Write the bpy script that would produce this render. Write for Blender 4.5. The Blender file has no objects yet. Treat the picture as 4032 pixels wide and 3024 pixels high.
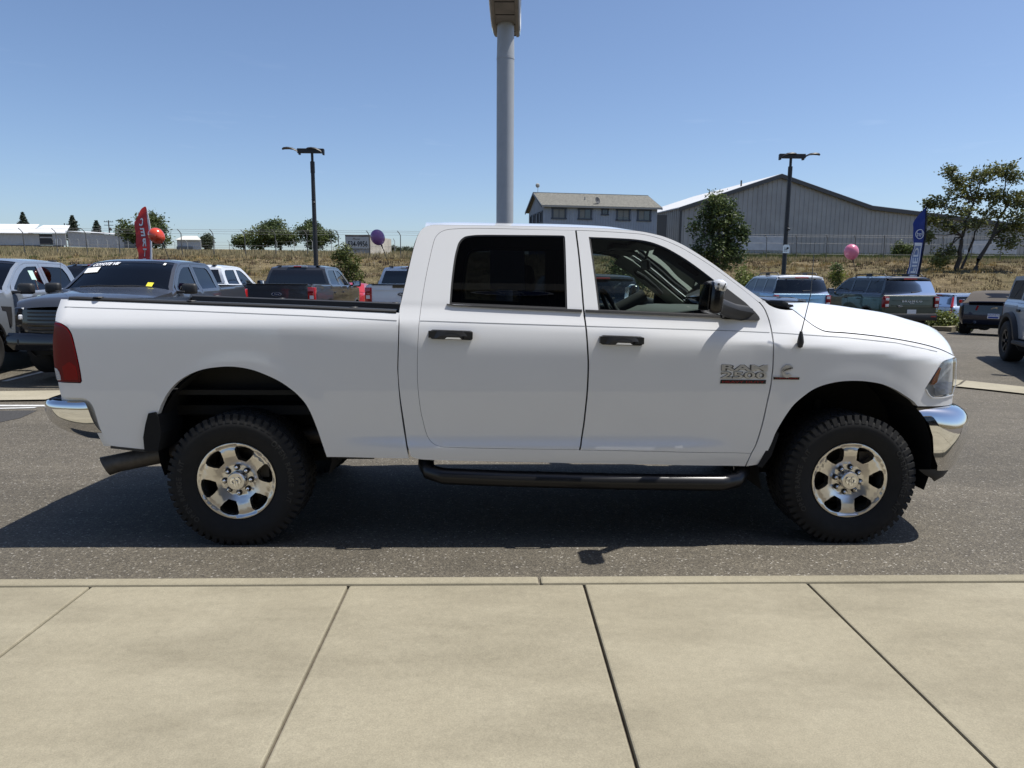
import bpy, bmesh, math, random
import numpy as np
from mathutils import Vector, Matrix, Euler
from mathutils.geometry import delaunay_2d_cdt

# ------------------------------------------------------------------ camera, sky, sun, exposure
SC = bpy.context.scene
COL = SC.collection
R = math.radians
rnd = random.Random(7)
nrg = np.random.default_rng(11)

cam_d = bpy.data.cameras.new('camera')
cam_d.sensor_fit = 'HORIZONTAL'; cam_d.sensor_width = 36.0
cam_d.lens = 2743.6/4032*36
cam_d.clip_start = .05; cam_d.clip_end = 6000
cam = bpy.data.objects.new('camera', cam_d); COL.objects.link(cam)
CAM_H = 1.636
def _aim(yaw, pitch, roll):
    f = Vector((math.sin(yaw)*math.cos(pitch), math.cos(yaw)*math.cos(pitch), -math.sin(pitch)))
    rt = Vector((math.cos(yaw), -math.sin(yaw), 0)); dn = f.cross(rt)
    c, s = math.cos(roll), math.sin(roll)
    r2 = rt*c+dn*s; d2 = -rt*s+dn*c
    return Matrix((r2, -d2, -f)).transposed()
cam.matrix_world = Matrix.Translation((0, 0, CAM_H)) @ _aim(.02583, .15112, -.006277).to_4x4()
SC.camera = cam
SC.render.resolution_x, SC.render.resolution_y = 1024, 768

SUN_DIR = Vector((.435, .05, 1.0)).normalized()
world = bpy.data.worlds.new('World'); SC.world = world; world.use_nodes = True
nt = world.node_tree; nt.nodes.clear()
wo = nt.nodes.new('ShaderNodeOutputWorld'); bg = nt.nodes.new('ShaderNodeBackground')
sky = nt.nodes.new('ShaderNodeTexSky'); sky.sky_type = 'NISHITA'; sky.sun_disc = False
sky.sun_elevation = math.asin(SUN_DIR.z); sky.sun_rotation = math.atan2(SUN_DIR.x, SUN_DIR.y)
sky.air_density = .85; sky.dust_density = 1.0; sky.ozone_density = 2.4; sky.altitude = 30
bg.inputs['Strength'].default_value = .118
# faint wisps of high cloud
tc = nt.nodes.new('ShaderNodeTexCoord'); mp = nt.nodes.new('ShaderNodeMapping')
mp.inputs['Scale'].default_value = (5.0, 5.0, 34.0)
nz = nt.nodes.new('ShaderNodeTexNoise'); nz.inputs['Scale'].default_value = 2.1; nz.inputs['Detail'].default_value = 7
rp = nt.nodes.new('ShaderNodeValToRGB'); rp.color_ramp.elements[0].position = .64; rp.color_ramp.elements[1].position = .90
sp = nt.nodes.new('ShaderNodeSeparateXYZ')
zr = nt.nodes.new('ShaderNodeValToRGB')
zr.color_ramp.elements[0].position = .05; zr.color_ramp.elements[0].color = (0, 0, 0, 1)
zr.color_ramp.elements[1].position = .17; zr.color_ramp.elements[1].color = (.10, .10, .10, 1)
e2 = zr.color_ramp.elements.new(.30); e2.color = (0, 0, 0, 1)
mu = nt.nodes.new('ShaderNodeMath'); mu.operation = 'MULTIPLY'
mx = nt.nodes.new('ShaderNodeMixRGB'); mx.inputs['Color2'].default_value = (8.0, 8.6, 9.4, 1)
L = nt.links.new
L(tc.outputs['Generated'], mp.inputs['Vector']); L(mp.outputs['Vector'], nz.inputs['Vector']); L(nz.outputs['Fac'], rp.inputs['Fac'])
L(tc.outputs['Generated'], sp.inputs['Vector']); L(sp.outputs['Z'], zr.inputs['Fac'])
L(rp.outputs['Color'], mu.inputs[0]); L(zr.outputs['Color'], mu.inputs[1])
L(mu.outputs[0], mx.inputs['Fac']); L(sky.outputs['Color'], mx.inputs['Color1'])
tn_ = nt.nodes.new('ShaderNodeMixRGB'); tn_.blend_type = 'MULTIPLY'; tn_.inputs['Fac'].default_value = 1; tn_.inputs['Color2'].default_value = (.955, .985, 1.045, 1)
L(mx.outputs['Color'], tn_.inputs['Color1']); L(tn_.outputs['Color'], bg.inputs['Color']); L(bg.outputs['Background'], wo.inputs['Surface'])

sun_d = bpy.data.lights.new('sun', 'SUN'); sun_d.energy = 5.0; sun_d.angle = R(.53); sun_d.color = (1.0, .965, .90)
sun = bpy.data.objects.new('sun', sun_d); COL.objects.link(sun)
sun.rotation_euler = (-SUN_DIR).to_track_quat('-Z', 'Y').to_euler(); sun.location = (0, 0, 40)

SC.view_settings.view_transform = 'Standard'; SC.view_settings.look = 'None'
SC.view_settings.exposure = .22; SC.view_settings.gamma = 1.0; SC.view_settings.use_curve_mapping = False
SC.render.engine = 'CYCLES'
SC.cycles.use_denoising = True
SC.cycles.max_bounces = 7; SC.cycles.diffuse_bounces = 3; SC.cycles.glossy_bounces = 4
SC.cycles.transparent_max_bounces = 14; SC.cycles.transmission_bounces = 4
SC.cycles.caustics_reflective = False; SC.cycles.caustics_refractive = False
SC.cycles.sample_clamp_indirect = 6

# ------------------------------------------------------------------ materials
def srgb(r, g, b):
    f = lambda c: (c/12.92 if c <= .04045 else ((c+.055)/1.055)**2.4)
    return (f(r/255), f(g/255), f(b/255), 1)
MATS = {}
def mat(name, color=(.5, .5, .5), rough=.5, metal=0., coat=0., coat_rough=.03, spec=.5, noise=None, bump=None, island=None, trans=0., emit=None):
    """noise=(scale, amount) mottles the base colour; bump=(scale, strength, distance); island=amount of per-piece variation"""
    if name in MATS: return MATS[name]
    m = bpy.data.materials.new(name); m.use_nodes = True; MATS[name] = m
    t = m.node_tree; b = t.nodes['Principled BSDF']; out = t.nodes['Material Output']
    c = tuple(color)[:3]+(1,)
    b.inputs['Base Color'].default_value = c; b.inputs['Roughness'].default_value = rough
    b.inputs['Metallic'].default_value = metal; b.inputs['Coat Weight'].default_value = coat
    b.inputs['Coat Roughness'].default_value = coat_rough; b.inputs['Specular IOR Level'].default_value = spec
    co = None
    if noise or bump: 
        co = t.nodes.new('ShaderNodeTexCoord')
    cur = None
    if noise:
        n = t.nodes.new('ShaderNodeTexNoise'); n.inputs['Scale'].default_value = noise[0]; n.inputs['Detail'].default_value = 6; n.inputs['Roughness'].default_value = .62
        t.links.new(co.outputs['Object'], n.inputs['Vector'])
        mr = t.nodes.new('ShaderNodeMapRange'); mr.inputs['From Min'].default_value = .3; mr.inputs['From Max'].default_value = .7
        mr.inputs['To Min'].default_value = 1-noise[1]; mr.inputs['To Max'].default_value = 1+noise[1]
        t.links.new(n.outputs['Fac'], mr.inputs['Value'])
        v = t.nodes.new('ShaderNodeVectorMath'); v.operation = 'SCALE'; v.inputs[0].default_value = c[:3]
        t.links.new(mr.outputs['Result'], v.inputs['Scale']); cur = v.outputs['Vector']
    if island:
        g = t.nodes.new('ShaderNodeNewGeometry')
        mr = t.nodes.new('ShaderNodeMapRange'); mr.inputs['To Min'].default_value = 1-island; mr.inputs['To Max'].default_value = 1+island
        t.links.new(g.outputs['Random Per Island'], mr.inputs['Value'])
        v = t.nodes.new('ShaderNodeVectorMath'); v.operation = 'SCALE'
        if cur is None: v.inputs[0].default_value = c[:3]
        else: t.links.new(cur, v.inputs[0])
        t.links.new(mr.outputs['Result'], v.inputs['Scale']); cur = v.outputs['Vector']
    if cur is not None: t.links.new(cur, b.inputs['Base Color'])
    if bump:
        n = t.nodes.new('ShaderNodeTexNoise'); n.inputs['Scale'].default_value = bump[0]; n.inputs['Detail'].default_value = 5
        t.links.new(co.outputs['Object'], n.inputs['Vector'])
        bp = t.nodes.new('ShaderNodeBump'); bp.inputs['Strength'].default_value = bump[1]; bp.inputs['Distance'].default_value = bump[2]
        t.links.new(n.outputs['Fac'], bp.inputs['Height']); t.links.new(bp.outputs['Normal'], b.inputs['Normal'])
    if trans:
        tr = t.nodes.new('ShaderNodeBsdfTranslucent'); ms = t.nodes.new('ShaderNodeMixShader'); ms.inputs['Fac'].default_value = trans
        if cur is not None: t.links.new(cur, tr.inputs['Color'])
        else: tr.inputs['Color'].default_value = c
        t.links.new(b.outputs['BSDF'], ms.inputs[1]); t.links.new(tr.outputs['BSDF'], ms.inputs[2]); t.links.new(ms.outputs['Shader'], out.inputs['Surface'])
    return m
def glass(name, tint, ior=1.5, rough=0.0):
    if name in MATS: return MATS[name]
    m = bpy.data.materials.new(name); m.use_nodes = True; MATS[name] = m
    t = m.node_tree; t.nodes.clear()
    o = t.nodes.new('ShaderNodeOutputMaterial'); tr = t.nodes.new('ShaderNodeBsdfTransparent'); gl = t.nodes.new('ShaderNodeBsdfGlossy')
    fr = t.nodes.new('ShaderNodeFresnel'); fr.inputs['IOR'].default_value = ior; ms = t.nodes.new('ShaderNodeMixShader')
    tr.inputs['Color'].default_value = tuple(tint)+(1,); gl.inputs['Roughness'].default_value = rough; gl.inputs['Color'].default_value = (1, 1, 1, 1)
    t.links.new(fr.outputs['Fac'], ms.inputs['Fac']); t.links.new(tr.outputs['BSDF'], ms.inputs[1]); t.links.new(gl.outputs['BSDF'], ms.inputs[2])
    t.links.new(ms.outputs['Shader'], o.inputs['Surface'])
    return m

def paint(name, c, flake=.0, noise=None): return mat(name, c, rough=.42 if not flake else .36, metal=flake, coat=1., coat_rough=.035, noise=noise)
M_WHITE = paint('white_paint', (.84, .845, .85), noise=(3.0, .012))
M_TRIM = mat('black_plastic', (.022, .022, .023), rough=.55, bump=(220, .06, .002))
M_GLOSSBLK = mat('gloss_black', (.010, .010, .012), rough=.10, coat=.6)
M_RUBBER = mat('tyre_rubber', (.0105, .0102, .0102), rough=.82, noise=(14, .25))
M_RUBBER_DUSTY = mat('dusty_rubber', (.045, .042, .039), rough=.88, noise=(14, .25))
M_CHROME = mat('chrome', (.80, .80, .80), rough=.045, metal=1.)
M_ALU = mat('machined_aluminium', (.76, .73, .68), rough=.30, metal=1., noise=(9, .12), bump=(40, .03, .002))
M_ALU_DK = mat('cast_aluminium', (.20, .20, .20), rough=.42, metal=.9)
M_BLACKMETAL = mat('black_metal', (.012, .012, .013), rough=.38)
M_UNDER = mat('underbody_steel', (.0065, .0063, .006), rough=.8, noise=(8, .3))
M_RUST = mat('exhaust_steel', (.11, .098, .085), rough=.55, metal=.5, noise=(12, .3))
M_INT = mat('grey_interior', (.065, .066, .064), rough=.75)
M_INT_DK = mat('dark_interior', (.016, .016, .018), rough=.8)
M_INT_LT = mat('light_interior', (.20, .205, .19), rough=.7)
M_SEAT = mat('seat_cloth', (.030, .030, .032), rough=.9, noise=(40, .2))
M_REDLENS = mat('red_lens', (.24, .005, .008), rough=.16, coat=.2, spec=.3)
M_REDLENS_DK = mat('dark_red_lens', (.15, .003, .006), rough=.22, coat=.12, spec=.3)
M_BRIGHTRED = mat('bright_red_lens', (.45, .012, .012), rough=.08, coat=1.)
M_CLEARLENS = mat('white_lens', (.72, .73, .74), rough=.10, coat=1.)
M_AMBER = mat('amber_lens', (.75, .20, .015), rough=.12, coat=1.)
G_CLEAR = glass('clear_lens_glass', (.88, .90, .92))
G_LIGHT = glass('lightly_tinted_glass', (.72, .80, .77))
G_MED = glass('tinted_glass', (.24, .28, .30))
G_DARK = glass('privacy_glass', (.13, .145, .16))

# ------------------------------------------------------------------ objects and labels
def tag(o, label=None, cat=None, group=None, kind=None):
    if label: o['label'] = label
    if cat: o['category'] = cat
    if group: o['group'] = group
    if kind: o['kind'] = kind
    return o
def thing(name, label, cat, loc=(0, 0, 0), rz=0., rx=0., group=None):
    o = bpy.data.objects.new(name, None); COL.objects.link(o); o.empty_display_size = .3
    o.location = loc; o.rotation_euler = (rx, 0, rz)
    return tag(o, label, cat, group)
def link(name, me, m=None, parent=None, loc=None, rot=None):
    o = bpy.data.objects.new(name, me); COL.objects.link(o)
    if m is not None and len(me.materials) == 0: me.materials.append(m)
    if parent is not None: o.parent = parent
    if loc is not None: o.location = loc
    if rot is not None: o.rotation_euler = rot
    return o
def np_mesh(name, V, F, m=None, smooth=True, sharp=None):
    me = bpy.data.meshes.new(name)
    me.from_pydata([tuple(v) for v in V] if not isinstance(V, np.ndarray) else V.tolist(), [], [tuple(int(i) for i in f) for f in F])
    me.update()
    if smooth:
        me.polygons.foreach_set('use_smooth', [True]*len(me.polygons))
        if sharp: me.set_sharp_from_angle(angle=R(sharp))
    if m is not None: me.materials.append(m)
    return me
def tri_mesh(name, V, F3, m=None):
    """fast path for big arrays of triangles/quads (numpy)"""
    me = bpy.data.meshes.new(name); k = F3.shape[1]
    me.vertices.add(len(V)); me.vertices.foreach_set('co', np.asarray(V, np.float32).ravel())
    me.loops.add(F3.size); me.loops.foreach_set('vertex_index', F3.astype(np.int32).ravel())
    me.polygons.add(len(F3)); me.polygons.foreach_set('loop_start', np.arange(0, F3.size, k, dtype=np.int32))
    me.update(calc_edges=True); me.validate()
    if m is not None: me.materials.append(m)
    return me

class MB:
    """collects simple solids into one mesh"""
    def __init__(s): s.V = []; s.F = []
    def add(s, V, F):
        o = len(s.V); s.V += [tuple(v) for v in V]; s.F += [tuple(i+o for i in f) for f in F]; return s
    def box(s, c, d, rot=None, bev=0.):
        x, y, z = d[0]/2, d[1]/2, d[2]/2
        if bev:
            b = min(bev, .49*min(d))
            bm = bmesh.new(); bmesh.ops.create_cube(bm, size=1.)
            for v in bm.verts: v.co = Vector((v.co.x*d[0], v.co.y*d[1], v.co.z*d[2]))
            bmesh.ops.bevel(bm, geom=list(bm.edges)+list(bm.verts), offset=b, segments=2, profile=.5, affect='EDGES')
            bm.verts.ensure_lookup_table(); V = [v.co.copy() for v in bm.verts]; bm.verts.index_update()
            F = [tuple(v.index for v in f.verts) for f in bm.faces]; bm.free()
        else:
            V = [Vector((i*x, j*y, k*z)) for i in (-1, 1) for j in (-1, 1) for k in (-1, 1)]
            F = [(0, 1, 3, 2), (4, 6, 7, 5), (0, 4, 5, 1), (2, 3, 7, 6), (0, 2, 6, 4), (1, 5, 7, 3)]
        M = Euler(rot).to_matrix() if rot else Matrix.Identity(3); c = Vector(c)
        return s.add([M @ Vector(v)+c for v in V], F)
    def tube(s, path, r, n=8, cap=True, squash=1.):
        P = [Vector(p) for p in path]; k = len(P); rr = r if isinstance(r, (list, tuple)) else [r]*k
        V = []; F = []; up = Vector((0, 0, 1))
        for i, p in enumerate(P):
            t = (P[min(i+1, k-1)]-P[max(i-1, 0)]).normalized()
            u = up if abs(t.dot(up)) < .95 else Vector((1, 0, 0))
            a = t.cross(u).normalized(); b = a.cross(t)
            for j in range(n):
                an = 2*math.pi*j/n; V.append(p+a*math.cos(an)*rr[i]+b*math.sin(an)*rr[i]*squash)
        for i in range(k-1):
            for j in range(n): F.append((i*n+j, i*n+(j+1) % n, (i+1)*n+(j+1) % n, (i+1)*n+j))
        if cap: F.append(tuple(range(n-1, -1, -1))); F.append(tuple(range((k-1)*n, k*n)))
        return s.add(V, F)
    def lathe(s, prof, n=48, axis='y', c=(0, 0, 0), closed=False):
        """prof = [(radius, position along axis)]"""
        V = []; F = []; k = len(prof)
        for i in range(n):
            a = 2*math.pi*i/n; ca, sa = math.cos(a), math.sin(a)
            for r, h in prof:
                p = (r*ca, h, r*sa) if axis == 'y' else ((r*ca, r*sa, h) if axis == 'z' else (h, r*ca, r*sa))
                V.append((p[0]+c[0], p[1]+c[1], p[2]+c[2]))
        for i in range(n):
            for j in range(k-1 if not closed else k):
                j2 = (j+1) % k; i2 = (i+1) % n
                F.append((i*k+j, i2*k+j, i2*k+j2, i*k+j2))
        return s.add(V, F)
    def prism(s, poly, y0, y1):
        """outline in (x,z), straight walls from y0 to y1"""
        n = len(poly); V = [(p[0], y0, p[1]) for p in poly]+[(p[0], y1, p[1]) for p in poly]
        F = [(i, (i+1) % n, n+(i+1) % n, n+i) for i in range(n)]+[tuple(range(n-1, -1, -1)), tuple(range(n, 2*n))]
        return s.add(V, F)
    def grid(s, A):
        A = np.asarray(A); a, b = A.shape[:2]; V = A.reshape(-1, 3)
        F = [(i*b+j, (i+1)*b+j, (i+1)*b+j+1, i*b+j+1) for i in range(a-1) for j in range(b-1)]
        return s.add(V, F)
    def mesh(s, name, m=None, smooth=False, sharp=35):
        return np_mesh(name, s.V, s.F, m, smooth, sharp if smooth else None)
    def build(s, name, m, parent=None, loc=None, rot=None, smooth=False, sharp=35):
        return link(name, s.mesh(name, m, smooth, sharp), None, parent, loc, rot)

# ------------------------------------------------------------------ sheet-metal tools
def densify(P, h, closed=True):
    P = np.asarray(P, float); out = []; n = len(P)
    for i in range(n if closed else n-1):
        a, b = P[i], P[(i+1) % n]; k = max(1, int(math.ceil(np.hypot(*(b-a))/h)))
        for j in range(k): out.append(a+(b-a)*j/k)
    if not closed: out.append(P[-1])
    return np.array(out)
def smooth_loop(P, corner=34., sub=4, closed=True):
    """Catmull-Rom through the gentle bends of an outline, leaving real corners sharp"""
    P = np.asarray(P, float); n = len(P); out = []
    d = np.roll(P, -1, 0)-P; L_ = np.linalg.norm(d, axis=1)+1e-9; u = d/L_[:, None]
    turn = np.degrees(np.arccos(np.clip((u*np.roll(u, 1, 0)).sum(1), -1, 1)))
    for i in range(n if closed else n-1):
        a, b = P[i], P[(i+1) % n]; out.append(a)
        if L_[i] < .012: continue
        ca = turn[i] > corner or (not closed and i == 0); cb = turn[(i+1) % n] > corner or (not closed and i == n-2)
        if ca and cb: continue
        ta = (b-a) if ca else (b-P[i-1])*L_[i]/(L_[i]+L_[i-1]); tb = (b-a) if cb else (P[(i+2) % n]-a)*L_[i]/(L_[i]+L_[(i+1) % n])
        for k in range(1, sub):
            t = k/sub; h = t*t*(3-2*t)
            out.append((2*t**3-3*t*t+1)*a+(t**3-2*t*t+t)*ta+(-2*t**3+3*t*t)*b+(t**3-t*t)*tb)
    if not closed: out.append(P[-1])
    return np.array(out)
def area2(P): x, y = P[:, 0], P[:, 1]; return .5*np.sum(x*np.roll(y, -1)-np.roll(x, -1)*y)
def offset_loop(P, d):
    P = np.asarray(P, float)
    e = np.roll(P, -1, 0)-P; e /= (np.linalg.norm(e, axis=1, keepdims=True)+1e-12)
    nr = np.stack([e[:, 1], -e[:, 0]], 1)
    if area2(P) < 0: nr = -nr
    v = nr+np.roll(nr, 1, 0); v /= (np.linalg.norm(v, axis=1, keepdims=True)+1e-9)
    c = np.clip((v*nr).sum(1), .45, 1)
    return P+v*(d/c)[:, None]
def inside(pts, poly):
    x, y = pts[:, 0], pts[:, 1]; r = np.zeros(len(pts), bool); n = len(poly)
    for i in range(n):
        x1, y1 = poly[i]; x2, y2 = poly[(i+1) % n]
        if y1 == y2: continue
        c = ((y1 > y) != (y2 > y)) & (x < (x2-x1)*(y-y1)/(y2-y1)+x1); r ^= c
    return r
def edge_dist(pts, poly):
    d = np.full(len(pts), 1e9); n = len(poly)
    for i in range(n):
        a = poly[i]; b = poly[(i+1) % n]; ab = b-a; L2 = ab@ab+1e-12
        t = np.clip(((pts-a)@ab)/L2, 0, 1); q = a+t[:, None]*ab
        d = np.minimum(d, np.hypot(pts[:, 0]-q[:, 0], pts[:, 1]-q[:, 1]))
    return d
def triangulate(poly, holes, h, extra=None):
    loops = [densify(poly, h)]+[densify(q, h) for q in holes]
    lo = loops[0].min(0); hi = loops[0].max(0)
    nx = max(2, int((hi[0]-lo[0])/h)); nz_ = max(2, int((hi[1]-lo[1])/h))
    gx, gz = np.meshgrid(np.linspace(lo[0], hi[0], nx+1), np.linspace(lo[1], hi[1], nz_+1))
    G = np.stack([gx.ravel(), gz.ravel()], 1)
    if extra is not None: G = np.concatenate([G, extra])
    k = inside(G, loops[0])
    for q in loops[1:]: k &= ~inside(G, q)
    G = G[k]
    dm = np.full(len(G), 1e9)
    for q in loops: dm = np.minimum(dm, edge_dist(G, q))
    G = G[dm > h*.4]
    pts = []; edges = []
    for q in loops:
        o = len(pts); pts += q.tolist(); edges += [(o+i, o+(i+1) % len(q)) for i in range(len(q))]
    nb = len(pts); pts += G.tolist()
    vs, es, fs, *_ = delaunay_2d_cdt([Vector(p) for p in pts], edges, [], 0, 1e-6)
    V = np.array([tuple(v) for v in vs]); T = np.array([tuple(f) for f in fs if len(f) == 3], int)
    C = V[T].mean(1); k = inside(C, loops[0])
    for q in loops[1:]: k &= ~inside(C, q)
    T = T[k]
    a, b, c = V[T[:, 0]], V[T[:, 1]], V[T[:, 2]]
    ar = (b[:, 0]-a[:, 0])*(c[:, 1]-a[:, 1])-(b[:, 1]-a[:, 1])*(c[:, 0]-a[:, 0])
    T = T[np.abs(ar) > 1e-9]; ar = ar[np.abs(ar) > 1e-9]
    T[ar < 0] = T[ar < 0][:, ::-1]
    return V, T
def skin(name, poly, fn, m, parent, holes=(), h=.04, thick=.03, sides=(-1, 1), off=0., extra=None, thick_fn=None):
    """sheet over an (x,z) outline lying on y = side*fn(x,z); edges turned in by `thick`"""
    V2, T = triangulate(np.asarray(poly, float), [np.asarray(q, float) for q in holes], h, extra)
    x, z = V2[:, 0], V2[:, 1]; w = fn(x, z)+off; e = 2e-3
    wx = (fn(x+e, z)-fn(x-e, z))/(2*e); wz = (fn(x, z+e)-fn(x, z-e))/(2*e)
    N = np.stack([-wx, np.ones_like(w), -wz], 1); N /= np.linalg.norm(N, axis=1, keepdims=True)
    E = np.concatenate([T[:, [0, 1]], T[:, [1, 2]], T[:, [2, 0]]]); key = np.sort(E, 1)
    u, idx, cnt = np.unique(key[:, 0]*1000003+key[:, 1], return_index=True, return_counts=True)
    B = E[idx[cnt == 1]]
    bv = np.unique(B); re = {int(v): i for i, v in enumerate(bv)}; n = len(V2); nb = len(bv)
    out = []
    for s in sides:
        P = np.stack([x, s*w, z], 1); tk = thick if thick_fn is None else thick_fn(x[bv], z[bv])
        P1 = P[bv]; P2 = np.stack([x[bv], s*(w[bv]-tk), z[bv]], 1)
        V = np.concatenate([P, P1, P2])
        F = [tuple(t) if s < 0 else tuple(t[::-1]) for t in T.tolist()]
        for a, b in B.tolist():
            ia, ib = n+re[a], n+re[b]
            q = (ib, ia, ia+nb, ib+nb); F.append(q if s < 0 else q[::-1])
        me = np_mesh(name, V, F, m, True)
        NN = np.zeros((len(V), 3)); NN[:n] = N*np.array([1, s, 1]); 
        me.normals_split_custom_set_from_vertices(NN.tolist())
        out.append(link(name, me, None, parent))
    return out
def loft(name, rows, m, parent, ny=13, crown=0., p=2., off=0., ws=1., direction=None, smooth=True, flip=False):
    """rows of (x, z, half-width); crown pushes the middle out along the path normal (or `direction`)"""
    rows = np.asarray(rows, float); k = len(rows); t = np.linspace(-1, 1, ny)
    tg = np.gradient(rows[:, :2], axis=0); tg /= (np.linalg.norm(tg, axis=1, keepdims=True)+1e-9)
    nr = np.stack([-tg[:, 1], tg[:, 0]], 1)
    if flip: nr = -nr
    if direction is not None: nr = np.tile(np.asarray(direction, float), (k, 1))
    c = np.asarray(crown, float)
    c = np.interp(np.linspace(0, 1, k), np.linspace(0, 1, len(c)), c) if c.ndim else c*np.ones(k)
    A = np.zeros((k, ny, 3)); f = 1-np.abs(t)**p
    A[:, :, 0] = rows[:, 0, None]+nr[:, 0, None]*(c[:, None]*f[None]+off)
    A[:, :, 2] = rows[:, 1, None]+nr[:, 1, None]*(c[:, None]*f[None]+off)
    A[:, :, 1] = rows[:, 2, None]*ws*t[None]
    mb = MB().grid(A)
    return mb.build(name, m, parent, smooth=smooth, sharp=40)
def text_mesh(body, size, extrude=.004, bold=0., shear=0., align='CENTER', sx=1., spacing=1.):
    cu = bpy.data.curves.new('lettering', 'FONT'); cu.body = body; cu.size = size; cu.extrude = extrude; cu.offset = bold; cu.shear = shear
    cu.align_x = align; cu.align_y = 'CENTER'; cu.resolution_u = 3; cu.space_character = spacing
    o = bpy.data.objects.new('lettering', cu); COL.objects.link(o)
    bpy.context.view_layer.update()
    me = bpy.data.meshes.new_from_object(o.evaluated_get(bpy.context.evaluated_depsgraph_get()))
    bpy.data.objects.remove(o); bpy.data.curves.remove(cu)
    if sx != 1.: me.transform(Matrix.Scale(sx, 4, (1, 0, 0)))
    me.materials.clear(); me.name = 'lettering'
    return me
def text(name, body, size, m, parent, loc, rot, **k):
    me = text_mesh(body, size, **k); me.materials.append(m)
    return link(name, me, None, parent, loc, rot)

# ------------------------------------------------------------------ lie of the land
def sm(t): t = np.clip(t, 0, 1); return t*t*(3-2*t)
def lot_z(x, y):
    x = np.asarray(x, float); y = np.asarray(y, float)
    v = np.interp(y, [3.0, 9.8, 10.2, 11.2, 11.6, 16.5, 60], [.022, -.114, -.116, -.116, -.112, 0., 0.])
    return v-.75*sm((x-11)/12)*sm((y-17)/14)
def land_z(x, y):
    x = np.asarray(x, float); y = np.asarray(y, float)
    up = np.interp(y, [36, 38, 42, 48, 56, 64, 110, 420, 520, 6000], [0, .35, 1.4, 2.3, 2.95, 3.35, 5.0, 15.6, 16.2, 16.2])
    up = up+np.clip(-x-60, 0, 80)*.018*sm((y-80)/60)
    return lot_z(x, y)*(1-sm((y-35)/9))+up

# ------------------------------------------------------------------ surfaces of the place
def node_mat(name):
    m = bpy.data.materials.new(name); m.use_nodes = True; MATS[name] = m; t = m.node_tree
    return m, t, t.nodes['Principled BSDF'], t.nodes.new('ShaderNodeTexCoord')
def tex_noise(t, co, scale, detail=5, rough=.6, vec=None, stretch=None):
    n = t.nodes.new('ShaderNodeTexNoise'); n.inputs['Scale'].default_value = scale; n.inputs['Detail'].default_value = detail; n.inputs['Roughness'].default_value = rough
    src = vec or co.outputs['Object']
    if stretch:
        mp = t.nodes.new('ShaderNodeMapping'); mp.inputs['Scale'].default_value = stretch; t.links.new(src, mp.inputs['Vector']); src = mp.outputs['Vector']
    t.links.new(src, n.inputs['Vector']); return n.outputs['Fac']
def ramp(t, fac, stops):
    r = t.nodes.new('ShaderNodeValToRGB'); e = r.color_ramp.elements
    while len(e) < len(stops): e.new(.5)
    for i, (p, c) in enumerate(stops):
        e[i].position = p; e[i].color = tuple(c)+(1,) if hasattr(c, '__len__') else (c, c, c, 1)
    t.links.new(fac, r.inputs['Fac']); return r.outputs['Color']
def mixc(t, fac, a, b, mode='MIX'):
    m = t.nodes.new('ShaderNodeMixRGB'); m.blend_type = mode
    for k, v in (('Fac', fac), ('Color1', a), ('Color2', b)):
        if isinstance(v, (int, float)): m.inputs[k].default_value = v
        elif isinstance(v, tuple): m.inputs[k].default_value = v+(1,) if len(v) == 3 else v
        else: t.links.new(v, m.inputs[k])
    return m.outputs['Color']
def bump_in(t, b, h, strength, dist):
    bp = t.nodes.new('ShaderNodeBump'); bp.inputs['Strength'].default_value = strength; bp.inputs['Distance'].default_value = dist
    t.links.new(h, bp.inputs['Height']); t.links.new(bp.outputs['Normal'], b.inputs['Normal'])
# worn asphalt: dark binder, pale stones showing, patchy
M_ASPH, t, b, co = node_mat('asphalt')
vo = t.nodes.new('ShaderNodeTexVoronoi'); vo.inputs['Scale'].default_value = 105; vo.feature = 'F1'; t.links.new(co.outputs['Object'], vo.inputs['Vector'])
sp2 = t.nodes.new('ShaderNodeSeparateColor'); t.links.new(vo.outputs['Color'], sp2.inputs['Color'])
stone = ramp(t, sp2.outputs['Red'], [(0, (.070, .061, .047)), (.45, (.097, .085, .066)), (.80, (.126, .110, .083)), (.965, (.152, .134, .102)), (.988, (.30, .28, .245))])
big = ramp(t, tex_noise(t, co, .55, 5), [(.30, .80), (.50, 1.0), (.72, 1.15)])
med = ramp(t, tex_noise(t, co, 9, 4), [(.25, .86), (.75, 1.12)])
fine = ramp(t, tex_noise(t, co, 240, 2), [(.30, .55), (.70, 1.42)])
sweep = ramp(t, tex_noise(t, co, 1.0, 4, stretch=(.25, 2.2, 1)), [(.35, .90), (.65, 1.10)])
c_ = mixc(t, 1., stone, big, 'MULTIPLY'); c_ = mixc(t, 1., c_, med, 'MULTIPLY'); c_ = mixc(t, 1., c_, fine, 'MULTIPLY'); c_ = mixc(t, 1., c_, sweep, 'MULTIPLY')
t.links.new(c_, b.inputs['Base Color']); b.inputs['Roughness'].default_value = .82; b.inputs['Specular IOR Level'].default_value = .35
bump_in(t, b, vo.outputs['Distance'], .55, .006)
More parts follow.
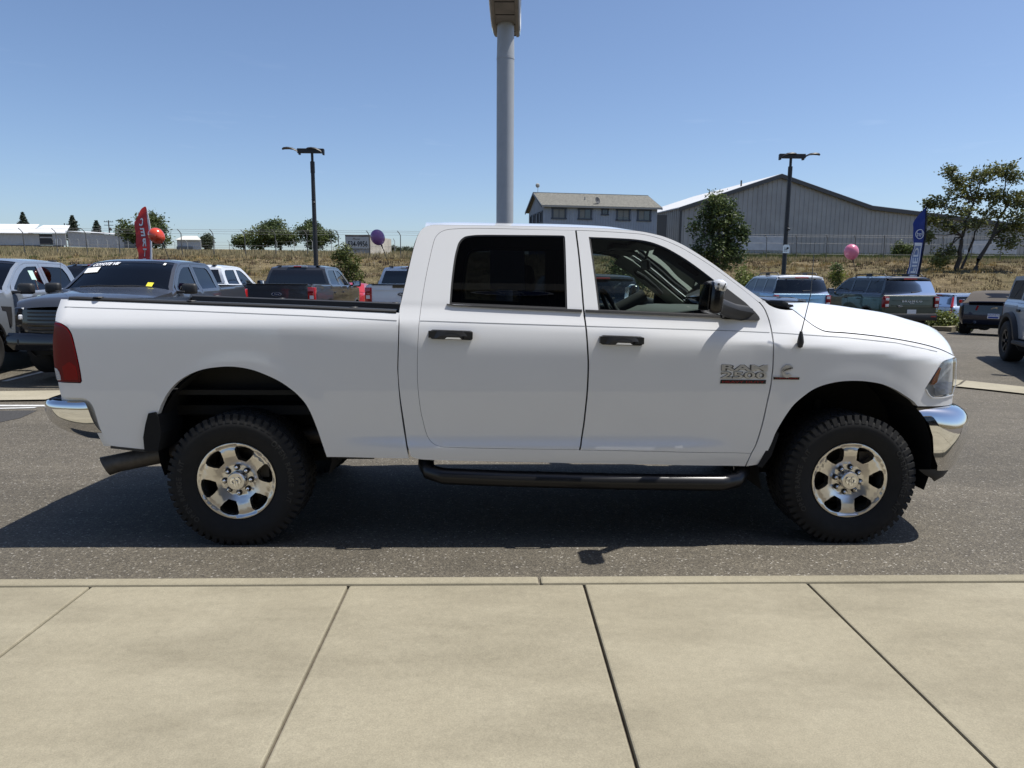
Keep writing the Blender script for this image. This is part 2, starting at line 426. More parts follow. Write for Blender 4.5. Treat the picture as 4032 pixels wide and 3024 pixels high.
# broomed concrete with drifting stains
def concrete(name, c0, c1, stain=.30, seed=0.):
    m, t, b, co = node_mat(name)
    mp = t.nodes.new('ShaderNodeMapping'); mp.inputs['Location'].default_value = (seed, seed*1.7, 0)
    gm = t.nodes.new('ShaderNodeNewGeometry'); t.links.new(gm.outputs['Position'], mp.inputs['Vector']); v = mp.outputs['Vector']
    base = ramp(t, tex_noise(t, co, 1.3, 7, .62, v), [(.30, c0), (.70, c1)])
    cloud = ramp(t, tex_noise(t, co, 2.3, 6, .6, v, (.55, 1.6, 1)), [(.42, 0.), (.74, 1.)])
    col = mixc(t, cloud, base, tuple(x*(1-stain*.72) for x in c0))
    spots = ramp(t, tex_noise(t, co, .9, 5, .7, v), [(.60, 0.), (.72, 1.)])
    col = mixc(t, mixc(t, 1., spots, (.55, .55, .55), 'MULTIPLY'), col, tuple(x*(1-stain) for x in c0))
    grain = ramp(t, tex_noise(t, co, 190, 3, .7, v), [(.28, .80), (.72, 1.18)])
    mott = ramp(t, tex_noise(t, co, 26, 4, .65, v), [(.3, .93), (.7, 1.06)])
    col = mixc(t, 1., col, grain, 'MULTIPLY'); col = mixc(t, 1., col, mott, 'MULTIPLY')
    vo = t.nodes.new('ShaderNodeTexVoronoi'); vo.inputs['Scale'].default_value = 13; t.links.new(v, vo.inputs['Vector'])
    pit = ramp(t, vo.outputs['Distance'], [(.0, 1.), (.035, .0)])
    s3 = t.nodes.new('ShaderNodeSeparateColor'); t.links.new(vo.outputs['Color'], s3.inputs['Color'])
    sel = ramp(t, s3.outputs['Green'], [(.84, 0.), (.86, 1.)])
    col = mixc(t, mixc(t, 1., pit, sel, 'MULTIPLY'), col, (.05, .045, .035))
    t.links.new(col, b.inputs['Base Color']); b.inputs['Roughness'].default_value = .88; b.inputs['Specular IOR Level'].default_value = .25
    bump_in(t, b, tex_noise(t, co, 150, 4, .7, v), .25, .004)
    return m
M_SLAB = concrete('pavement_concrete', (.272, .243, .174), (.308, .278, .204))
M_CURB = concrete('kerb_concrete', (.262, .234, .168), (.305, .275, .20), .18, 3.)
M_GUT = concrete('gutter_concrete', (.32, .29, .215), (.37, .335, .255), .15, 7.)
M_JOINT = mat('joint_filler', (.085, .070, .052), rough=.95, noise=(30, .5))
M_LINE = mat('road_paint', (.55, .55, .53), rough=.7, noise=(14, .18))
# dry slope: straw, bare clods, a little green
M_DIRT, t, b, co = node_mat('dry_earth')
gm = t.nodes.new('ShaderNodeNewGeometry'); v = gm.outputs['Position']
big = tex_noise(t, co, .16, 6, .6, v); md = tex_noise(t, co, 1.1, 7, .68, v); fn = tex_noise(t, co, 5.5, 6, .72, v)
col = ramp(t, md, [(.26, (.075, .058, .036)), (.42, (.150, .115, .066)), (.56, (.225, .175, .100)), (.74, (.30, .245, .145))])
col = mixc(t, ramp(t, big, [(.40, 0.), (.66, .55)]), col, (.085, .088, .036))
col = mixc(t, ramp(t, tex_noise(t, co, .33, 5, .6, v), [(.56, 0.), (.72, .6)]), col, (.115, .075, .046))
col = mixc(t, 1., col, ramp(t, fn, [(.25, .45), (.72, 1.42)]), 'MULTIPLY')
t.links.new(col, b.inputs['Base Color']); b.inputs['Roughness'].default_value = .95; b.inputs['Specular IOR Level'].default_value = .1
bump_in(t, b, fn, .9, .25)

# ------------------------------------------------------------------ the ground, the lot and the pavement
def sheet(name, xs, ys, fn, m, kind='structure'):
    X, Y = np.meshgrid(xs, ys, indexing='ij'); Z = fn(X, Y); n, k = X.shape
    V = np.stack([X.ravel(), Y.ravel(), Z.ravel()], 1); i = np.arange(n*k).reshape(n, k)
    F = np.stack([i[:-1, :-1].ravel(), i[1:, :-1].ravel(), i[1:, 1:].ravel(), i[:-1, 1:].ravel()], 1)
    me = tri_mesh(name, V, F, m); me.polygons.foreach_set('use_smooth', [True]*len(me.polygons))
    return tag(link(name, me), kind=kind)
xs_ = np.concatenate([[-3000, -1200, -600, -400], np.linspace(-300, -82, 24), np.linspace(-80, 80, 161), np.linspace(82, 300, 24), [400, 600, 1200, 3000]])
ys_ = np.concatenate([[-600, -60, -20], np.linspace(-10, 33, 12), np.linspace(34, 70, 73), np.linspace(71, 130, 40), np.linspace(135, 440, 50), [480, 520, 700, 1200, 3500]])
def ground_fn(X, Y):
    rough = .10*np.sin(X*1.9+np.sin(Y*1.3)*1.7)*np.sin(Y*1.7+1.1)+.06*np.sin(X*4.1+Y*2.3)
    return land_z(X, Y)-.05*(Y < 36)+rough*np.clip((Y-37)/4, 0, 1)*np.clip((300-Y)/200, 0, 1)
ground = sheet('ground', xs_, ys_, ground_fn, M_DIRT)
lot = sheet('parking_lot', np.concatenate([[-120, -80], np.linspace(-60, 60, 121), [80, 120]]), np.array([3.38, 3.8, 4.5, 5.5, 6.5, 7.5, 8.6, 9.4, 9.8, 10.2, 11.2, 11.6, 12.5, 14, 15.2, 16.5, 18, 20, 22, 24, 26, 28, 30, 32, 34, 35.5, 37]), lambda X, Y: lot_z(X, Y), M_ASPH)
# valley gutter: pale concrete strip crossing the lot (two runs of cast lengths)
gut = bpy.data.objects.new('gutter', None); COL.objects.link(gut); tag(gut, kind='structure')
def gut_pt(s, w):
    # centre line: straight on the left, curving away behind the pickup, coming back towards the right
    pts = np.array([(-14., 9.9), (-9., 9.9), (-4.5, 10.4), (0., 12.4), (4.2, 13.4), (6.4, 12.95), (8.1, 11.35), (9.6, 9.4), (11.5, 7.0)])
    d = np.concatenate([[0], np.cumsum(np.hypot(*np.diff(pts, axis=0).T))]); q = s*d[-1]
    p = np.array([np.interp(q, d, pts[:, 0]), np.interp(q, d, pts[:, 1])]); e = .01*d[-1]
    a = np.array([np.interp(q+e, d, pts[:, 0])-np.interp(q-e, d, pts[:, 0]), np.interp(q+e, d, pts[:, 1])-np.interp(q-e, d, pts[:, 1])]); a /= np.hypot(*a)
    x, y = p[0]-a[1]*w, p[1]+a[0]*w
    return (x, y, float(lot_z(x, y))+.006+.02*abs(w)/.42)
NG = 15
for i in range(NG):
    s0, s1 = i/NG+.0006, (i+1)/NG-.0006
    A = [[gut_pt(s0+(s1-s0)*u, w) for w in (-.42, 0., .42)] for u in np.linspace(0, 1, 5)]
    MB().grid(np.array(A)).build('gutter_length', M_GUT, gut, smooth=True)
# parking lines
def paint_line(x0, y0, x1, y1, w=.10):
    d = np.array([x1-x0, y1-y0]); L_ = np.hypot(*d); nrm = np.array([-d[1], d[0]])/L_*w/2; A = []
    for u in np.linspace(0, 1, 14):
        p = np.array([x0, y0])+d*u; A.append([(*(p+nrm*k), float(lot_z(*(p+nrm*k)))+.008) for k in (-1, 1)])
    return tag(MB().grid(np.array(A)).build('parking_line', M_LINE), kind='structure')
paint_line(-14, 9.33, -5.2, 9.36, .12); paint_line(-10, 8.55, -6.05, 9.20, .09); paint_line(-14, 7.2, -6.5, 8.35, .06)
for x in (-8.1, -5.1, -11.0): paint_line(x, 11.6, x, 17.0)
for x in (-10.1, -7.1, -4.05, -1.0, 8.3, 11.4): paint_line(x, 18.6, x, 24.5)

# a darker repair patch with pale scuffs
def patch_sheet(pts, name, m, dz):
    c = np.mean(pts, 0); A = [[(*(c+(np.array(p)-c)*k), float(lot_z(*(c+(np.array(p)-c)*k)))+dz) for k in (0, .5, 1)] for p in list(pts)+[pts[0]]]
    return tag(MB().grid(np.array(A)).build(name, m), kind='structure')
M_PATCH = mat('fresh_asphalt', (.042, .040, .038), rough=.85, noise=(60, .45), bump=(150, .5, .004))
patch_sheet([(-7.6, 8.9), (-5.9, 9.0), (-5.75, 8.45), (-5.9, 7.7), (-6.3, 7.0), (-7.3, 6.8), (-8.2, 7.4)], 'asphalt_patch', M_PATCH, .004)
M_SCUFF = mat('pale_scuff', (.17, .16, .14), rough=.9, noise=(20, .3))
for k, (x0, y0, x1, y1) in enumerate(((-7.8, 7.75, -6.35, 8.05), (-7.9, 8.0, -6.1, 8.22))):
    paint_line(x0, y0, x1, y1, .035).data.materials[0] = M_SCUFF

# pavement: kerb lengths and cast slabs, joints open between them
pav = bpy.data.objects.new('pavement', None); COL.objects.link(pav); tag(pav, kind='structure')
PZ = .120; JX = [-8.25, -6.95, -5.70, -4.45, -3.27, -1.985, -.722, .452, 1.585, 2.79, 4.0, 5.2, 6.4]
base = MB().box((0, .65, PZ-.11), (30, 5.28, .18)).build('joint_filler', M_JOINT, pav)
def slab(name, x0, x1, y0, y1, z0, z1, m, bev=.007):
    d = (x1-x0, y1-y0, z1-z0)
    me = MB().box((0, 0, 0), d, bev=bev).mesh(name, m, False)
    return link(name, me, None, pav, ((x0+x1)/2, (y0+y1)/2, (z0+z1)/2))
for i in range(len(JX)-1):
    g = .0052; dz = rnd.uniform(-.0015, .0015)
    slab('slab', JX[i]+g, JX[i+1]-g, 0.02, 3.294, PZ-.10, PZ+dz, M_SLAB, .008)
    slab('slab', JX[i]+g, JX[i+1]-g, -2.0, 0.005, PZ-.10, PZ, M_SLAB, .008)
KX = [-9, -5.9, -2.62, .232, 3.4, 6.5]
for i in range(len(KX)-1): slab('kerb', KX[i]+.005, KX[i+1]-.005, 3.303, 3.385, -.15, PZ+.004, M_CURB, .012)

# showroom across the pavement, behind the photographer: unseen wings and portal, shaped for window reflections and sky fill
show = thing('showroom', 'dark glass showroom with a tall entrance portal facing the street, seen only as reflections', 'building', (0, -2.2, 0))
G_SHOW = mat('showroom_glass', (.012, .014, .017), rough=.03, coat=1.); M_DKCLAD = mat('dark_cladding', (.030, .031, .035), rough=.5); M_PALECLAD = mat('pale_cladding', (.40, .36, .29), rough=.6)
for i in range(4): MB().box((-2.1+i*2.4, -.1, 1.7), (2.34, .06, 3.2)).build('window', G_SHOW, show)
MB().box((1.5, -.16, 1.7), (9.7, .05, 3.4)).build('window_frame', M_BLACKMETAL, show)
MB().box((1.5, -.05, 3.75), (9.6, .4, .55)).build('band', M_PALECLAD, show)
MB().box((1.5, -4.3, 2.1), (9.6, 8.0, 4.2)).build('building_core', M_DKCLAD, show)
MB().box((1.4, -.35, 7.1), (7.6, .7, 6.2)).build('portal', M_DKCLAD, show)
MB().box((1.4, .02, 7.42), (7.5, .05, .16)).build('portal_band', M_PALECLAD, show)

# ------------------------------------------------------------------ outlines of the white pickup, metres (x forward from the rear axle, z up)
def _lin(x, pts):
    return np.interp(x, [p[0] for p in pts], [p[1] for p in pts])
def z_crease(x):
    return _lin(x, [(-.92,1.352),(.46,1.358),(1.13,1.362),(2.11,1.335),(3.26,1.245),(3.54,1.232),(3.93,1.20),(4.31,1.152),(4.7,1.10)])
def z_fade(x):
    return _lin(x, [(-.92,1.335),(-.29,1.332),(.08,1.318),(.46,1.295),(1.0,1.245),(1.13,1.20),(2.11,1.19),(3.1,1.20),(3.26,1.225),(3.54,1.212),(3.93,1.18),(4.31,1.132),(4.7,1.08)])
def z_belt(x):
    return 1.478-.043*(x-1.28)
XT=np.linspace(-1.3,4.9,125); ZT=np.linspace(.30,2.05,351)
def _table():
    W=np.zeros((len(XT),len(ZT)))
    dz=ZT[1]-ZT[0]
    for i,x in enumerate(XT):
        z1,z2,zb=z_crease(x),z_fade(x),z_belt(x)
        k1=.50; kb=float(np.interp(x,[-.92,-.3,.2,1.0,1.13,2.9,3.15],[.09,.09,.14,.20,.29,.27,.09]))
        pts=[(.30,-.25),(.50,-.22),(.56,-.10),(.60,-.02)]
        f=np.clip((x-.62)/.35,0,1)*np.clip((3.05-x)/.30,0,1)
        pts+= [(.618,-.02+.02*f),(.632,-.03+.50*f),(.662,-.03+.50*f),(.676,-.03)]
        pts+= [(.80,-.035),(1.0,.0),(z2-.03,.030),(z2,.045),(z1-.010,kb),(z1+.004,k1*.8),(z1+.03,k1)]
        g=float(np.clip((x-3.30)/.34,0,1))   # the fender curves over to the bonnet
        top=[(z1+.05,k1,k1+.1),(z1+.10,k1,.80),(z1+.16,.37,1.1),(z1+.22,.37,1.2),(2.05,.37,1.2)]
        if x<.98: pts+=[(z1+.10,.62),(2.05,.75)]
        elif x<3.28: pts+=[(zb-.035,k1*.9),(zb-.012,.30),(zb+.012,.37),(2.05,.37)]
        else: pts+=[(z_,a_+(b_-a_)*g) for z_,a_,b_ in top]
        t=np.interp(ZT,[p[0] for p in pts],[p[1] for p in pts])
        c=np.concatenate([[0],np.cumsum((t[1:]+t[:-1])*.5*dz)])
        c-=np.interp(z1,ZT,c)
        W[i]=.985-c
    return W
WTAB=_table()
def arch_d(x,z,c):
    return np.hypot(x-c[0],z-c[1])-c[2]
AR=(.05,.605,.503); AF=(3.775,.515,.52)
def hero_w(x,z):
    x=np.asarray(x,float); z=np.asarray(z,float)
    fx=np.clip((x-XT[0])/(XT[1]-XT[0]),0,len(XT)-1.001); i=fx.astype(int); fx=fx-i
    fz=np.clip((z-ZT[0])/(ZT[1]-ZT[0]),0,len(ZT)-1.001); j=fz.astype(int); fz=fz-j
    w=(WTAB[i,j]*(1-fx)+WTAB[i+1,j]*fx)*(1-fz)+(WTAB[i,j+1]*(1-fx)+WTAB[i+1,j+1]*fx)*fz
    for a in (AR,AF):
        d=arch_d(x,z,a); k=np.clip(1-d/.11,0,1)
        w=w+.003*k*k*(3-2*k)
    # plan-view rounding of the tail and of the nose
    w=w-.060*np.clip((-.96-x)/.13,0,1.4)**2
    w=w-.30*np.clip((x-4.05)/.60,0,1.5)**2.2
    return w

BED = [(-1.0233, 1.4957), (-0.6975, 1.4841), (-0.3198, 1.4727), (0.0587, 1.4598), (0.445, 1.4483), (0.8931, 1.4297), (1.0026, 1.4259), (0.9986, 1.2646), (0.9923, 1.1055), (0.9932, 1.0674), (1.0016, 0.9214), (1.0213, 0.7423), (1.0367, 0.6429), (1.0561, 0.5501), (0.8078, 0.5505), (0.555, 0.5525), (0.5253, 0.6543), (0.5118, 0.7015), (0.4913, 0.7643), (0.4707, 0.8205), (0.4426, 0.8779), (0.4064, 0.9242), (0.3626, 0.9656), (0.289, 1.0175), (0.2151, 1.0538), (0.141, 1.0825), (0.0665, 1.0989), (-0.0082, 1.1048), (-0.0834, 1.0999), (-0.1589, 1.0875), (-0.2353, 1.0598), (-0.3128, 1.0124), (-0.3685, 0.9557), (-0.4101, 0.8911), (-0.4384, 0.8292), (-0.4828, 0.7231), (-0.5029, 0.6603), (-0.5201, 0.5957), (-0.6287, 0.608), (-0.7334, 0.6222), (-0.7704, 0.6489), (-0.7843, 0.6975), (-0.7981, 0.7459), (-0.8085, 0.7972), (-0.8191, 0.8468), (-0.8289, 0.8715), (-0.845, 0.893), (-0.8661, 0.9083), (-0.918, 0.9128), (-0.9779, 0.9171), (-1.0105, 0.922), (-1.0169, 0.9523), (-1.0252, 1.0053), (-0.8842, 1.0015), (-0.8757, 1.0152), (-0.8822, 1.091), (-0.8974, 1.1965), (-0.9141, 1.2862), (-0.9271, 1.316), (-0.9451, 1.3383), (-0.9794, 1.3573), (-1.021, 1.3683), (-1.028, 1.4153), (-1.0251, 1.4553)]
TAIL = [(-1.0198, 1.3639), (-0.9821, 1.3543), (-0.9512, 1.3338), (-0.9331, 1.313), (-0.9201, 1.2832), (-0.9021, 1.1934), (-0.8869, 1.088), (-0.8815, 1.0183), (-0.8868, 1.0061), (-1.0227, 1.0101), (-1.0352, 1.0504), (-1.0463, 1.1332), (-1.0436, 1.2466), (-1.0286, 1.3147)]
REAR_DOOR = [(2.0729, 1.9356), (1.6547, 1.9414), (1.4192, 1.9425), (1.3096, 1.9368), (1.2629, 1.9284), (1.2274, 1.9075), (1.2047, 1.8757), (1.1807, 1.7737), (1.1562, 1.642), (1.1368, 1.5048), (1.1253, 1.3922), (1.1184, 1.2656), (1.113, 1.1145), (1.116, 0.977), (1.131, 0.838), (1.1424, 0.7835), (1.1569, 0.7209), (1.1687, 0.6862), (1.1825, 0.6632), (1.1999, 0.6461), (1.2232, 0.6333), (1.2647, 0.6231), (1.5792, 0.6135), (2.0885, 0.6052), (2.0964, 0.637), (2.1114, 0.7445), (2.1177, 0.8075), (2.1297, 0.9636), (2.1329, 1.1174), (2.1268, 1.2316), (2.1187, 1.3441), (2.1085, 1.4492), (2.0992, 1.6172), (2.0879, 1.7805)]
FRONT_DOOR = [(2.0808, 1.9357), (2.2078, 1.9322), (2.3671, 1.9243), (2.4868, 1.916), (2.5504, 1.9039), (2.6058, 1.8885), (2.6843, 1.8573), (2.7623, 1.8182), (2.9163, 1.7214), (3.0679, 1.6079), (3.1979, 1.5), (3.221, 1.4723), (3.2371, 1.4386), (3.2552, 1.3697), (3.2611, 1.2943), (3.2616, 1.2113), (3.2626, 1.1187), (3.2587, 1.041), (3.2538, 0.9864), (3.24, 0.9001), (3.2176, 0.7573), (3.1861, 0.6291), (3.1612, 0.5726), (2.5876, 0.5924), (2.0963, 0.6036), (2.1041, 0.637), (2.1192, 0.7445), (2.1254, 0.8075), (2.1374, 0.9636), (2.1406, 1.1175), (2.1344, 1.2316), (2.1264, 1.3441), (2.1163, 1.4492), (2.107, 1.6173), (2.0957, 1.7806)]
REAR_WINDOW = [(1.302, 1.4784), (1.3066, 1.5664), (1.3143, 1.6584), (1.3279, 1.767), (1.3425, 1.8297), (1.3515, 1.8533), (1.3653, 1.8723), (1.3823, 1.8867), (1.404, 1.8948), (1.4665, 1.9017), (1.6546, 1.9033), (1.9931, 1.903), (2.0041, 1.8999), (2.0086, 1.8904), (2.0113, 1.7252), (2.013, 1.4517), (1.6537, 1.4651)]
FRONT_WINDOW = [(2.1558, 1.895), (2.2861, 1.8915), (2.4453, 1.8836), (2.5406, 1.8686), (2.627, 1.8376), (2.6815, 1.8095), (2.7588, 1.7627), (2.8352, 1.7081), (2.9186, 1.6429), (3.0092, 1.5733), (3.1064, 1.4934), (3.1624, 1.4413), (3.1821, 1.4123), (3.1842, 1.3986), (3.1743, 1.3939), (2.9651, 1.413), (2.5807, 1.4283), (2.2027, 1.4405), (2.183, 1.6487)]
SAIL = [(2.9537, 1.6197), (3.0094, 1.5764), (3.1069, 1.4995), (3.1656, 1.4413), (3.1871, 1.4139), (3.1905, 1.3986), (3.1835, 1.3894), (3.1297, 1.3907), (2.9594, 1.3978), (2.953, 1.4834)]
FRAME_TOP = [(1.0021, 1.4363), (1.0134, 1.5041), (1.041, 1.6413), (1.065, 1.7619), (1.0856, 1.8512), (1.1072, 1.9112), (1.1299, 1.9399), (1.1607, 1.9561), (1.2027, 1.9628), (1.3092, 1.9622), (1.6548, 1.9606), (1.9705, 1.9571), (2.2085, 1.9514), (2.3679, 1.9436), (2.4877, 1.9337), (2.5672, 1.9185), (2.6227, 1.9046), (2.6936, 1.8782), (2.7716, 1.839), (2.9256, 1.7388), (3.0772, 1.6236), (3.2204, 1.5187)]
FRAME_REAR = [(1.0059, 1.3546), (1.0009, 1.1891), (0.9978, 1.0674), (1.0065, 0.9369), (1.0294, 0.7581), (1.0441, 0.6501), (1.0673, 0.5633)]
ROCKER = [(1.1026, 0.5495), (1.1411, 0.5436), (1.3483, 0.5353), (1.8115, 0.5247), (2.593, 0.5071), (3.132, 0.4872)]
FENDER = [(3.222, 1.5187), (3.2443, 1.5002), (3.2672, 1.4818), (3.3145, 1.4633), (3.3756, 1.454), (3.4225, 1.4539), (3.4662, 1.4185), (3.5131, 1.3759), (3.5537, 1.3457), (3.6047, 1.3232), (3.7246, 1.3143), (3.8831, 1.2995), (4.042, 1.2784), (4.2092, 1.2486), (4.3583, 1.2127), (4.4674, 1.1767), (4.5203, 1.1594), (4.4559, 1.1528), (4.3695, 1.1423), (4.3331, 1.1157), (4.2799, 1.0469), (4.2299, 0.9777), (4.2504, 0.9484), (4.2926, 0.9161), (4.3814, 0.9117), (4.501, 0.9168), (4.5059, 0.8603), (4.446, 0.8554), (4.1843, 0.8684), (4.1547, 0.8977), (4.1061, 0.9285), (4.0302, 0.9728), (3.9486, 1.0056), (3.8686, 1.021), (3.7896, 1.0271), (3.6955, 1.0238), (3.6024, 1.0064), (3.5259, 0.9765), (3.4659, 0.934), (3.4067, 0.8787), (3.364, 0.8152), (3.3291, 0.7514), (3.3043, 0.6986), (3.282, 0.6295), (3.2532, 0.5648), (3.2178, 0.4993), (3.1387, 0.4854), (3.1661, 0.5709), (3.1923, 0.6292), (3.2238, 0.7573), (3.2463, 0.9001), (3.2601, 0.9864), (3.2649, 1.0411), (3.2689, 1.1187), (3.2678, 1.2113), (3.2674, 1.2943), (3.2616, 1.3698), (3.2434, 1.4386), (3.2259, 1.4739), (3.2075, 1.5)]
HEADLIGHT = [(4.3692, 1.1392), (4.4547, 1.1498), (4.525, 1.1544), (4.5211, 1.0879), (4.5307, 0.9892), (4.5, 0.9218), (4.3807, 0.9166), (4.292, 0.9209), (4.2563, 0.9481), (4.2357, 0.9775), (4.2859, 1.0483)]
HOOD_GAP = [(3.4241, 1.46), (3.468, 1.4246), (3.515, 1.3819), (3.5556, 1.3517), (3.6066, 1.3292), (3.7267, 1.3203), (3.8853, 1.3054), (4.0443, 1.2843), (4.212, 1.2545), (4.3615, 1.2186), (4.4709, 1.1827), (4.5229, 1.1638)]
PIN_BED = [(-0.9801, 1.4514), (-0.3115, 1.4341), (0.4499, 1.4068), (0.9898, 1.3812)]
PIN_RD = [(1.1303, 1.3804), (2.116, 1.3531)]
PIN_FD = [(2.1268, 1.3531), (2.9577, 1.3297), (3.2486, 1.3183)]
PIN_FE = [(3.2677, 1.3183), (3.7171, 1.2905), (4.035, 1.2591), (4.3259, 1.2019)]
ROOFP = [(1.1824, 1.9963), (1.2971, 2.0004), (1.6585, 1.9969), (1.9883, 1.9932), (2.2367, 1.9855), (2.4029, 1.9739), (2.5279, 1.9602), (2.6537, 1.9352), (2.7382, 1.905)]
HOODC = [(3.6046, 1.4891), (3.7796, 1.4797), (3.9555, 1.4635), (4.1326, 1.4385), (4.3105, 1.4101), (4.4458, 1.371), (4.5811, 1.3369), (4.6726, 1.3025), (4.7305, 1.2505), (4.7573, 1.1894), (4.771, 1.1368)]
COWL = [(3.2658, 1.5102), (3.301, 1.4835), (3.3489, 1.4631), (3.4137, 1.4587), (3.458, 1.4732), (3.4525, 1.4843)]

# ------------------------------------------------------------------ wheels
def arc_pts(cx, cz, r, a0, a1, n): return [(cx+r*math.cos(a0+(a1-a0)*i/n), cz+r*math.sin(a0+(a1-a0)*i/n)) for i in range(n+1)]
def tyre_mesh(name, Ro, Rr, wd, m, flat=None, groove=True, n=72):
    """lathe, axle along y; y=0 is the outer rim face and the tyre runs to +wd"""
    s = Ro-Rr
    pr = [(Rr-.004, .022), (Rr+.004, .004), (Rr+.03*s/.17, -.004), (Rr+.38*s, -.016), (Rr+.60*s, -.020), (Rr+.80*s, -.012), (Rr+.93*s, .004), (Ro-.004, .022), (Ro, .042)]
    pr += [(Ro+.002, wd*.5)]
    pr += [(r, wd-y) for r, y in pr[:9][::-1]]
    mb = MB().lathe(pr, n)
    if flat is not None: mb.V = [(x, y, max(z, flat)) for x, y, z in mb.V]
    return mb.mesh(name, m, True, 50)
def tread_mesh(name, Ro, wd, m, flat, n=54):
    V = []; F = []; rows = [(-.004, .030, .0, 1), (.040, .088, .5, 0), (.096, .142, .0, 0), (.150, .196, .5, 0), (.204, wd-.036, .0, 0), (wd-.030, wd+.004, .5, 1)]
    d = .0055
    for (y0, y1, ph, sh) in rows:
        for i in range(n):
            a0 = 2*math.pi*(i+ph)/n; a1 = a0+2*math.pi/n*(.70 if not sh else .62); k = .35*(1 if ph else -1)*2*math.pi/n
            lo = Ro-(.02 if not sh else .045); hi = Ro+d-(.001 if i % 2 else 0)
            ring = []
            for a, y in ((a0, y0), (a1, y0), (a1+k, y1), (a0+k, y1)):
                ring.append((a, y))
            o = len(V)
            for r in (lo, hi):
                for (a, y) in ring:
                    yy = y if not (sh and r == lo) else (y-.012 if y < wd*.5 and y == y0 else (y+.012 if y > wd*.5 and y == y1 else y))
                    V.append((r*math.sin(a), yy, max(r*math.cos(a), flat)))
            F += [tuple(o+j for j in q) for q in ((4, 5, 6, 7), (0, 1, 5, 4), (1, 2, 6, 5), (2, 3, 7, 6), (3, 0, 4, 7))]
    return np_mesh(name, V, F, m, False)
def rim_mesh(name, Rr, windows, depth_fn, m, thick=.055, h=.016):
    circ = np.array(arc_pts(0, 0, Rr, 0, 2*math.pi*(1-1/72), 71))
    o = skin(name, circ, lambda x, z: depth_fn(np.hypot(x, z)), m, None, holes=windows, h=h, thick=thick, sides=(-1,))[0]
    me = o.data; bpy.data.objects.remove(o); return me
def polar(c, pts): return [(r*math.sin(c+a), r*math.cos(c+a)) for a, r in pts]

RR = .2365
WINS = []
for k in range(6):
    c = math.pi/6+k*math.pi/3; r = RR
    WINS.append(np.array(polar(c, [(R(-15.5), .67*r), (R(-10.5), .55*r), (R(10.5), .55*r), (R(15.5), .67*r), (R(17.5), .84*r), (R(15), .905*r), (R(8), .925*r), (R(0), .93*r), (R(-8), .925*r), (R(-15), .905*r), (R(-17.5), .84*r)])))
def hero_dish(r):
    q = r/RR
    return np.interp(q, [0, .30, .40, .46, .60, .80, .88, .93, .97, 1.0], [-.030, -.030, -.032, -.024, -.010, -.004, -.010, -.006, .004, .000])
RIM_ME = rim_mesh('rim', RR, WINS, hero_dish, M_ALU)
FLAT = -.4035
TYRE_ME = tyre_mesh('tyre', .409, .236, .285, M_RUBBER, FLAT)
TREAD_ME = tread_mesh('tread', .409, .285, M_RUBBER, FLAT)
BARREL_ME = MB().lathe([(.232, .004), (.222, .03), (.212, .07), (.206, .16), (.225, .26), (.10, .24), (.0, .23)], 40).mesh('barrel', M_ALU_DK, True, 50)  # closed back plate added so no sun passes through the wheel
DISC_ME = MB().lathe([(.02, .12), (.175, .12), (.175, .15), (.02, .15)], 36).box((.13, .11, .09), (.10, .10, .16)).mesh('brake_disc', mat('brake_iron', (.05, .045, .04), rough=.5, metal=.6), False)
HUB_ME = MB().lathe([(.0, -.003), (.050, -.003), (.056, .003), (.058, .012), (.058, .04), (.088, .042), (.094, .048), (.094, .06)], 36).mesh('centre_cap', M_ALU, True, 40)
NUT_ME = MB().lathe([(.0, -.012), (.007, -.011), (.0115, -.006), (.0125, .0), (.0125, .030), (.016, .032)], 6).mesh('lug_nut', M_CHROME, False)
NUTSEAT_ME = MB().lathe([(.013, .012), (.0185, .014), (.0185, .040)], 14).mesh('lug_seat', M_BLACKMETAL, True)
def emblem_mesh():
    """raised horned-head badge on the wheel cap"""
    mb = MB()
    for s in (-1, 1):
        horn = [(.004*s, .024), (.020*s, .026), (.031*s, .014), (.032*s, -.004), (.024*s, -.016), (.014*s, -.012), (.018*s, -.003), (.022*s, .004), (.018*s, .012), (.008*s, .012)]
        mb.prism(horn if s > 0 else horn[::-1], -.0065, .0)
        mb.prism([(.002*s, .008), (.009*s, .006), (.012*s, -.010), (.008*s, -.028), (.002*s, -.032)][::1 if s > 0 else -1], -.0075, .0)
    return mb.mesh('wheel_emblem', M_CHROME)
EMB_ME = emblem_mesh()
def sidewall_lettering(words, r, size, start):
    V = []; F = []
    for wd, a0 in words:
        a = a0
        for ch in wd:
            if ch == ' ': a += size*.5/r; continue
            me = text_mesh(ch, size, extrude=.0016, bold=.0012)
            w_ = size*(.72 if ch not in 'I/' else .35)
            o = len(V); M = Matrix.Rotation(a, 3, 'Y')
            for v in me.vertices:
                p = M @ Vector((v.co.x*.95, -.0195-v.co.z, v.co.y+r)); V.append(p)
            F += [tuple(i+o for i in p.vertices) for p in me.polygons]
            bpy.data.meshes.remove(me); a += w_/r
    return np_mesh('sidewall_lettering', V, F, mat('raised_rubber', (.030, .029, .028), rough=.6), False)
LETTER_ME = sidewall_lettering([('OPEN RANGE A/T', R(60)), ('OPEN RANGE A/T', R(-120))], .335, .044, 0)
